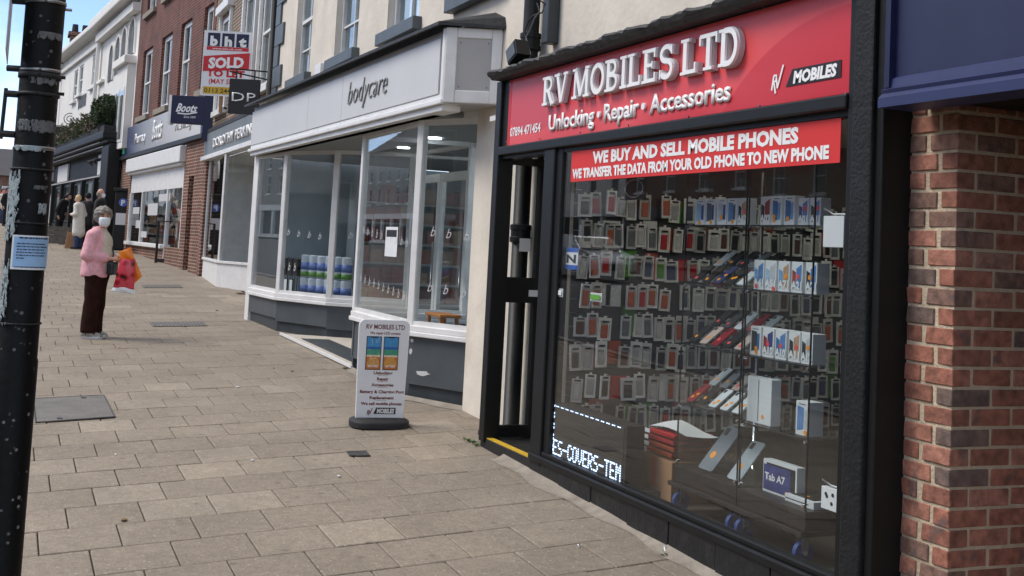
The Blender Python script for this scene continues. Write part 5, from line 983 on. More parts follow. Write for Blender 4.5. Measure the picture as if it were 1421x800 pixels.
# ------------------------------------------------------------------ hanging signs
def face_sign(k, tl, tr, bl_, name, label, thick=.06):
    A, B, C_ = atk(*tl, k), atk(*tr, k), atk(*bl_, k); h = A.z-C_.z; t = thing(name, label, 'sign', Vector(((A.x+B.x)/2, (A.y+B.y)/2, C_.z))); F = Fac((A.x, A.y), (B.x, B.y)); return t, F, C_.z, h
t, F, zb, h = face_sign(19.6, (319, 109), (361, 113), (316, 158), 'hanging_sign', 'square black hanging sign with white letters DP on an iron bracket')
part('board', 'print_black', (0, F.L, -.06, 0, zb, zb+h), F=F, parent=t, bev=.004); ftext(F, 'DP', MATS['letter_white'], t, F.L/2, .002, zb+h*.36, h*.26, w=F.L*.78, bold=-.006, ext=.012)
b = MB(); b.tube([F.p(-.02, -.03, zb+h+.17), Vector((-19.9, 3.95, zb+h+.19))], .013, 6); b.tube([F.p(-.02, -.03, zb+h+.12), Vector((-19.9, 3.95, zb+h+.04))], .013, 6)
for s in (.2, .8): b.tube([F.p(F.L*s, -.03, zb+h), F.p(F.L*s, -.03, zb+h+.15)], .012, 6)
b.build('bracket', MATS['print_black'], t)
t, F, zb, h = face_sign(26, (239, 132), (284, 139), (237, 171), 'projecting_sign', 'navy blue projecting box sign with white script lettering')
part('box', 'navy', (0, F.L, -.22, 0, zb, zb+h), F=F, parent=t, bev=.01); part('edge', 'letter_white', (-.06, .0, -.22, .002, zb-.03, zb+h), F=F, parent=t); part('stem', 'navy', (F.L, F.L+.22, -.30, .02, zb-.35, zb+h+.02), F=F, parent=t)
ftext(F, 'Boots', MATS['letter_white'], t, F.L*.47, .003, zb+h*.42, h*.30, w=F.L*.66, shear=.45, bold=.03); ftext(F, 'Since 1849', MATS['letter_white'], t, F.L*.58, .003, zb+h*.20, h*.09, w=F.L*.36)
b = MB(); ribbon(b, F, [(F.L*.20, zb+h*.36), (F.L*.5, zb+h*.34), (F.L*.8, zb+h*.42)], .03, .002, .004); b.build('underline', MATS['letter_white'], t)
t, F, zb, h = face_sign(21.9, (284, 42), (350, 48), (275, 133), 'estate_agent_board', 'white estate agent board with a red SOLD strip', .02); W = F.L
part('board', 'white_plastic', (0, W, -.03, 0, zb, zb+h), F=F, parent=t)
for k in range(3): part('letter_tile', 'navy', (W*(.08+.30*k), W*(.34+.30*k), .001, .003, zb+h*.76, zb+h*.965), F=F, parent=t); ftext(F, 'bht'[k], MATS['letter_white'], t, W*(.215+.30*k), .004, zb+h*.775, h*.14, w=W*.16, bold=.06)
part('web_strip', 'print_red', (W*.07, W*.95, .001, .003, zb+h*.70, zb+h*.755), F=F, parent=t); ftext(F, 'www.bht.uk.com', MATS['letter_white'], t, W*.5, .004, zb+h*.712, h*.030, w=W*.62, bold=.01)
b = MB().prism([F.p(W*.02, .004, zb+h*.37), F.p(W*.98, .004, zb+h*.42), F.p(W*.98, .004, zb+h*.68), F.p(W*.02, .004, zb+h*.60)], F.n*.003); b.build('sold_strip', MATS['print_red'], t)
text('SOLD', MATS['letter_white'], t, F.p(W*.5, .008, zb+h*.44), F.t+Vector((0, 0, .06)), (0, 0, 1), h*.155, w=W*.74, bold=.05)
ftext(F, 'TO LET', MATS['print_red'], t, W*.5, .002, zb+h*.30, h*.10, w=W*.8, bold=.05); ftext(F, '(MAY SPLIT)', MATS['print_red'], t, W*.52, .002, zb+h*.19, h*.075, w=W*.72, bold=.02)
part('phone_strip', 'yellow_strip', (W*.05, W*.95, .001, .003, zb+h*.03, zb+h*.14), F=F, parent=t); ftext(F, '0113 244', MATS['print_black'], t, W*.08, .004, zb+h*.05, h*.07, w=W*.55, align='L', bold=.005)
part('batten', 'cardboard', (W*.4, W*.46, -.08, -.03, zb-.3, zb+h), F=F, parent=t)
# ------------------------------------------------------------------ white buildings and the black pub front
mat('stucco_white', (226, 224, 218), .8, bump=.2, bscale=8, var=.05, scale=1, dirt=.2, dscale=.8, dcol=(170, 164, 154)); mat('roof_slate', (74, 72, 74), .8, var=.2, scale=8)
W1_ = Fac((-45.1, 2.62), (-37.5, 3.22)); W2_ = Fac((-55.2, 1.66), (-45.1, 2.60)); W3_ = Fac((-66, .35), (-55.2, 1.64))
def arch_hole(F, parent, a, c, e, g, dd=-.15):    # arched blind window: recess with round head
    n = 8; r = (c-a)/2; pts = [(a, e), (c, e), (c, g-r)]+[((a+c)/2+r*math.cos(math.pi*k/n), g-r+r*math.sin(math.pi*k/n)) for k in range(1, n)]+[(a, g-r)]
    w_ = MB().prism([F.p(u, .012, z) for u, z in pts], F.n*.004).build('arched_window', MATS['dim_room'], parent); b = MB(); ribbon(b, F, [(a, e)]+[(a, g-r)]+[((a+c)/2-r*math.cos(math.pi*k/n), g-r+r*math.sin(math.pi*k/n)) for k in range(1, n)]+[(c, g-r), (c, e)], .10, .0, .06); b.build('surround', MATS['stucco_white'], w_); return w_
wa = thing('white_arched_building', 'white stucco building with arched windows and a projecting white bay', 'building', (-42, 2.9, 1.5))
holed_wall(W1_, 0, W1_.L, 1.0, 9.1, [], MATS['stucco_white'], wa); ux = lambda F, x, y: F.px(x, y)
for (x0, x1, yb, yt) in ((150.5, 156.5, 115, 62), (159, 166, 105, 50), (168, 175, 92, 38), (178, 187, 80, 24)):
    a, zb = W1_.px(x0, yb); c, _ = W1_.px(x1, yb); _, zt = W1_.px(x1, yt); arch_hole(W1_, wa, a, c, zb, zt)
MB().fbox(W1_, -.1, W1_.L, -.6, .5, 8.9, 9.25).build('cornice', MATS['stucco_white'], wa, bev=.05); MB().fbox(W1_, 0, W1_.L, -.1, .25, 8.5, 8.75).build('frieze', MATS['stucco_white'], wa)
a, zb = W1_.px(158, 160, .22); c, _ = W1_.px(173, 150, .22); MB().fbox(W1_, a, c, -.05, .22, 4.3, 6.9).build('bay', MATS['stucco_white'], wa); MB().fbox(W1_, a-.12, c+.12, -.05, .36, 6.9, 7.15).build('bay_cornice', MATS['stucco_white'], wa, bev=.03)
for k in range(2): u = a+.15+k*(c-a-.2)/2; o = MB().fbox(W1_, u, u+(c-a)/2-.25, .22, .24, 4.5, 6.2).build('bay_window', MATS['white_paint'], wa); MB().fbox(W1_, u+.08, u+(c-a)/2-.33, .24, .245, 4.58, 6.1).build('pane', MATS['far_glass'], o)
tag(MB().tube([W1_.p(.15, .15, 4.6), W1_.p(.15, .15, 8.8)], .07, 8).build('white_downpipe', MATS['stucco_white']), 'white downpipe between the two white buildings', 'pipe')
wb = thing('white_sash_building', 'plain white building with tall sash windows and dark lettering', 'building', (-50, 2.1, 1.5)); hol = []
def hole(F, x0, x1, yb, yt): a, zb = F.px(x0, yb); c, _ = F.px(x1, yb); _, zt = F.px((x0+x1)/2, yt); return (a, c, zb, zt)
for q in ((100.5, 105, 142, 100), (108, 113, 133, 93), (126, 133, 122, 77), (138, 144, 114, 67), (95, 99, 186, 170), (103, 107, 184, 166), (121, 126, 174, 157), (133, 138, 166, 150)): hol.append(hole(W2_, *q))
holed_wall(W2_, 0, W2_.L, 1.2, 9.0, hol, MATS['stucco_white'], wb)
for a, c, e, g in hol: sash(W2_, a, c, e, g, wb, 2, 2, d=-.08, fr=.07, sill=.12, sm='stucco_white', sd=.12)
MB().fbox(W2_, -.1, W2_.L, -.5, .45, 8.95, 9.15).build('gutter', MATS['stucco_white'], wb, bev=.04); MB().fbox(W2_, 0, W2_.L, -.1, .12, 8.4, 8.55).build('frieze', MATS['stucco_white'], wb)
rf = MB(); rf.prism([W2_.p(-.1, .3, 9.15), W2_.p(-.1, -4, 12), W2_.p(-.1, -8, 9.15)], W2_.t*(W2_.L+.1)); rf.build('roof', MATS['roof_slate'], wb)
u1, z1 = W2_.px(109, 150); u2, z2 = W2_.px(120, 140); b = MB()                                             # worn letters, too far to read
for k in range(11):
    q = u1+(u2-u1)*k/10.5; ribbon(b, W2_, [(q, z1-.1+.05*rnd.random()), (q+.06*rnd.uniform(-1, 1), z1+.42)], .045, .0+.001*k, .02+.001*k)
    if k % 2: ribbon(b, W2_, [(q, z1-.1+.5*rnd.random()), (q+(u2-u1)/10, z1-.1+.5*rnd.random())], .04, .012+.001*k, .022+.001*k)
b.build('worn_lettering', MATS['case_grey'], wb)
ch = thing('chimney_stack', 'brown brick chimney with three pots above the white building', 'chimney', atk(113, 56, 57)); c0 = atk(114, 57, 57); b = MB(); b.box(c0.x-.5, c0.x+.5, c0.y-.55, c0.y+.75, c0.z-3, c0.z+.15); b.build('stack', MATS['dark_brick'], ch); MB().box(c0.x-.6, c0.x+.6, c0.y-.65, c0.y+.85, c0.z+.15, c0.z+.32).build('cap', MATS['dark_brick'], ch)
for k in range(3): MB().tube([(c0.x, c0.y-.35+.45*k, c0.z+.32), (c0.x, c0.y-.35+.45*k, c0.z+.75)], [.16, .13], 10).build('chimney_pot', MATS['rubber_black'], ch)
wc = thing('far_white_building', 'farthest white building with narrow windows beside the black pole', 'building', (-60, 1, 1.8)); hol = [(5.5, 6.5, 6.0, 7.8), (7.6, 8.6, 6.0, 7.8), (9.6, 10.3, 6.0, 7.8), (5.5, 6.5, 4.2, 5.2), (7.6, 8.6, 4.2, 5.2), (9.6, 10.3, 4.2, 5.2), (2.5, 3.5, 6, 7.8)]
holed_wall(W3_, 0, W3_.L, 1.4, 8.7, hol, MATS['stucco_white'], wc)
for h_ in hol: sash(W3_, *h_, wc, 2, 2, d=-.08, sill=.1, sm='stucco_white')
MB().fbox(W3_, -.1, W3_.L, -.5, .4, 8.7, 8.9).build('gutter', MATS['stucco_white'], wc); rf = MB(); rf.prism([W3_.p(-.1, .3, 8.9), W3_.p(-.1, -4, 11.2), W3_.p(-.1, -8, 8.9)], W3_.t*W3_.L); rf.build('roof', MATS['roof_slate'], wc)
# pub front
PB = Fac((-55.2, 1.62), (-38.75, 3.02)); LP = PB.L
pb = thing('pub_front', 'black painted pub front with stepped cornice and tall windows', 'shopfront', (-47, 2.3, 1.5)); zg = gz(-47, 2.3)
part('wall', 'black_paint', (0, LP, -.05, -.02, .9, 4.7), F=PB, parent=pb)
for (a, c, d, e, g) in ((-.1, LP+.0, .55, 4.62, 4.85), (-.1, LP, .42, 4.50, 4.62), (-.1, LP, .30, 4.38, 4.50)): part('cornice', 'black_paint', (a, c, -.02, d, e, g), F=PB, parent=pb, bev=.03)
part('cornice_trim', 'grey_panel_side', (-.1, LP-1.3, .30, .33, 4.42, 4.46), (-.1, LP-1.3, .42, .45, 4.54, 4.58), (.0, LP-1.4, .02, .05, 3.55, 3.60), F=PB, parent=pb)
part('end_pilaster', 'black_paint', (LP-1.35, LP, -.02, .35, .6, 4.4), F=PB, parent=pb, bev=.03); part('sign_board', 'white_paint', (LP-3.9, LP-1.4, .0, .06, 3.62, 4.30), F=PB, parent=pb); part('sign_board', 'white_paint', (2.0, 5.0, .0, .06, 3.62, 4.30), F=PB, parent=pb)
for k in range(5):
    u = 1.0+k*2.85; part('pilaster', 'black_paint', (u, u+.3, -.02, .15, 1.0, 3.5), F=PB, parent=pb); o = part('window', 'dark_slate_paint', (u+.42, u+2.7, -.02, .03, 2.0, 3.45), F=PB, parent=pb)
    for j in range(3): MB().fbox(PB, u+.5+j*.74, u+1.16+j*.74, .03, .036, 2.06, 3.38).build('pane', MATS['far_glass'], o)
    MB().fbox(PB, u+.42, u+2.7, -.02, .08, 1.2, 1.95).build('panel', MATS['black_paint'], o)
for k, u in enumerate((LP-3.2, LP-2.3)): tag(MB().tube([PB.p(u, .1, 4.1), PB.p(u, .35, 4.05), PB.p(u, .42, 3.95)], [.04, .05, .13], 10).build('swan_lamp', MATS['rubber_black']), ('left black swan neck lamp over the pub sign', 'right black swan neck lamp over the pub sign')[k], 'lamp', 'swan neck lamps on the pub')
# hedge in troughs on the cornice
mat('hedge_leaf', (66, 82, 44), .7, var=.4, scale=5); mat('hedge_leaf_dark', (44, 60, 34), .7, var=.4, scale=5); mat('heather', (120, 92, 92), .7, var=.3)
def leaves(name, fn, n, ms, size, parent):
    for mi, mm in enumerate(ms):
        b = MB()
        for _ in range(n//len(ms)):
            p = fn(); d = Vector((rnd.gauss(0, 1), rnd.gauss(0, 1), rnd.gauss(.5, 1))).normalized(); s = d.cross(Vector((rnd.gauss(0, 1), rnd.gauss(0, 1), rnd.gauss(0, 1)))).normalized(); l = size*rnd.uniform(.6, 1.4); b.add([p, p+d*l*.5+s*l*.28, p+d*l, p+d*l*.5-s*l*.28], [(0, 1, 2, 3)])
        stuff(b.build(name, MATS[mm], parent))
hg = thing('planted_trough', 'long trough of heather and shrubs along the top of the pub cornice', 'planter', PB.p(8, .2, 4.85)); part('trough', 'rubber_black', (1, LP-.2, .05, .5, 4.85, 5.05), F=PB, parent=hg)
def hpt():
    u = 1+(LP-2.9)*rnd.random(); hh = .45+.22*math.sin(u*2.3)+.12*math.sin(u*5.1); return PB.p(u, rnd.uniform(.0, .6), 5.0+hh*rnd.random()**.8)
leaves('foliage', hpt, 16000, ('hedge_leaf', 'hedge_leaf_dark', 'heather', 'hedge_leaf'), .085, hg)
sb = thing('rounded_shrub', 'rounded green shrub at the street end of the pub cornice', 'shrub', PB.p(LP-1.6, .25, 4.85)); MB().lathe(PB.p(LP-1.2, .25, 4.85), [(.25, 0), (.33, .3)], 12).build('pot', MATS['rubber_black'], sb); cS = PB.p(LP-1.45, .25, 5.55)
def spt():
    while 1:
        v = Vector((rnd.uniform(-1, 1), rnd.uniform(-1, 1), rnd.uniform(-1, 1)))
        if .45 < v.length < 1: v *= 1+.12*math.sin(9*v.x)*math.sin(7*v.z); return cS+Vector((v.x*.95, v.y*.5, v.z*.55))
leaves('foliage', spt, 9000, ('hedge_leaf', 'hedge_leaf_dark', 'hedge_leaf_dark'), .08, sb)
hs = thing('iron_hanging_sign', 'black hanging sign with a scrolled iron bracket far up the street', 'sign', atk(86, 180, 48)); c0 = atk(81, 179, 48); F = Fac((c0.x, c0.y-.1), (c0.x+.1, c0.y+.95)); 
part('board', 'print_black', (0, F.L, -.05, 0, c0.z-.42, c0.z+.10), F=F, parent=hs); ftext(F, 'RS', MATS['letter_white'], hs, F.L*.72, .003, c0.z-.28, .2, w=F.L*.36)
pts = [F.p(.5+.28*(1-k/26)*math.cos(k*.6), -.02, c0.z+.42+.28*(1-k/26)*math.sin(k*.6)) for k in range(24)]; b = MB().tube(pts, .018, 5); b.tube([F.p(0, -.02, c0.z+.13), F.p(1.3, -.02, c0.z+.13)], .018, 5); b.build('scroll', MATS['print_black'], hs)
sgn = thing('far_fascia', 'brown and cream lettered fascia of a far shop', 'sign', PB.p(.2, .1, 3.6)); part('board', 'white_paint', (-1.6, 0, -.1, .1, 3.75, 4.6), F=PB, parent=sgn); b = MB(); mat('rust_letter', (150, 84, 50), .5)
for k in range(7): ribbon(b, PB, [(-1.45+.2*k, 3.85), (-1.4+.2*k+.08*(k % 3-1), 4.35)], .10, .10+.001*k, .115+.001*k)
b.build('worn_lettering', MATS['rust_letter'], sgn); part('lower_board', 'dark_slate_paint', (-1.6, 0, -.1, .08, 3.2, 3.74), F=PB, parent=sgn)
# parking ticket machine, troughs by the pub
pm = thing('ticket_machine', 'black parking ticket machine with a blue P beside the chemist', 'ticket machine', onG(172, 340)); q = atk(169, 290, 35.5); X, Y = q.x, q.y; g = gz(X, Y); FM = Fac((X-.06, Y-.21), (X-.0, Y+.21)); part('cabinet', 'rubber_black', (0, FM.L, -.35, 0, g, g+1.75), F=FM, parent=pm, bev=.03); part('hood', 'rubber_black', (-.05, FM.L+.05, -.4, .06, g+1.75, g+1.85), F=FM, parent=pm, bev=.02); MB().tube([FM.p(.24, .0, g+1.42), FM.p(.24, .012, g+1.42)], .125, 20).build('roundel', MATS['sign_blue'], pm); ftext(FM, 'P', MATS['letter_white'], pm, .24, .014, g+1.34, .16, bold=.04); part('notice', 'white_plastic', (.06, .37, .001, .006, g+.75, g+1.10), F=FM, parent=pm)
for (px, py, lab) in ((71, 338, 'grey wooden planter left of the man in black'), (99, 340, 'grey wooden planter behind the woman in white')):
    q = onG(px, py); tp = thing('planter_box', lab, 'planter', (q.x, q.y, gz(q.x, q.y))); F = Fac((q.x-.3, q.y-.38), (q.x-.25, q.y+.38)); g = gz(q.x, q.y)
    for j in range(4): MB().fbox(F, 0, F.L, -.4, 0, g+j*.14, g+j*.14+.132).build('board', mat('old_wood', (110, 104, 96), .8, var=.2, scale=10), tp)
    tp['group'] = 'wooden planters by the pub'

# chipped paint on the right bay, small junction box on the cream wall
for u, z, w_, h_ in ((.10, SILL-.45, .20, .05), (.02, SILL-.16, .05, .04), (.015, SILL-.27, .04, .06)):
    n_ = 14; pts = [FR2.p(u+w_*(.5+.5*math.cos(6.283*k/n_)*rnd.uniform(.7, 1.1)), .0015, z+h_*(.5+.5*math.sin(6.283*k/n_)*rnd.uniform(.6, 1.1))) for k in range(n_)]; MB().prism(pts, FR2.n*.0008).build('bare_patch', MATS['grey_panel'], bcs)
a, z = CW.px(447, 97, .05); tag(MB().fbox(CW, a-.22, a+.1, .0, .10, z-.12, z+.08).build('junction_box', MATS['white_paint'], bev=.01), 'small white junction box on the cream wall above the fascia', 'junction box')

part('side_wall', 'panel_white', (uL-.12, uL-.04, -3.0, -.09, .8, ZF0-.6), F=BT, parent=bt)
q0, q1 = BT.p(uL+.0, -.35, 0), BT.p(uL+.0, -2.9, 0); LW2 = Fac((q0.x, q0.y), (q1.x, q1.y)); shelf_unit('chemist shelves of bottles along the left wall behind the window', LW2, .0, LW2.L, .42, [1.45, 1.75, 2.05, 2.35], 2.75, 12, (4, 5, 5, 3, 0))
tag(MB().fbox(BT, uL+1.2, uL+2.4, -1.4, -1.1, ZF0-.72, ZF0-.702).build('ceiling_panel_light', MATS['lamp_white']), 'lit ceiling panel inside the chemist window', 'ceiling light')
# ------------------------------------------------------------------ black pole at the left
q = atk(46, 220, 4.43); PX_, PY_ = q.x, q.y; PR = .0705
pole = thing('street_pole', 'black painted street pole with peeled sticker marks in the left foreground', 'pole', (PX_, PY_, gz(PX_, PY_)))
def pole_mat():
    m = mat('pole_black', (7, 8, 9), .55, spec=.18, bump=.3, bscale=30, var=.3); nt = m.node_tree; b = nt.nodes['Principled BSDF']; L = nt.links; src = b.inputs['Base Color'].links[0].from_socket
    g = N(nt, 'ShaderNodeNewGeometry'); v = N(nt, 'ShaderNodeTexVoronoi'); v.inputs['Scale'].default_value = 34; L.new(g.outputs['Position'], v.inputs['Vector']); n = N(nt, 'ShaderNodeTexNoise'); n.inputs['Scale'].default_value = 14; L.new(g.outputs['Position'], n.inputs['Vector'])
    sx = N(nt, 'ShaderNodeSeparateXYZ'); L.new(g.outputs['Position'], sx.inputs[0]); zr = N(nt, 'ShaderNodeMapRange'); zr.inputs[1].default_value = 1.6; zr.inputs[2].default_value = 1.0; zr.inputs[3].default_value = .5; zr.inputs[4].default_value = 1; L.new(sx.outputs[2], zr.inputs[0])
    th = N(nt, 'ShaderNodeMapRange'); th.inputs[1].default_value = .18; th.inputs[2].default_value = .26; th.inputs[3].default_value = 1; th.inputs[4].default_value = 0; L.new(v.outputs['Distance'], th.inputs[0]); nr = N(nt, 'ShaderNodeMapRange'); nr.inputs[1].default_value = .52; nr.inputs[2].default_value = .58; L.new(n.outputs[0], nr.inputs[0])
    m1 = N(nt, 'ShaderNodeMath', operation='MULTIPLY'); L.new(th.outputs[0], m1.inputs[0]); L.new(nr.outputs[0], m1.inputs[1]); m2 = N(nt, 'ShaderNodeMath', operation='MULTIPLY'); L.new(m1.outputs[0], m2.inputs[0]); L.new(zr.outputs[0], m2.inputs[1])
    mx = N(nt, 'ShaderNodeMixRGB'); L.new(m2.outputs[0], mx.inputs[0]); L.new(src, mx.inputs[1]); mx.inputs[2].default_value = lin((118, 120, 120)); L.new(mx.outputs[0], b.inputs['Base Color']); return m
pole_mat(); gp = gz(PX_, PY_)
MB().lathe((PX_, PY_, 0), [(PR+.004, gp-.1), (PR+.004, 1.35), (PR, 1.36), (PR, 5.2)], 40).build('shaft', MATS['pole_black'], pole, smooth='auto')
zp = lambda px, py: onX(px, py, PX_).z
VA = math.atan2(-PY_, -PX_)                     # direction from the pole to the camera
def arcpt(deg, z, r): a = VA+R_(deg); return Vector((PX_+r*math.cos(a), PY_+r*math.sin(a), z))
def band(py, h, r, mm, a0=0, a1=360, name='clamp_band', dz=0):
    z = zp(60, py); return MB().grid(lambda u, v: arcpt(a0+(a1-a0)*u, z+h*(v-.5)+dz*math.sin(R_(a0+(a1-a0)*u)), r), 40, 1).build(name, MATS[mm], pole, smooth=True)
for py, h in ((5, .012), (100, .012), (208, .014)): o = band(py, h, PR+.004, 'steel', dz=.002); o.modifiers.new('s', 'SOLIDIFY').thickness = .004
for py, h in ((107, .02), (133, .012), (237, .008), (311, .006), (449, .006)): o = band(py, h, PR+.0055, 'rubber_black'); o.modifiers.new('s', 'SOLIDIFY').thickness = .004
for py in (108, 131): MB().tube([arcpt(88, zp(85, py), PR), arcpt(88, zp(85, py), PR+.02)], .007, 6).build('clamp_bolt', MATS['rubber_black'], pole)
z5 = zp(90, 14); MB().tube([arcpt(86, z5, PR), arcpt(86, z5, PR+.024)], .006, 6).build('clamp_bolt', MATS['steel'], pole)
mat('residue', (150, 162, 164), .8, var=.2, scale=60, bump=.4, bscale=80); mat('residue_grey', (96, 98, 98), .8, var=.25, scale=60)
from mathutils import noise as mnoise
def residue(a0, a1, py0, py1, thr, mm, sc=26, r=None, seed=0, edge=1.0):
    z0, z1 = zp(45, py1), zp(45, py0); nu, nv = 46, int(max(8, abs(z1-z0)/.0035)); b = MB(); rr = r or PR+.0062
    P = [[arcpt(a0+(a1-a0)*i/nu, z0+(z1-z0)*j/nv, rr) for i in range(nu+1)] for j in range(nv+1)]; vs = [p for row in P for p in row]; fs = []
    for j in range(nv):
        for i in range(nu):
            c = P[j][i]; e = min(i, nu-i)/nu*2, min(j, nv-j)/nv*2; w_ = min(1, 3*min(e))*edge
            if mnoise.noise(Vector((i*.16+seed, c.z*sc*1.0, seed)))*.5+mnoise.noise(Vector((i*.5, c.z*sc*3, seed+9)))*.35+w_*.35 > thr: fs.append((j*(nu+1)+i, j*(nu+1)+i+1, (j+1)*(nu+1)+i+1, (j+1)*(nu+1)+i))
    b.add(vs, fs); bm = bmesh.new(); o = b.build('sticker_residue', MATS[mm], pole, smooth=True); bm.from_mesh(o.data); bmesh.ops.delete(bm, geom=[v for v in bm.verts if not v.link_faces], context='VERTS'); bm.to_mesh(o.data); bm.free(); o.modifiers.new('s', 'SOLIDIFY').thickness = .001
residue(-88, -28, 238, 336, .20, 'residue', seed=3); residue(-85, -40, 360, 452, .27, 'residue', seed=11); residue(-60, 70, 168, 186, .12, 'residue_grey', seed=5, r=PR+.002); residue(-20, 75, 46, 57, .10, 'residue_grey', seed=8, r=PR+.002); residue(-30, 60, 109, 120, .15, 'residue_grey', seed=14, r=PR+.002); residue(-55, 30, 204, 212, .05, 'residue', seed=21, r=PR+.008)
residue(5, 45, 258, 264, .1, 'residue_grey', seed=31, r=PR+.002); residue(20, 60, 282, 298, .24, 'residue', seed=33, r=PR+.002)
# flyer taped round the pole
fly = thing('taped_flyer', 'pale blue printed flyer taped round the black pole', 'flyer', arcpt(10, zp(45, 375), PR+.006)); z1, z0 = zp(45, 327), zp(45, 374)
mat('flyer_blue', (150, 188, 224), .6, var=.12, scale=14); RF = PR+.0075
o = MB().grid(lambda u, v: arcpt(-38+116*u, z0+(z1-z0)*v, RF), 24, 1).build('paper', MATS['white_plastic'], fly, smooth=True); o = MB().grid(lambda u, v: arcpt(-32+104*u, z0+.008+(z1-z0-.014)*v, RF+.0008), 24, 1).build('printed_field', MATS['flyer_blue'], fly, smooth=True)
tx = MB(); fr_ = random.Random(4)
for r, (y, a, c, hh) in enumerate([(.90, -18, 55, .006)]+[(.74-.085*k, -24+fr_.uniform(0, 4), (54 if k < 5 else -4), .004) for k in range(6)]+[(.06, -26, 60, .004)]):
    x = a
    while x < c:
        wd = fr_.uniform(4, 13); z = z0+(z1-z0)*y; tx.grid(lambda u, v: arcpt(x+(wd-1.8)*u, z+hh*v, RF+.0016), 3, 1); x += wd
tx.build('printed_lines', MATS['navy'], fly)
# traffic plate seen edge-on, on brackets
tp = thing('traffic_plate', 'pale traffic plate seen edge on, bracketed to the black pole', 'traffic sign', arcpt(-80, zp(15, 75), .2)); zt = 4.4; zb = zp(14, 74)
ct = arcpt(-95, 0, PR+.05); vd = Vector((ct.x, ct.y, 0)).normalized(); sd_ = Vector((-vd.y, vd.x, 0)); ax = (vd*.998-sd_*.02).normalized()
MB().obox(Vector((ct.x, ct.y, (zb+zt)/2))-sd_*-.0+vd*.10, ax*.24, Vector((-ax.y, ax.x, 0))*.002, (0, 0, (zt-zb)/2)).build('plate', mat('plate_face', (196, 206, 214), .45, var=.05), tp, bev=.001)
for py in (2, 96): MB().tube([arcpt(-88, zp(28, py), PR), arcpt(-95, zp(28, py), PR+.045)], .012, 8).build('bracket', MATS['rubber_black'], tp)
bk = thing('empty_bracket', 'empty black sign bracket sticking out left of the pole', 'bracket', arcpt(-90, zp(10, 190), PR)); za_, zb_ = zp(10, 130), zp(8, 186); P0, P1, P2, P3 = arcpt(-88, za_, PR), arcpt(-92, za_, PR+.042), arcpt(-92, zb_, PR+.046), arcpt(-88, zb_, PR)
MB().tube([P0, P1], .013, 8).build('arm', MATS['rubber_black'], bk); MB().tube([P1+Vector((0, 0, .02)), P2-Vector((0, 0, .02))], .007, 8).build('bar', MATS['rubber_black'], bk); MB().tube([P2, P3], .013, 8).build('arm', MATS['rubber_black'], bk)
# ------------------------------------------------------------------ standing board
gL, gR = onG(489, 592), onG(568, 592); sbF = Fac((gL.x, gL.y), (gR.x-.05, gR.y-.02)); g = gz(sbF.p(.2, 0, 0).x, sbF.p(.2, 0, 0).y)
sb = thing('standing_board', 'white standing pavement board of the phone shop on a black base', 'pavement sign', sbF.p(sbF.L/2, 0, g)); W = sbF.L; ztop = sbF.px(528, 444)[1]; zb = g+.06; H = ztop-zb; r = .055
pts = [(.02, zb), (W-.02, zb), (W-.005, ztop-r)]+[(W-.005-r+r*math.cos(R_(a)), ztop-r+r*math.sin(R_(a))) for a in (15, 30, 45, 60, 75, 90)]+[(.005+r+r*math.cos(R_(a)), ztop-r+r*math.sin(R_(a))) for a in (90, 105, 120, 135, 150, 165)]+[(.005, ztop-r)]
MB().prism([sbF.p(u, 0, z) for u, z in pts], sbF.n*-.022).build('panel', mat('board_white', (234, 237, 239), .45, var=.04, scale=3), sb, bev=.004)
prof = [(.30, .0), (.30, .035), (.20, .062), (.09, .085), (.03, .092)]
bs = MB(); rows_ = []
for (sc, z) in ((1.0, 0), (1.0, .034), (.97, .048), (.86, .057), (.50, .064), (.30, .066)):
    row = []
    for k in range(32):
        a = 2*math.pi*k/32; cx, cy = math.cos(a), math.sin(a); ex = (abs(cx)**.6)*math.copysign(1, cx); ey = (abs(cy)**.8)*math.copysign(1, cy); row.append(sbF.p(W/2+(W/2+.025)*ex*(1 if sc > .9 else .6+.4*sc), -.01+.19*sc*ey, g+z-.03*(sbF.p(W/2, 0, 0).x-sbF.p(W/2, 0, 0).x)))
    rows_.append(row)
bs.add([p for q_ in rows_ for p in q_], [(j*32+k, j*32+(k+1) % 32, (j+1)*32+(k+1) % 32, (j+1)*32+k) for j in range(5) for k in range(32)]+[tuple(range(160, 192))]); bs.build('base', MATS['rubber_black'], sb, smooth=True)
tz = lambda f: zb+H*f
ftext(sbF, 'RV MOBILES LTD', MATS['dark_red_ink'], sb, W*.52, .001, tz(.905), H*.048, w=W*.74, bold=.02); ftext(sbF, 'We repair LCD screens', MATS['dark_red_ink'], sb, W*.52, .001, tz(.852), H*.026, w=W*.58, bold=.025)
for c_, k_ in (((62, 142, 196), 'p_sky'), ((64, 150, 120), 'p_green'), ((206, 150, 70), 'p_sand'), ((196, 112, 44), 'p_rust'), ((220, 206, 176), 'p_pale'), ((34, 90, 168), 'p_sea')): mat(k_, c_, .4, var=.12, scale=40)
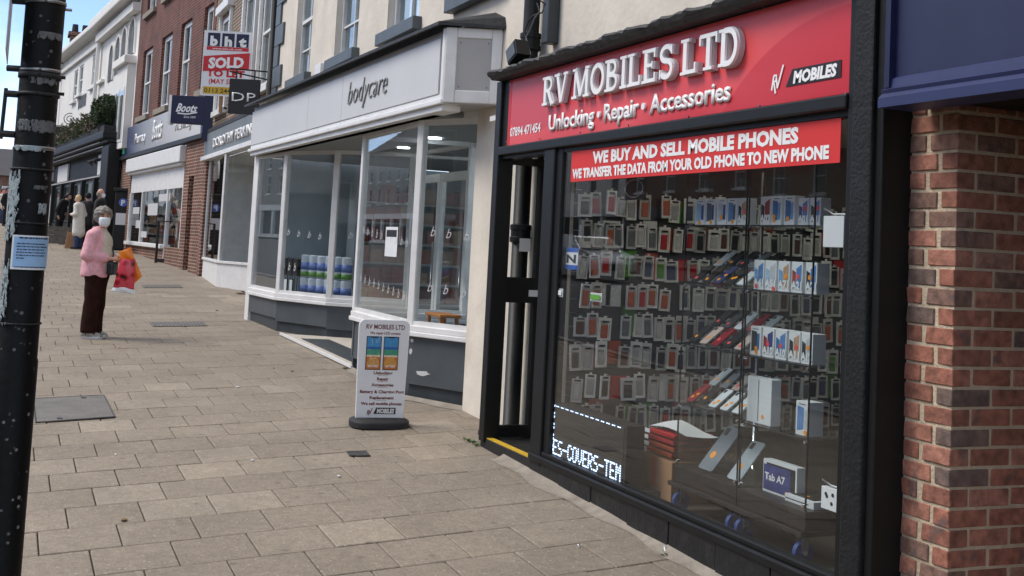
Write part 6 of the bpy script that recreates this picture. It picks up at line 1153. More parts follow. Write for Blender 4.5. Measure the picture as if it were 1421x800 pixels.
for k, wd in enumerate(('BEFORE', 'AFTER')):
    u0, u1, za, zt_ = W*(.17+.33*k), W*(.46+.33*k), tz(.49), tz(.83); ph = MB(); ph.fbox(sbF, u0, u1, .001, .003, za, zt_); o = ph.build('printed_phone', MATS['print_black'], sb, bev=.008); i0, i1 = u0+.006, u1-.006; hh = zt_-za-.014
    for n_, (f0, f1, mm) in enumerate(((.70, 1, 'p_sky'), (.62, .70, 'p_sea'), (.44, .62, 'p_green'), (.38, .44, 'p_pale'), (0, .38, 'p_rust'))): MB().fbox(sbF, i0, i1, .003, .0036, za+.007+hh*f0, za+.007+hh*f1).build('printed_screen', MATS[mm], o)
    MB().prism([sbF.p((i0+i1)/2+(i1-i0)*.46*math.cos(R_(a)), .0037, za+.007+hh*.10+hh*.30*math.sin(R_(a))) for a in range(0, 181, 15)], sbF.n*.0005).build('printed_dune', MATS['p_sand'], o); MB().fbox(sbF, (i0+i1)/2-.025, (i0+i1)/2+.025, .0037, .0042, zt_-.012, zt_-.004).build('notch', MATS['print_black'], o); ftext(sbF, wd, MATS['letter_white'], o, (i0+i1)/2, .0045, za+.022, .018, w=(i1-i0)*.72, bold=.02)
    if k == 0:
        cr_ = MB(); rr = random.Random(3)
        for _ in range(9): x0, y0 = rr.uniform(i0, i1), rr.uniform(za+.05, zt_-.03); ribbon(cr_, sbF, [(x0, y0), (min(max(x0+rr.uniform(-.05, .05), i0), i1), y0+rr.uniform(-.06, .06))], .0015, .0042, .0046+_*.00005)
        cr_.build('printed_crack', MATS['letter_white'], o)
for s, f, wd in (('Unlocking', .445, .36), ('Repair', .385, .22), ('Accessories', .325, .42), ('Battery & Charging Port', .255, .84), ('Replacement', .195, .46), ('We sell mobile phones', .135, .78)): ftext(sbF, s, MATS['dark_red_ink'], sb, W*.52, .001, tz(f), H*.030, w=W*wd, bold=.035)
for f in (.432, .372, .312, .182): MB().fbox(sbF, W*.42, W*.62, .0005, .001, tz(f), tz(f)+.002).build('rule_line', MATS['dark_red_ink'], sb)
rv_logo(sbF, W*.26, tz(.045), W*.54, .001, sb, True)
# ------------------------------------------------------------------ people: smooth-blended solids turned into one skin each
def solid(name, m, prims, parent, h=.014, k=.03, cut=None, smooth=True, disp=None):
    """prims: (p0, r0, p1, r1[, (sx, sy, sz)]) round-ended tapered limbs; the union is meshed as one continuous surface"""
    lo = np.min([np.minimum(np.array(p[0])-p[1]*1.6, np.array(p[2])-p[3]*1.6) for p in prims], axis=0)-3*h; hi = np.max([np.maximum(np.array(p[0])+p[1]*1.6, np.array(p[2])+p[3]*1.6) for p in prims], axis=0)+3*h
    n = np.ceil((hi-lo)/h).astype(int)+1; ax = [lo[i]+h*np.arange(n[i]) for i in range(3)]; X = np.stack(np.meshgrid(*ax, indexing='ij'), -1); D = None
    for p in prims:
        a, ra, b_, rb2 = np.array(p[0], float), p[1], np.array(p[2], float), p[3]; s = np.array(p[4] if len(p) > 4 else (1, 1, 1), float); q = (X-a)/s; e = (b_-a)/s; L2 = float(e@e)
        t = np.clip((q@e)/L2, 0, 1) if L2 > 1e-9 else np.zeros(X.shape[:3]); d = (np.sqrt(((q-t[..., None]*e)**2).sum(-1))-(ra+(rb2-ra)*t))*s.min()
        if D is None: D = d
        else: hh = np.clip(.5+.5*(D-d)/k, 0, 1); D = D*(1-hh)+d*hh-k*hh*(1-hh)
    if disp is not None: D = D+disp(X)
    if cut is not None: D = np.maximum(D, cut(X))
    ins = D < 0; nx, ny, nz = D.shape; c8 = [(i, j, l) for i in (0, 1) for j in (0, 1) for l in (0, 1)]
    sub = lambda A, o: A[o[0]:nx-1+o[0], o[1]:ny-1+o[1], o[2]:nz-1+o[2]]
    cnt = sum(sub(ins, o).astype(int) for o in c8); act = (cnt > 0) & (cnt < 8); idx = -np.ones(act.shape, int); idx[act] = np.arange(act.sum())
    acc = np.zeros(act.shape+(3,)); num = np.zeros(act.shape)
    for a in c8:
        for q in range(3):
            if a[q]: continue
            b_ = list(a); b_[q] = 1; da, db = sub(D, a), sub(D, b_); cr = (da < 0) != (db < 0); t = np.where(cr, da/np.where(cr, da-db, 1), 0); pos = np.zeros(act.shape+(3,)); pos[...] = a; pos[..., q] += t; acc += pos*cr[..., None]; num += cr
    I = np.argwhere(act); V = lo+h*(I+(acc[act]/num[act][:, None])); fs = []
    for q in range(3):
        u, v = (q+1) % 3, (q+2) % 3; o = [0, 0, 0]; o[q] = 1; A = ins[:nx-o[0], :ny-o[1], :nz-o[2]]; B = ins[o[0]:, o[1]:, o[2]:]; E = np.argwhere(A != B)
        for i in E:
            if i[u] == 0 or i[v] == 0: continue
            i1 = i.copy(); i1[u] -= 1; i2 = i1.copy(); i2[v] -= 1; i3 = i.copy(); i3[v] -= 1
            try: f = [idx[tuple(i)], idx[tuple(i1)], idx[tuple(i2)], idx[tuple(i3)]]
            except IndexError: continue
            if min(f) < 0: continue
            fs.append(f if A[tuple(i)] else f[::-1])
    me = bpy.data.meshes.new(name); me.from_pydata(V.tolist(), [], [[int(x) for x in f] for f in fs]); me.materials.append(m); me.polygons.foreach_set('use_smooth', [True]*len(me.polygons)); ob = bpy.data.objects.new(name, me); col.objects.link(ob); ob.parent = parent; ORG[ob.name] = Vector(); return ob
def lmesh(b, name, m, parent, **k):             # a mesh in the person's own coordinates
    o = b.build(name, m, org=(0, 0, 0), **k); o.parent = parent; o.location = (0, 0, 0); return o
mat('skin', (204, 158, 136), .55, var=.08, scale=30); mat('skin_dark', (168, 120, 98), .55, var=.08); mat('lip', (150, 92, 84), .5); mat('hair_grey', (132, 126, 120), .7, var=.35, scale=55, bump=.6, bscale=90); mat('hair_blond', (206, 178, 132), .7, var=.25, scale=40, bump=.5, bscale=80); mat('hair_dark', (34, 28, 26), .6, var=.3, scale=40)
mat('fleece_pink', (228, 172, 180), .95, var=.13, scale=28, bump=.9, bscale=80); mat('knit_beige', (196, 188, 170), .9, var=.1, scale=40, bump=.4, bscale=90); mat('trouser_brown', (46, 27, 23), 1.0, spec=.1, var=.25, scale=12, bump=.3, bscale=40); mat('trainer_grey', (150, 146, 138), .7, var=.3, scale=40); mat('trainer_dark', (60, 58, 58), .7, var=.2); mat('mask_white', (226, 234, 240), .8, var=.05, scale=30); mat('leather_black', (22, 22, 24), .4, var=.2); mat('eye_dark', (30, 26, 24), .3)
mat('coat_white', (216, 212, 202), .85, var=.08, scale=12, bump=.3, bscale=30); mat('cloth_black', (26, 27, 30), .85, var=.25, scale=10, bump=.3, bscale=30); mat('cloth_charcoal', (48, 49, 54), .85, var=.2, scale=10); mat('denim', (52, 66, 104), .85, var=.2, scale=20); mat('shoe_white', (204, 204, 204), .6, var=.1)
wg = onG(129, 469); WH = thing('person', 'elderly woman in a pink fleece and brown trousers wearing a white face mask', 'person', wg, rotz=R_(62)); WR = R_(-48)
def hd(p, c=(0, 0)):                            # turn a head point about the neck axis
    x, y, z = p; return (c[0]+x*math.cos(WR)-y*math.sin(WR), c[1]+x*math.sin(WR)+y*math.cos(WR), z)
HX = .045
solid('body', MATS['skin'], [((-.01, 0, .80), .11, (-.02, 0, 1.20), .11), ((-.02, 0, 1.20), .10, (.0, 0, 1.30), .06), ((.0, 0, 1.28), .052, (.03, 0, 1.40), .05), (hd((HX, 0, 1.47)), .075, hd((HX-.015, 0, 1.50)), .085, (1, .86, 1.12)), (hd((HX+.055, 0, 1.42)), .045, hd((HX+.05, 0, 1.44)), .05), (hd((HX+.085, 0, 1.478)), .012, hd((HX+.105, 0, 1.452)), .017), (hd((HX-.02, .078, 1.47)), .016, hd((HX-.02, .078, 1.45)), .012), (hd((HX-.02, -.078, 1.47)), .016, hd((HX-.02, -.078, 1.45)), .012),
    ((-.03, .165, 1.24), .045, (-.05, .20, 1.02), .04), ((-.05, .20, 1.02), .038, (.17, .10, .99), .027), ((-.03, -.165, 1.24), .045, (-.05, -.20, 1.02), .04), ((-.05, -.20, 1.02), .038, (.17, -.10, .98), .027), ((.17, .10, .99), .026, (.235, .055, .985), .032, (1, 1, .8)), ((.17, -.10, .98), .026, (.235, -.055, .975), .032, (1, 1, .8)),
    ((0, .075, .80), .08, (-.01, .07, .45), .055), ((-.01, .07, .45), .055, (-.03, .07, .07), .038), ((0, -.075, .80), .08, (-.01, -.07, .45), .055), ((-.01, -.07, .45), .055, (-.03, -.07, .07), .038)]
    + [((.235, s*(.055-.018*f), .985-.012*f), .012, (.285, s*(.03-.016*f), .975-.016*f), .0085) for s in (1, -1) for f in range(4)] + [((.215, s*.04, 1.0), .012, (.265, s*.012, 1.012), .009) for s in (1, -1)], WH, h=.0095, k=.018)
solid('trousers', MATS['trouser_brown'], [((-.01, 0, .86), .14, (-.01, 0, .78), .148, (1, 1.12, 1)), ((-.005, .072, .76), .108, (-.02, .075, .40), .092), ((-.02, .075, .40), .092, (-.03, .08, .095), .098), ((-.005, -.072, .76), .108, (-.02, -.07, .40), .092), ((-.02, -.07, .40), .092, (-.03, -.075, .095), .098)], WH, h=.013, k=.03, cut=lambda X: .062-X[..., 2]+.006*np.sin(30*X[..., 1]), disp=lambda X: .006*np.sin(34*X[..., 1]+9*X[..., 0]+3*np.sin(7*X[..., 2]))*np.clip(1.2-X[..., 2], 0, 1)+.005*np.sin(22*X[..., 2]+14*X[..., 0])*np.clip(X[..., 2]-.3, 0, .5))
solid('blouse', MATS['knit_beige'], [((.01, 0, .84), .140, (.02, 0, 1.0), .145), ((.02, 0, 1.0), .145, (.015, 0, 1.18), .130), ((.01, 0, 1.18), .115, (.005, 0, 1.31), .066)], WH, h=.012, k=.05)
wv = lambda X: .003*np.sin(31*X[..., 2]+17*X[..., 1]+11*X[..., 0])+.0025*np.sin(23*X[..., 0]-29*X[..., 2]+8*X[..., 1])
solid('fleece', MATS['fleece_pink'], [((-.03, 0, .80), .178, (-.02, 0, 1.02), .166, (1, 1.12, 1)), ((-.02, 0, 1.02), .166, (-.025, 0, 1.20), .148, (1, 1.08, 1)), ((-.035, .10, 1.265), .076, (-.035, -.10, 1.265), .076), ((-.035, .15, 1.245), .080, (-.065, .205, 1.02), .072), ((-.065, .205, 1.02), .071, (.135, .115, .99), .047), ((-.035, -.15, 1.245), .080, (-.065, -.205, 1.02), .072), ((-.065, -.205, 1.02), .071, (.135, -.115, .98), .047), ((-.05, .05, 1.315), .046, (-.05, -.05, 1.315), .046)], WH, h=.011, k=.035, disp=wv,
    cut=lambda X: np.maximum(.755-X[..., 2]+.012*np.sin(18*X[..., 1]), np.minimum(X[..., 0]-.035, (.055+.05*np.clip(X[..., 2]-.95, -.2, .4))-np.abs(X[..., 1]-.01))))
cl = MB()
for s in (1, -1): cl.tube([(-.09, .035*s, 1.355), (-.01, .075*s, 1.335), (.085, .075*s, 1.20), (.125, .068*s, 1.02), (.135, .058*s, .77)], .011, 6)
lmesh(cl, 'fleece_edge', MATS['fleece_pink'], WH, smooth=True)
solid('hair', MATS['hair_grey'], [(hd((HX-.03, 0, 1.49)), .102, hd((HX-.02, 0, 1.53)), .106, (1, .97, .90)), (hd((HX-.04, .068, 1.48)), .038, hd((HX-.02, .072, 1.515)), .04), (hd((HX-.04, -.068, 1.48)), .038, hd((HX-.02, -.072, 1.515)), .04), (hd((HX+.045, .035, 1.568)), .030, hd((HX+.055, .05, 1.545)), .024), (hd((HX+.045, -.02, 1.570)), .030, hd((HX+.058, -.05, 1.542)), .024)], WH, h=.008, k=.02, disp=lambda X: .0055*np.sin(75*X[..., 0]+40*X[..., 2])*np.sin(68*X[..., 1]-30*X[..., 2])+.004*np.sin(130*X[..., 2]+50*X[..., 1]),
    cut=lambda X: np.minimum((X[..., 0]*math.cos(WR)+X[..., 1]*math.sin(WR))-(HX+.030), 1.532-X[..., 2]+.01*np.sin(60*X[..., 1])))
solid('face_mask', MATS['mask_white'], [(hd((HX+.058, 0, 1.420)), .064, hd((HX+.06, 0, 1.45)), .066, (1, 1.16, 1)), (hd((HX+.09, 0, 1.445)), .03, hd((HX+.10, 0, 1.44)), .022)], WH, h=.007, k=.03, cut=lambda X: np.maximum(np.maximum(X[..., 2]-1.480, 1.368-X[..., 2]), HX+.018-(X[..., 0]*math.cos(WR)+X[..., 1]*math.sin(WR))))
ef = MB()
for s in (1, -1):
    e = hd((HX+.078, .033*s, 1.492)); ef.lathe((e[0], e[1], e[2]-.006), [(.002, 0), (.010, .004), (.010, .008), (.002, .012)], 8)
    ef.tube([hd((HX+.074, .014*s, 1.512)), hd((HX+.077, .033*s, 1.517)), hd((HX+.064, .052*s, 1.511))], .004, 5)
lmesh(ef, 'eyes', MATS['eye_dark'], WH); el = MB()
for s in (1, -1): el.tube([hd((HX+.05, .062*s, 1.455)), hd((HX-.005, .082*s, 1.470)), hd((HX-.03, .082*s, 1.452))], .0025, 5)
lmesh(el, 'ear_loop', MATS['mask_white'], WH)
for s in (1, -1):
    y = .078*s; solid('shoe', MATS['trainer_grey'], [((-.085, y, .045), .044, (.0, y, .048), .046), ((.0, y, .045), .046, (.10, y*1.1, .035), .040, (1, 1.05, .85))], WH, h=.010, k=.03, cut=lambda X: .012-X[..., 2]); lmesh(MB().tube([(-.10, y, .014), (0, y, .012), (.11, y*1.08, .012), (.14, y*1.1, .014)], [.040, .046, .046, .028], 10), 'sole', MATS['shoe_white'], WH, smooth=True); lmesh(MB().box(-.075, .03, y-.040, y+.040, .062, .098), 'shoe_collar', MATS['trainer_dark'], WH, bev=.014); lmesh(MB().box(.045, .075, y-.047, y+.047, .03, .072), 'shoe_flash', MATS['trainer_dark'], WH, bev=.008); lmesh(MB().box(-.05, -.03, y-.050, y+.050, .03, .07), 'shoe_flash', MATS['trainer_dark'], WH, bev=.008)
lmesh(MB().tube([(-.10, .09, 1.33), (.0, .10, 1.345), (.10, .05, 1.22), (.19, -.02, 1.05), (.20, -.07, .93)], .008, 6), 'bag_strap', MATS['leather_black'], WH, smooth=True)
hbag = MB(); hbag.obox((.20, -.05, .86), (.045, 0, 0), (0, .085, 0), (0, 0, .08)); hb = lmesh(hbag, 'shoulder_bag', MATS['leather_black'], WH, bev=.025)
# carrier bag and orange card in her hands
def floral():
    m, nt, b = newmat('floral_red'); L = nt.links; g = N(nt, 'ShaderNodeNewGeometry'); v = N(nt, 'ShaderNodeTexVoronoi'); v.inputs['Scale'].default_value = 11; L.new(g.outputs['Position'], v.inputs['Vector']); n = N(nt, 'ShaderNodeTexNoise'); n.inputs['Scale'].default_value = 30; L.new(g.outputs['Position'], n.inputs['Vector']); rp = N(nt, 'ShaderNodeValToRGB'); e = rp.color_ramp.elements; e[0].color = lin((46, 10, 14)); e[1].color = lin((206, 70, 84)); e[0].position = .26; e[1].position = .62; x = e.new(.38); x.color = lin((160, 14, 28)); ad = N(nt, 'ShaderNodeMath', operation='MULTIPLY_ADD'); L.new(n.outputs[0], ad.inputs[0]); ad.inputs[1].default_value = .5; L.new(v.outputs['Distance'], ad.inputs[2]); sb_ = N(nt, 'ShaderNodeMath', operation='SUBTRACT'); L.new(ad.outputs[0], sb_.inputs[0]); sb_.inputs[1].default_value = .2; L.new(sb_.outputs[0], rp.inputs[0]); L.new(rp.outputs[0], b.inputs['Base Color']); b.inputs['Roughness'].default_value = .3
floral(); kb = (wg-CAM).dot(fw)-.25
def pillow(b, quad, th, k):                     # a soft flat bag between four photo points, bulging by th
    A = [atk(*q, k) for q in quad]; nn = ((A[1]-A[0]).cross(A[3]-A[0])).normalized()
    for s in (1, -1): b.grid(lambda u, v: (A[0].lerp(A[1], u)).lerp(A[3].lerp(A[2], u), v)+nn*s*th*(math.sin(math.pi*u)*math.sin(math.pi*v))**.5+nn*.004*math.sin(9*u+5*v), 14, 14)
cb_ = thing('carrier_bag', 'red floral carrier bag with a white base held by the woman in pink', 'bag', atk(172, 405, kb)); b = MB(); pillow(b, ((157, 399), (186, 402), (188, 361), (167, 359)), .03, kb); b.build('bag', MATS['floral_red'], cb_, smooth=True); b = MB(); pillow(b, ((153, 405), (187, 409), (186.5, 396), (157, 399)), .02, kb+.01); b.build('white_base', MATS['white_plastic'], cb_, smooth=True)
oc = thing('orange_carrier', 'crumpled orange bag held behind the red floral bag', 'bag', atk(180, 395, kb+.06)); b = MB(); mat('orange_print', (232, 128, 30), .45, var=.06, scale=10); pillow(b, ((166, 362), (187, 361), (182, 343), (165, 350)), .012, kb+.05); pillow(b, ((184, 396), (197, 384), (187, 358), (178, 358)), .015, kb+.06); b.build('bag', MATS['orange_print'], oc, smooth=True)
def figure(loc, rot, H, label, top, legs, hair, skin='skin', lean=0, coat=0, headdown=0, arms='fwd', cap=False, mask=False, bald=False, shoes='cloth_black'):
    t = thing('person', label, 'person', loc, rotz=R_(rot)); s = H/1.7; S = lambda *p: tuple(v*s for v in p); ln = lean; sh = lambda z: ln*max(0, z-.9)
    hx = sh(1.55)+headdown*.08; hz = 1.585-headdown*.05
    solid('body', MATS[skin], [(S(sh(1.3), 0, 1.32), .06*s, S(hx-.02, 0, 1.50), .05*s), (S(hx, 0, hz-.02), .085*s, S(hx-.01, 0, hz+.02), .092*s, (1, .85, 1.1)), (S(hx+.085, 0, hz-.02), .012*s, S(hx+.095, 0, hz-.04), .016*s), (S(sh(1.2), 0, .95), .12*s, S(sh(1.3), 0, 1.32), .12*s)] + [(S(sh(1.3), y*.19, 1.34), .05*s, S(sh(1.1)-.04, y*.24, 1.08), .042*s) for y in (1, -1)] + [(S(sh(1.1)-.04, y*.24, 1.08), .04*s, S(.20, y*.14, 1.06) if arms == 'fwd' else S(.06, y*.23, .84), .03*s) for y in (1, -1)] + [((S(.20, y*.14, 1.06) if arms == 'fwd' else S(.06, y*.23, .84)), .033*s, (S(.27, y*.09, 1.07) if arms == 'fwd' else S(.09, y*.22, .76)), .03*s) for y in (1, -1)] + [(S(0, y*.085, .88), .08*s, S(0, y*.09, .08), .045*s) for y in (1, -1)], t, h=.02, k=.03)
    solid('top', MATS[top], [(S(sh(.95)-.01, 0, .80-.28*coat), (.165+.02*coat)*s, S(sh(1.3), 0, 1.30), .155*s, (1, 1.15, 1)), (S(sh(1.32), .12, 1.36), .085*s, S(sh(1.32), -.12, 1.36), .085*s)] + [(S(sh(1.3), y*.18, 1.34), .075*s, S(sh(1.1)-.04, y*.24, 1.08), .065*s) for y in (1, -1)] + [(S(sh(1.1)-.04, y*.24, 1.08), .063*s, S(.16, y*.16, 1.06) if arms == 'fwd' else S(.04, y*.23, .90), .05*s) for y in (1, -1)], t, h=.022, k=.05)
    solid('trousers', MATS[legs], [(S(0, 0, .92), .15*s, S(0, 0, .82), .15*s)] + [(S(0, y*.085, .82), .10*s, S(-.01, y*.09, .09), .07*s) for y in (1, -1)], t, h=.022, k=.03)
    for y in (1, -1): solid('shoe', MATS[shoes], [(S(-.06, y*.09, .04), .045*s, S(.14, y*.11, .035), .04*s)], t, h=.016, k=.02, cut=lambda X: .004-X[..., 2])
    if cap or not bald: solid('cap' if cap else 'hair', MATS[hair], [(S(hx-.025, 0, hz+.02), .098*s, S(hx-.02, 0, hz+.035), .10*s, (1, .92, 1))], t, h=.016, k=.02, cut=lambda X: np.minimum(X[..., 0]-(hx+.02)*s, (hz+.055)*s-X[..., 2]))
    else: solid('hair', MATS['hair_grey'], [(S(hx-.03, 0, hz-.03), .094*s, S(hx-.03, 0, hz), .096*s, (1, .92, 1))], t, h=.016, k=.02, cut=lambda X: np.maximum(X[..., 0]-(hx-.01)*s, X[..., 2]-(hz+.02)*s))
    if mask: solid('face_mask', MATS['mask_white'], [(S(hx+.06, 0, hz-.07), .058*s, S(hx+.06, 0, hz-.03), .058*s)], t, h=.014, k=.02, cut=lambda X: np.maximum(X[..., 2]-(hz-.01)*s, (hx+.03)*s-X[..., 0]))
    return t
q = onG(80, 335); p1 = figure(Vector((q.x, q.y, gz(q.x, q.y))), 62, 1.66, 'man in black polo shirt and lanyard looking down by the pub', 'cloth_black', 'cloth_black', 'hair_dark', lean=.30, headdown=1, arms='down', shoes='shoe_white'); lmesh(MB().tube([(.22, .03, 1.36), (.26, .0, 1.1)], .012, 5), 'lanyard', MATS['coat_white'], p1)
q = onG(107, 346); p2 = figure(Vector((q.x, q.y, gz(q.x, q.y))), 235, 1.62, 'blond woman in a long white coat by the pub', 'coat_white', 'denim', 'hair_blond', lean=.10, coat=1, headdown=.6)
q = atk(118, 325, 36.2); p3 = figure(Vector((q.x, q.y, gz(q.x, q.y))), 200, 1.66, 'person in dark coat and black cap beside the blond woman', 'cloth_charcoal', 'cloth_black', 'cloth_black', cap=True)
q = atk(136, 325, 34.0); p4 = figure(Vector((q.x, q.y, gz(q.x, q.y))), 70, 1.80, 'bald man in a black jacket and white mask behind the woman in pink', 'cloth_black', 'cloth_black', 'hair_grey', bald=True, mask=True, arms='down')
for (px, k, lab, tp_, lg) in ((8, 52, 'person in a black coat far up the street left of the pole', 'cloth_black', 'cloth_black'), (1, 58, 'person in pale clothes at the far left edge', 'coat_white', 'denim')):
    q = atk(px, 305, k); figure(Vector((q.x, q.y, gz(q.x, q.y))), 40, 1.7, lab, tp_, lg, 'hair_dark', arms='down')
pbg = thing('paper_bag', 'brown paper bag on the ground beside the blond woman', 'bag', onG(103, 345)); q = ORG[pbg.name]; MB().hexa([(q.x-.05, q.y-.28, q.z), (q.x+.08, q.y-.28, q.z), (q.x+.08, q.y-.02, q.z), (q.x-.05, q.y-.02, q.z), (q.x-.02, q.y-.22, q.z+.5), (q.x+.05, q.y-.22, q.z+.5), (q.x+.05, q.y-.06, q.z+.46), (q.x-.02, q.y-.06, q.z+.46)]).build('paper', MATS['cardboard'], pbg)
# ------------------------------------------------------------------ far end of the street
fe = thing('market_stall', 'far market stall with a red awning at the left edge', 'stall', atk(4, 318, 75)); c0 = atk(5, 275, 75); b = MB(); b.prism([c0+Vector((0, -3, .2)), c0+Vector((0, 1, .6)), c0+Vector((0, 1, -.9)), c0+Vector((0, -3, -1.3))], (.5, 0, 0)); b.build('awning', mat('awning_red', (196, 92, 96), .7, var=.1), fe)
for dy in (-2.8, .8): b = MB().box(c0.x, c0.x+.08, c0.y+dy, c0.y+dy+.08, 1.7, c0.z); b.build('post', MATS['steel'], fe)
fb_ = thing('far_brick_building', 'low dark brick building closing the far end of the street', 'building', (-98, 0, 1.7)); FB = Fac((-98, -9), (-98, 7)); part('wall', 'dark_brick', (0, 16, -6, 0, 1.5, 5.4), F=FB, parent=fb_); b = MB(); b.prism([FB.p(0, .3, 5.4), FB.p(0, -6.3, 5.4), FB.p(0, -3, 7.6)], FB.t*16); b.build('roof', MATS['roof_slate'], fb_)
for k in range(6): o = MB().fbox(FB, .8+2.5*k, 2.0+2.5*k, .0, .03, 3.2, 4.6).build('window', MATS['white_paint'], fb_); MB().fbox(FB, .9+2.5*k, 1.9+2.5*k, .03, .035, 3.3, 4.5).build('pane', MATS['far_glass'], o)
# ------------------------------------------------------------------ across the road: the row mirrored in the shop windows
mat('render_grey', (150, 146, 140), .8, var=.1, scale=2); mat('tile_roof', (132, 84, 66), .8, var=.25, scale=8)
opp = [(34, 16, 'red_brick', 8.4, 'white_paint', 'red brick house nearest the camera across the road'), (16, 2, 'stucco_white', 7.8, 'navy', 'low white house across the road behind the camera'), (2, -12, 'brown_brick', 8.8, 'slate_paint', 'brown brick house across the road facing the phone shop'), (-12, -24, 'render_grey', 8.2, 'dark_slate_paint', 'grey rendered house facing the drugstore across the road'), (-24, -34, 'stucco_white', 8.0, 'print_black', 'narrow white house across the road between brick ones'), (-34, -50, 'dark_brick', 8.6, 'slate_paint', 'dark brick house across the road with pale shop front'), (-50, -64, 'red_brick', 7.6, 'navy', 'red brick house across the road with dark blue shop front'), (-64, -82, 'stucco_white', 8.8, 'grey_panel', 'white stucco house across the road'), (-82, -100, 'brown_brick', 8.2, 'dark_slate_paint', 'brown brick house across the road with tall chimneys'), (-100, -122, 'render_grey', 9.6, 'white_paint', 'grey rendered house across the road'), (-122, -150, 'red_brick', 8.0, 'print_red', 'long red brick house far across the road'), (-150, -190, 'stucco_white', 9.0, 'slate_paint', 'wide white house far across the road'), (-190, -260, 'brown_brick', 9.0, 'slate_paint', 'long brown brick terrace far across the road'), (-260, -420, 'render_grey', 9.5, 'white_paint', 'farthest grey terrace across the road')]
for n_, (x0, x1, mm, H_, sm_, lab) in enumerate(opp):
    F = Fac((x0, -27.6), (x1, -27.6)); g = gz((x0+x1)/2, -1.3)-.3; hl = F.L; t = thing('town_house', lab, 'building', F.p(hl/2, 0, g), 'houses across the road'); nw = min(14, max(3, int(hl/3))); hs_ = []
    for k in range(nw):
        u = hl*(k+.5)/nw; hs_ += [(u-.5, u+.5, g+4.2, g+5.9), (u-.45, u+.45, g+6.5, g+7.7)]
    hs_ = [q for q in hs_ if q[3] < g+H_-.3]; holed_wall(F, 0, hl, g+3.2, g+H_, hs_, MATS[mm], t)
    for q in hs_:
        o = MB().fbox(F, q[0], q[0]+.08, -.12, -.04, q[2], q[3]).fbox(F, q[1]-.08, q[1], -.12, -.04, q[2], q[3]).fbox(F, q[0]+.08, q[1]-.08, -.12, -.04, q[2], q[2]+.08).fbox(F, q[0]+.08, q[1]-.08, -.12, -.04, q[3]-.08, q[3]).fbox(F, q[0]+.08, q[1]-.08, -.12, -.03, (q[2]+q[3])/2-.03, (q[2]+q[3])/2+.03).build('window', MATS['white_paint'], t); MB().fbox(F, q[0]+.08, q[1]-.08, -.11, -.10, q[2], q[3]).build('pane', MATS['dim_room'], o); MB().fbox(F, q[0]-.1, q[1]+.1, -.04, .1, q[2]-.12, q[2]).build('sill', MATS['white_paint'], o)
    part('fascia', sm_, (.1, hl-.1, -.1, .15, g+2.7, g+3.2), F=F, parent=t); part('shop_wall', 'interior_dark', (0, hl, -2.2, -2.0, g, g+3.2), F=F, parent=t)
    for k in range(nw+1): u = hl*k/nw; part('shop_post', sm_, (max(0, u-.2), min(hl, u+.2), -.2, .05, g, g+2.7), F=F, parent=t)
    part('shop_riser', sm_, (0, hl, -.15, .0, g, g+.6), F=F, parent=t); b = MB(); b.prism([F.p(0, .3, g+H_), F.p(0, -4, g+H_+3), F.p(0, -8, g+H_)], F.t*hl); b.build('roof', MATS['tile_roof' if n_ in (1, 3) else 'roof_slate'], t)
    for u in (.3, hl-1.2):
        c = MB().fbox(F, u, u+.9, -4.6, -3.4, g+H_+1.5, g+H_+4.2).build('chimney', MATS['dark_brick'], t)
        for j in range(3): MB().tube([F.p(u+.2+.25*j, -4, g+H_+4.2), F.p(u+.2+.25*j, -4, g+H_+4.8)], .11, 8).build('chimney_pot', MATS['tile_roof'], c)
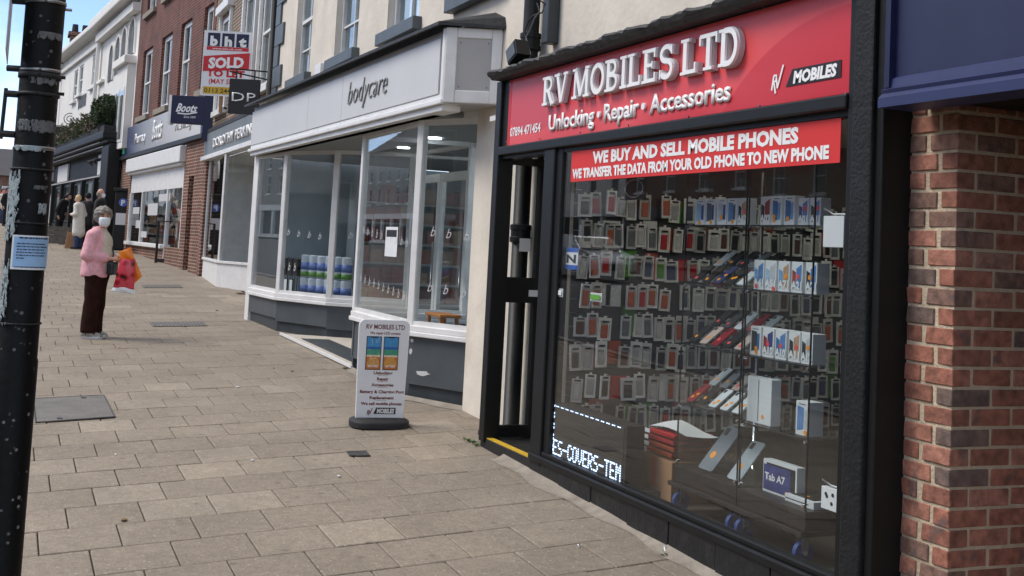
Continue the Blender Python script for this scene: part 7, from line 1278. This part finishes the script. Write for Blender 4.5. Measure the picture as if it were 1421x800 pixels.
def car(x, y, mm, label, van=False):
    g = gz(x, -1.3)-.13; t = thing('parked_car', label, 'car', (x, y, g), 'cars parked along the road'); Lc = 2.15; hh = 1.95 if van else 1.46
    pr = [(-Lc, .35), (-Lc, .85), (-Lc+.1, 1.0), (-1.7, hh-.15), (-1.4, hh), (.35 if not van else .9, hh), (1.15 if not van else 1.45, .98), (1.95, .82), (Lc, .62), (Lc, .32)]
    b = MB(); rows_ = []
    for s, in_ in ((-.86, .0), (-.80, .06), (.80, .06), (.86, .0)): rows_.append([(x+px_, y+s*(.84 if pz > 1.0 else 1), g+pz) for px_, pz in pr])
    b.add([p for r_ in rows_ for p in r_], [(j*10+k, j*10+(k+1) % 10, (j+1)*10+(k+1) % 10, (j+1)*10+k) for j in range(3) for k in range(10)]+[tuple(range(10)), tuple(range(30, 40))[::-1]]); b.build('body', mat(mm, {'car_silver': (206, 210, 214), 'car_dark': (40, 44, 52), 'car_white': (220, 222, 224)}[mm], .25, var=.02, coat=.8), t, bev=.06)
    MB().prism([(x+.42, y-.66, g+hh-.06), (x+1.12, y-.72, g+1.02), (x+1.12, y+.72, g+1.02), (x+.42, y+.66, g+hh-.06)], (.02, 0, .02)).build('windscreen', MATS['print_black'], t)
    for s in (-1, 1):
        MB().prism([(x-1.5, y+s*.735, g+1.05), (x+.95, y+s*.735, g+1.05), (x+.35, y+s*.715, g+hh-.1), (x-1.35, y+s*.715, g+hh-.1)], (0, s*.02, 0)).build('side_window', MATS['print_black'], t); MB().obox((x+2.02, y+s*.6, g+.72), (.08, 0, 0), (0, .17, 0), (0, 0, .07)).build('headlight', MATS['white_plastic'], t, bev=.02)
        for wx in (-1.35, 1.35): w_ = MB().tube([(x+wx, y+s*.70, g+.31), (x+wx, y+s*.89, g+.31)], .31, 20).build('wheel', MATS['rubber_black'], t); MB().tube([(x+wx, y+s*.885, g+.31), (x+wx, y+s*.90, g+.31)], .20, 14).build('rim', MATS['steel'], w_)
    MB().box(x+2.1, x+2.17, y-.5, y+.5, g+.36, g+.56).build('grille', MATS['print_black'], t)
car(-37.4, -11.8, 'car_silver', 'silver car parked across the road, mirrored in the phone shop window'); car(-52, -12.4, 'car_white', 'white van parked behind the silver car across the road', True); car(-74, -13, 'car_dark', 'dark car parked farther up across the road')
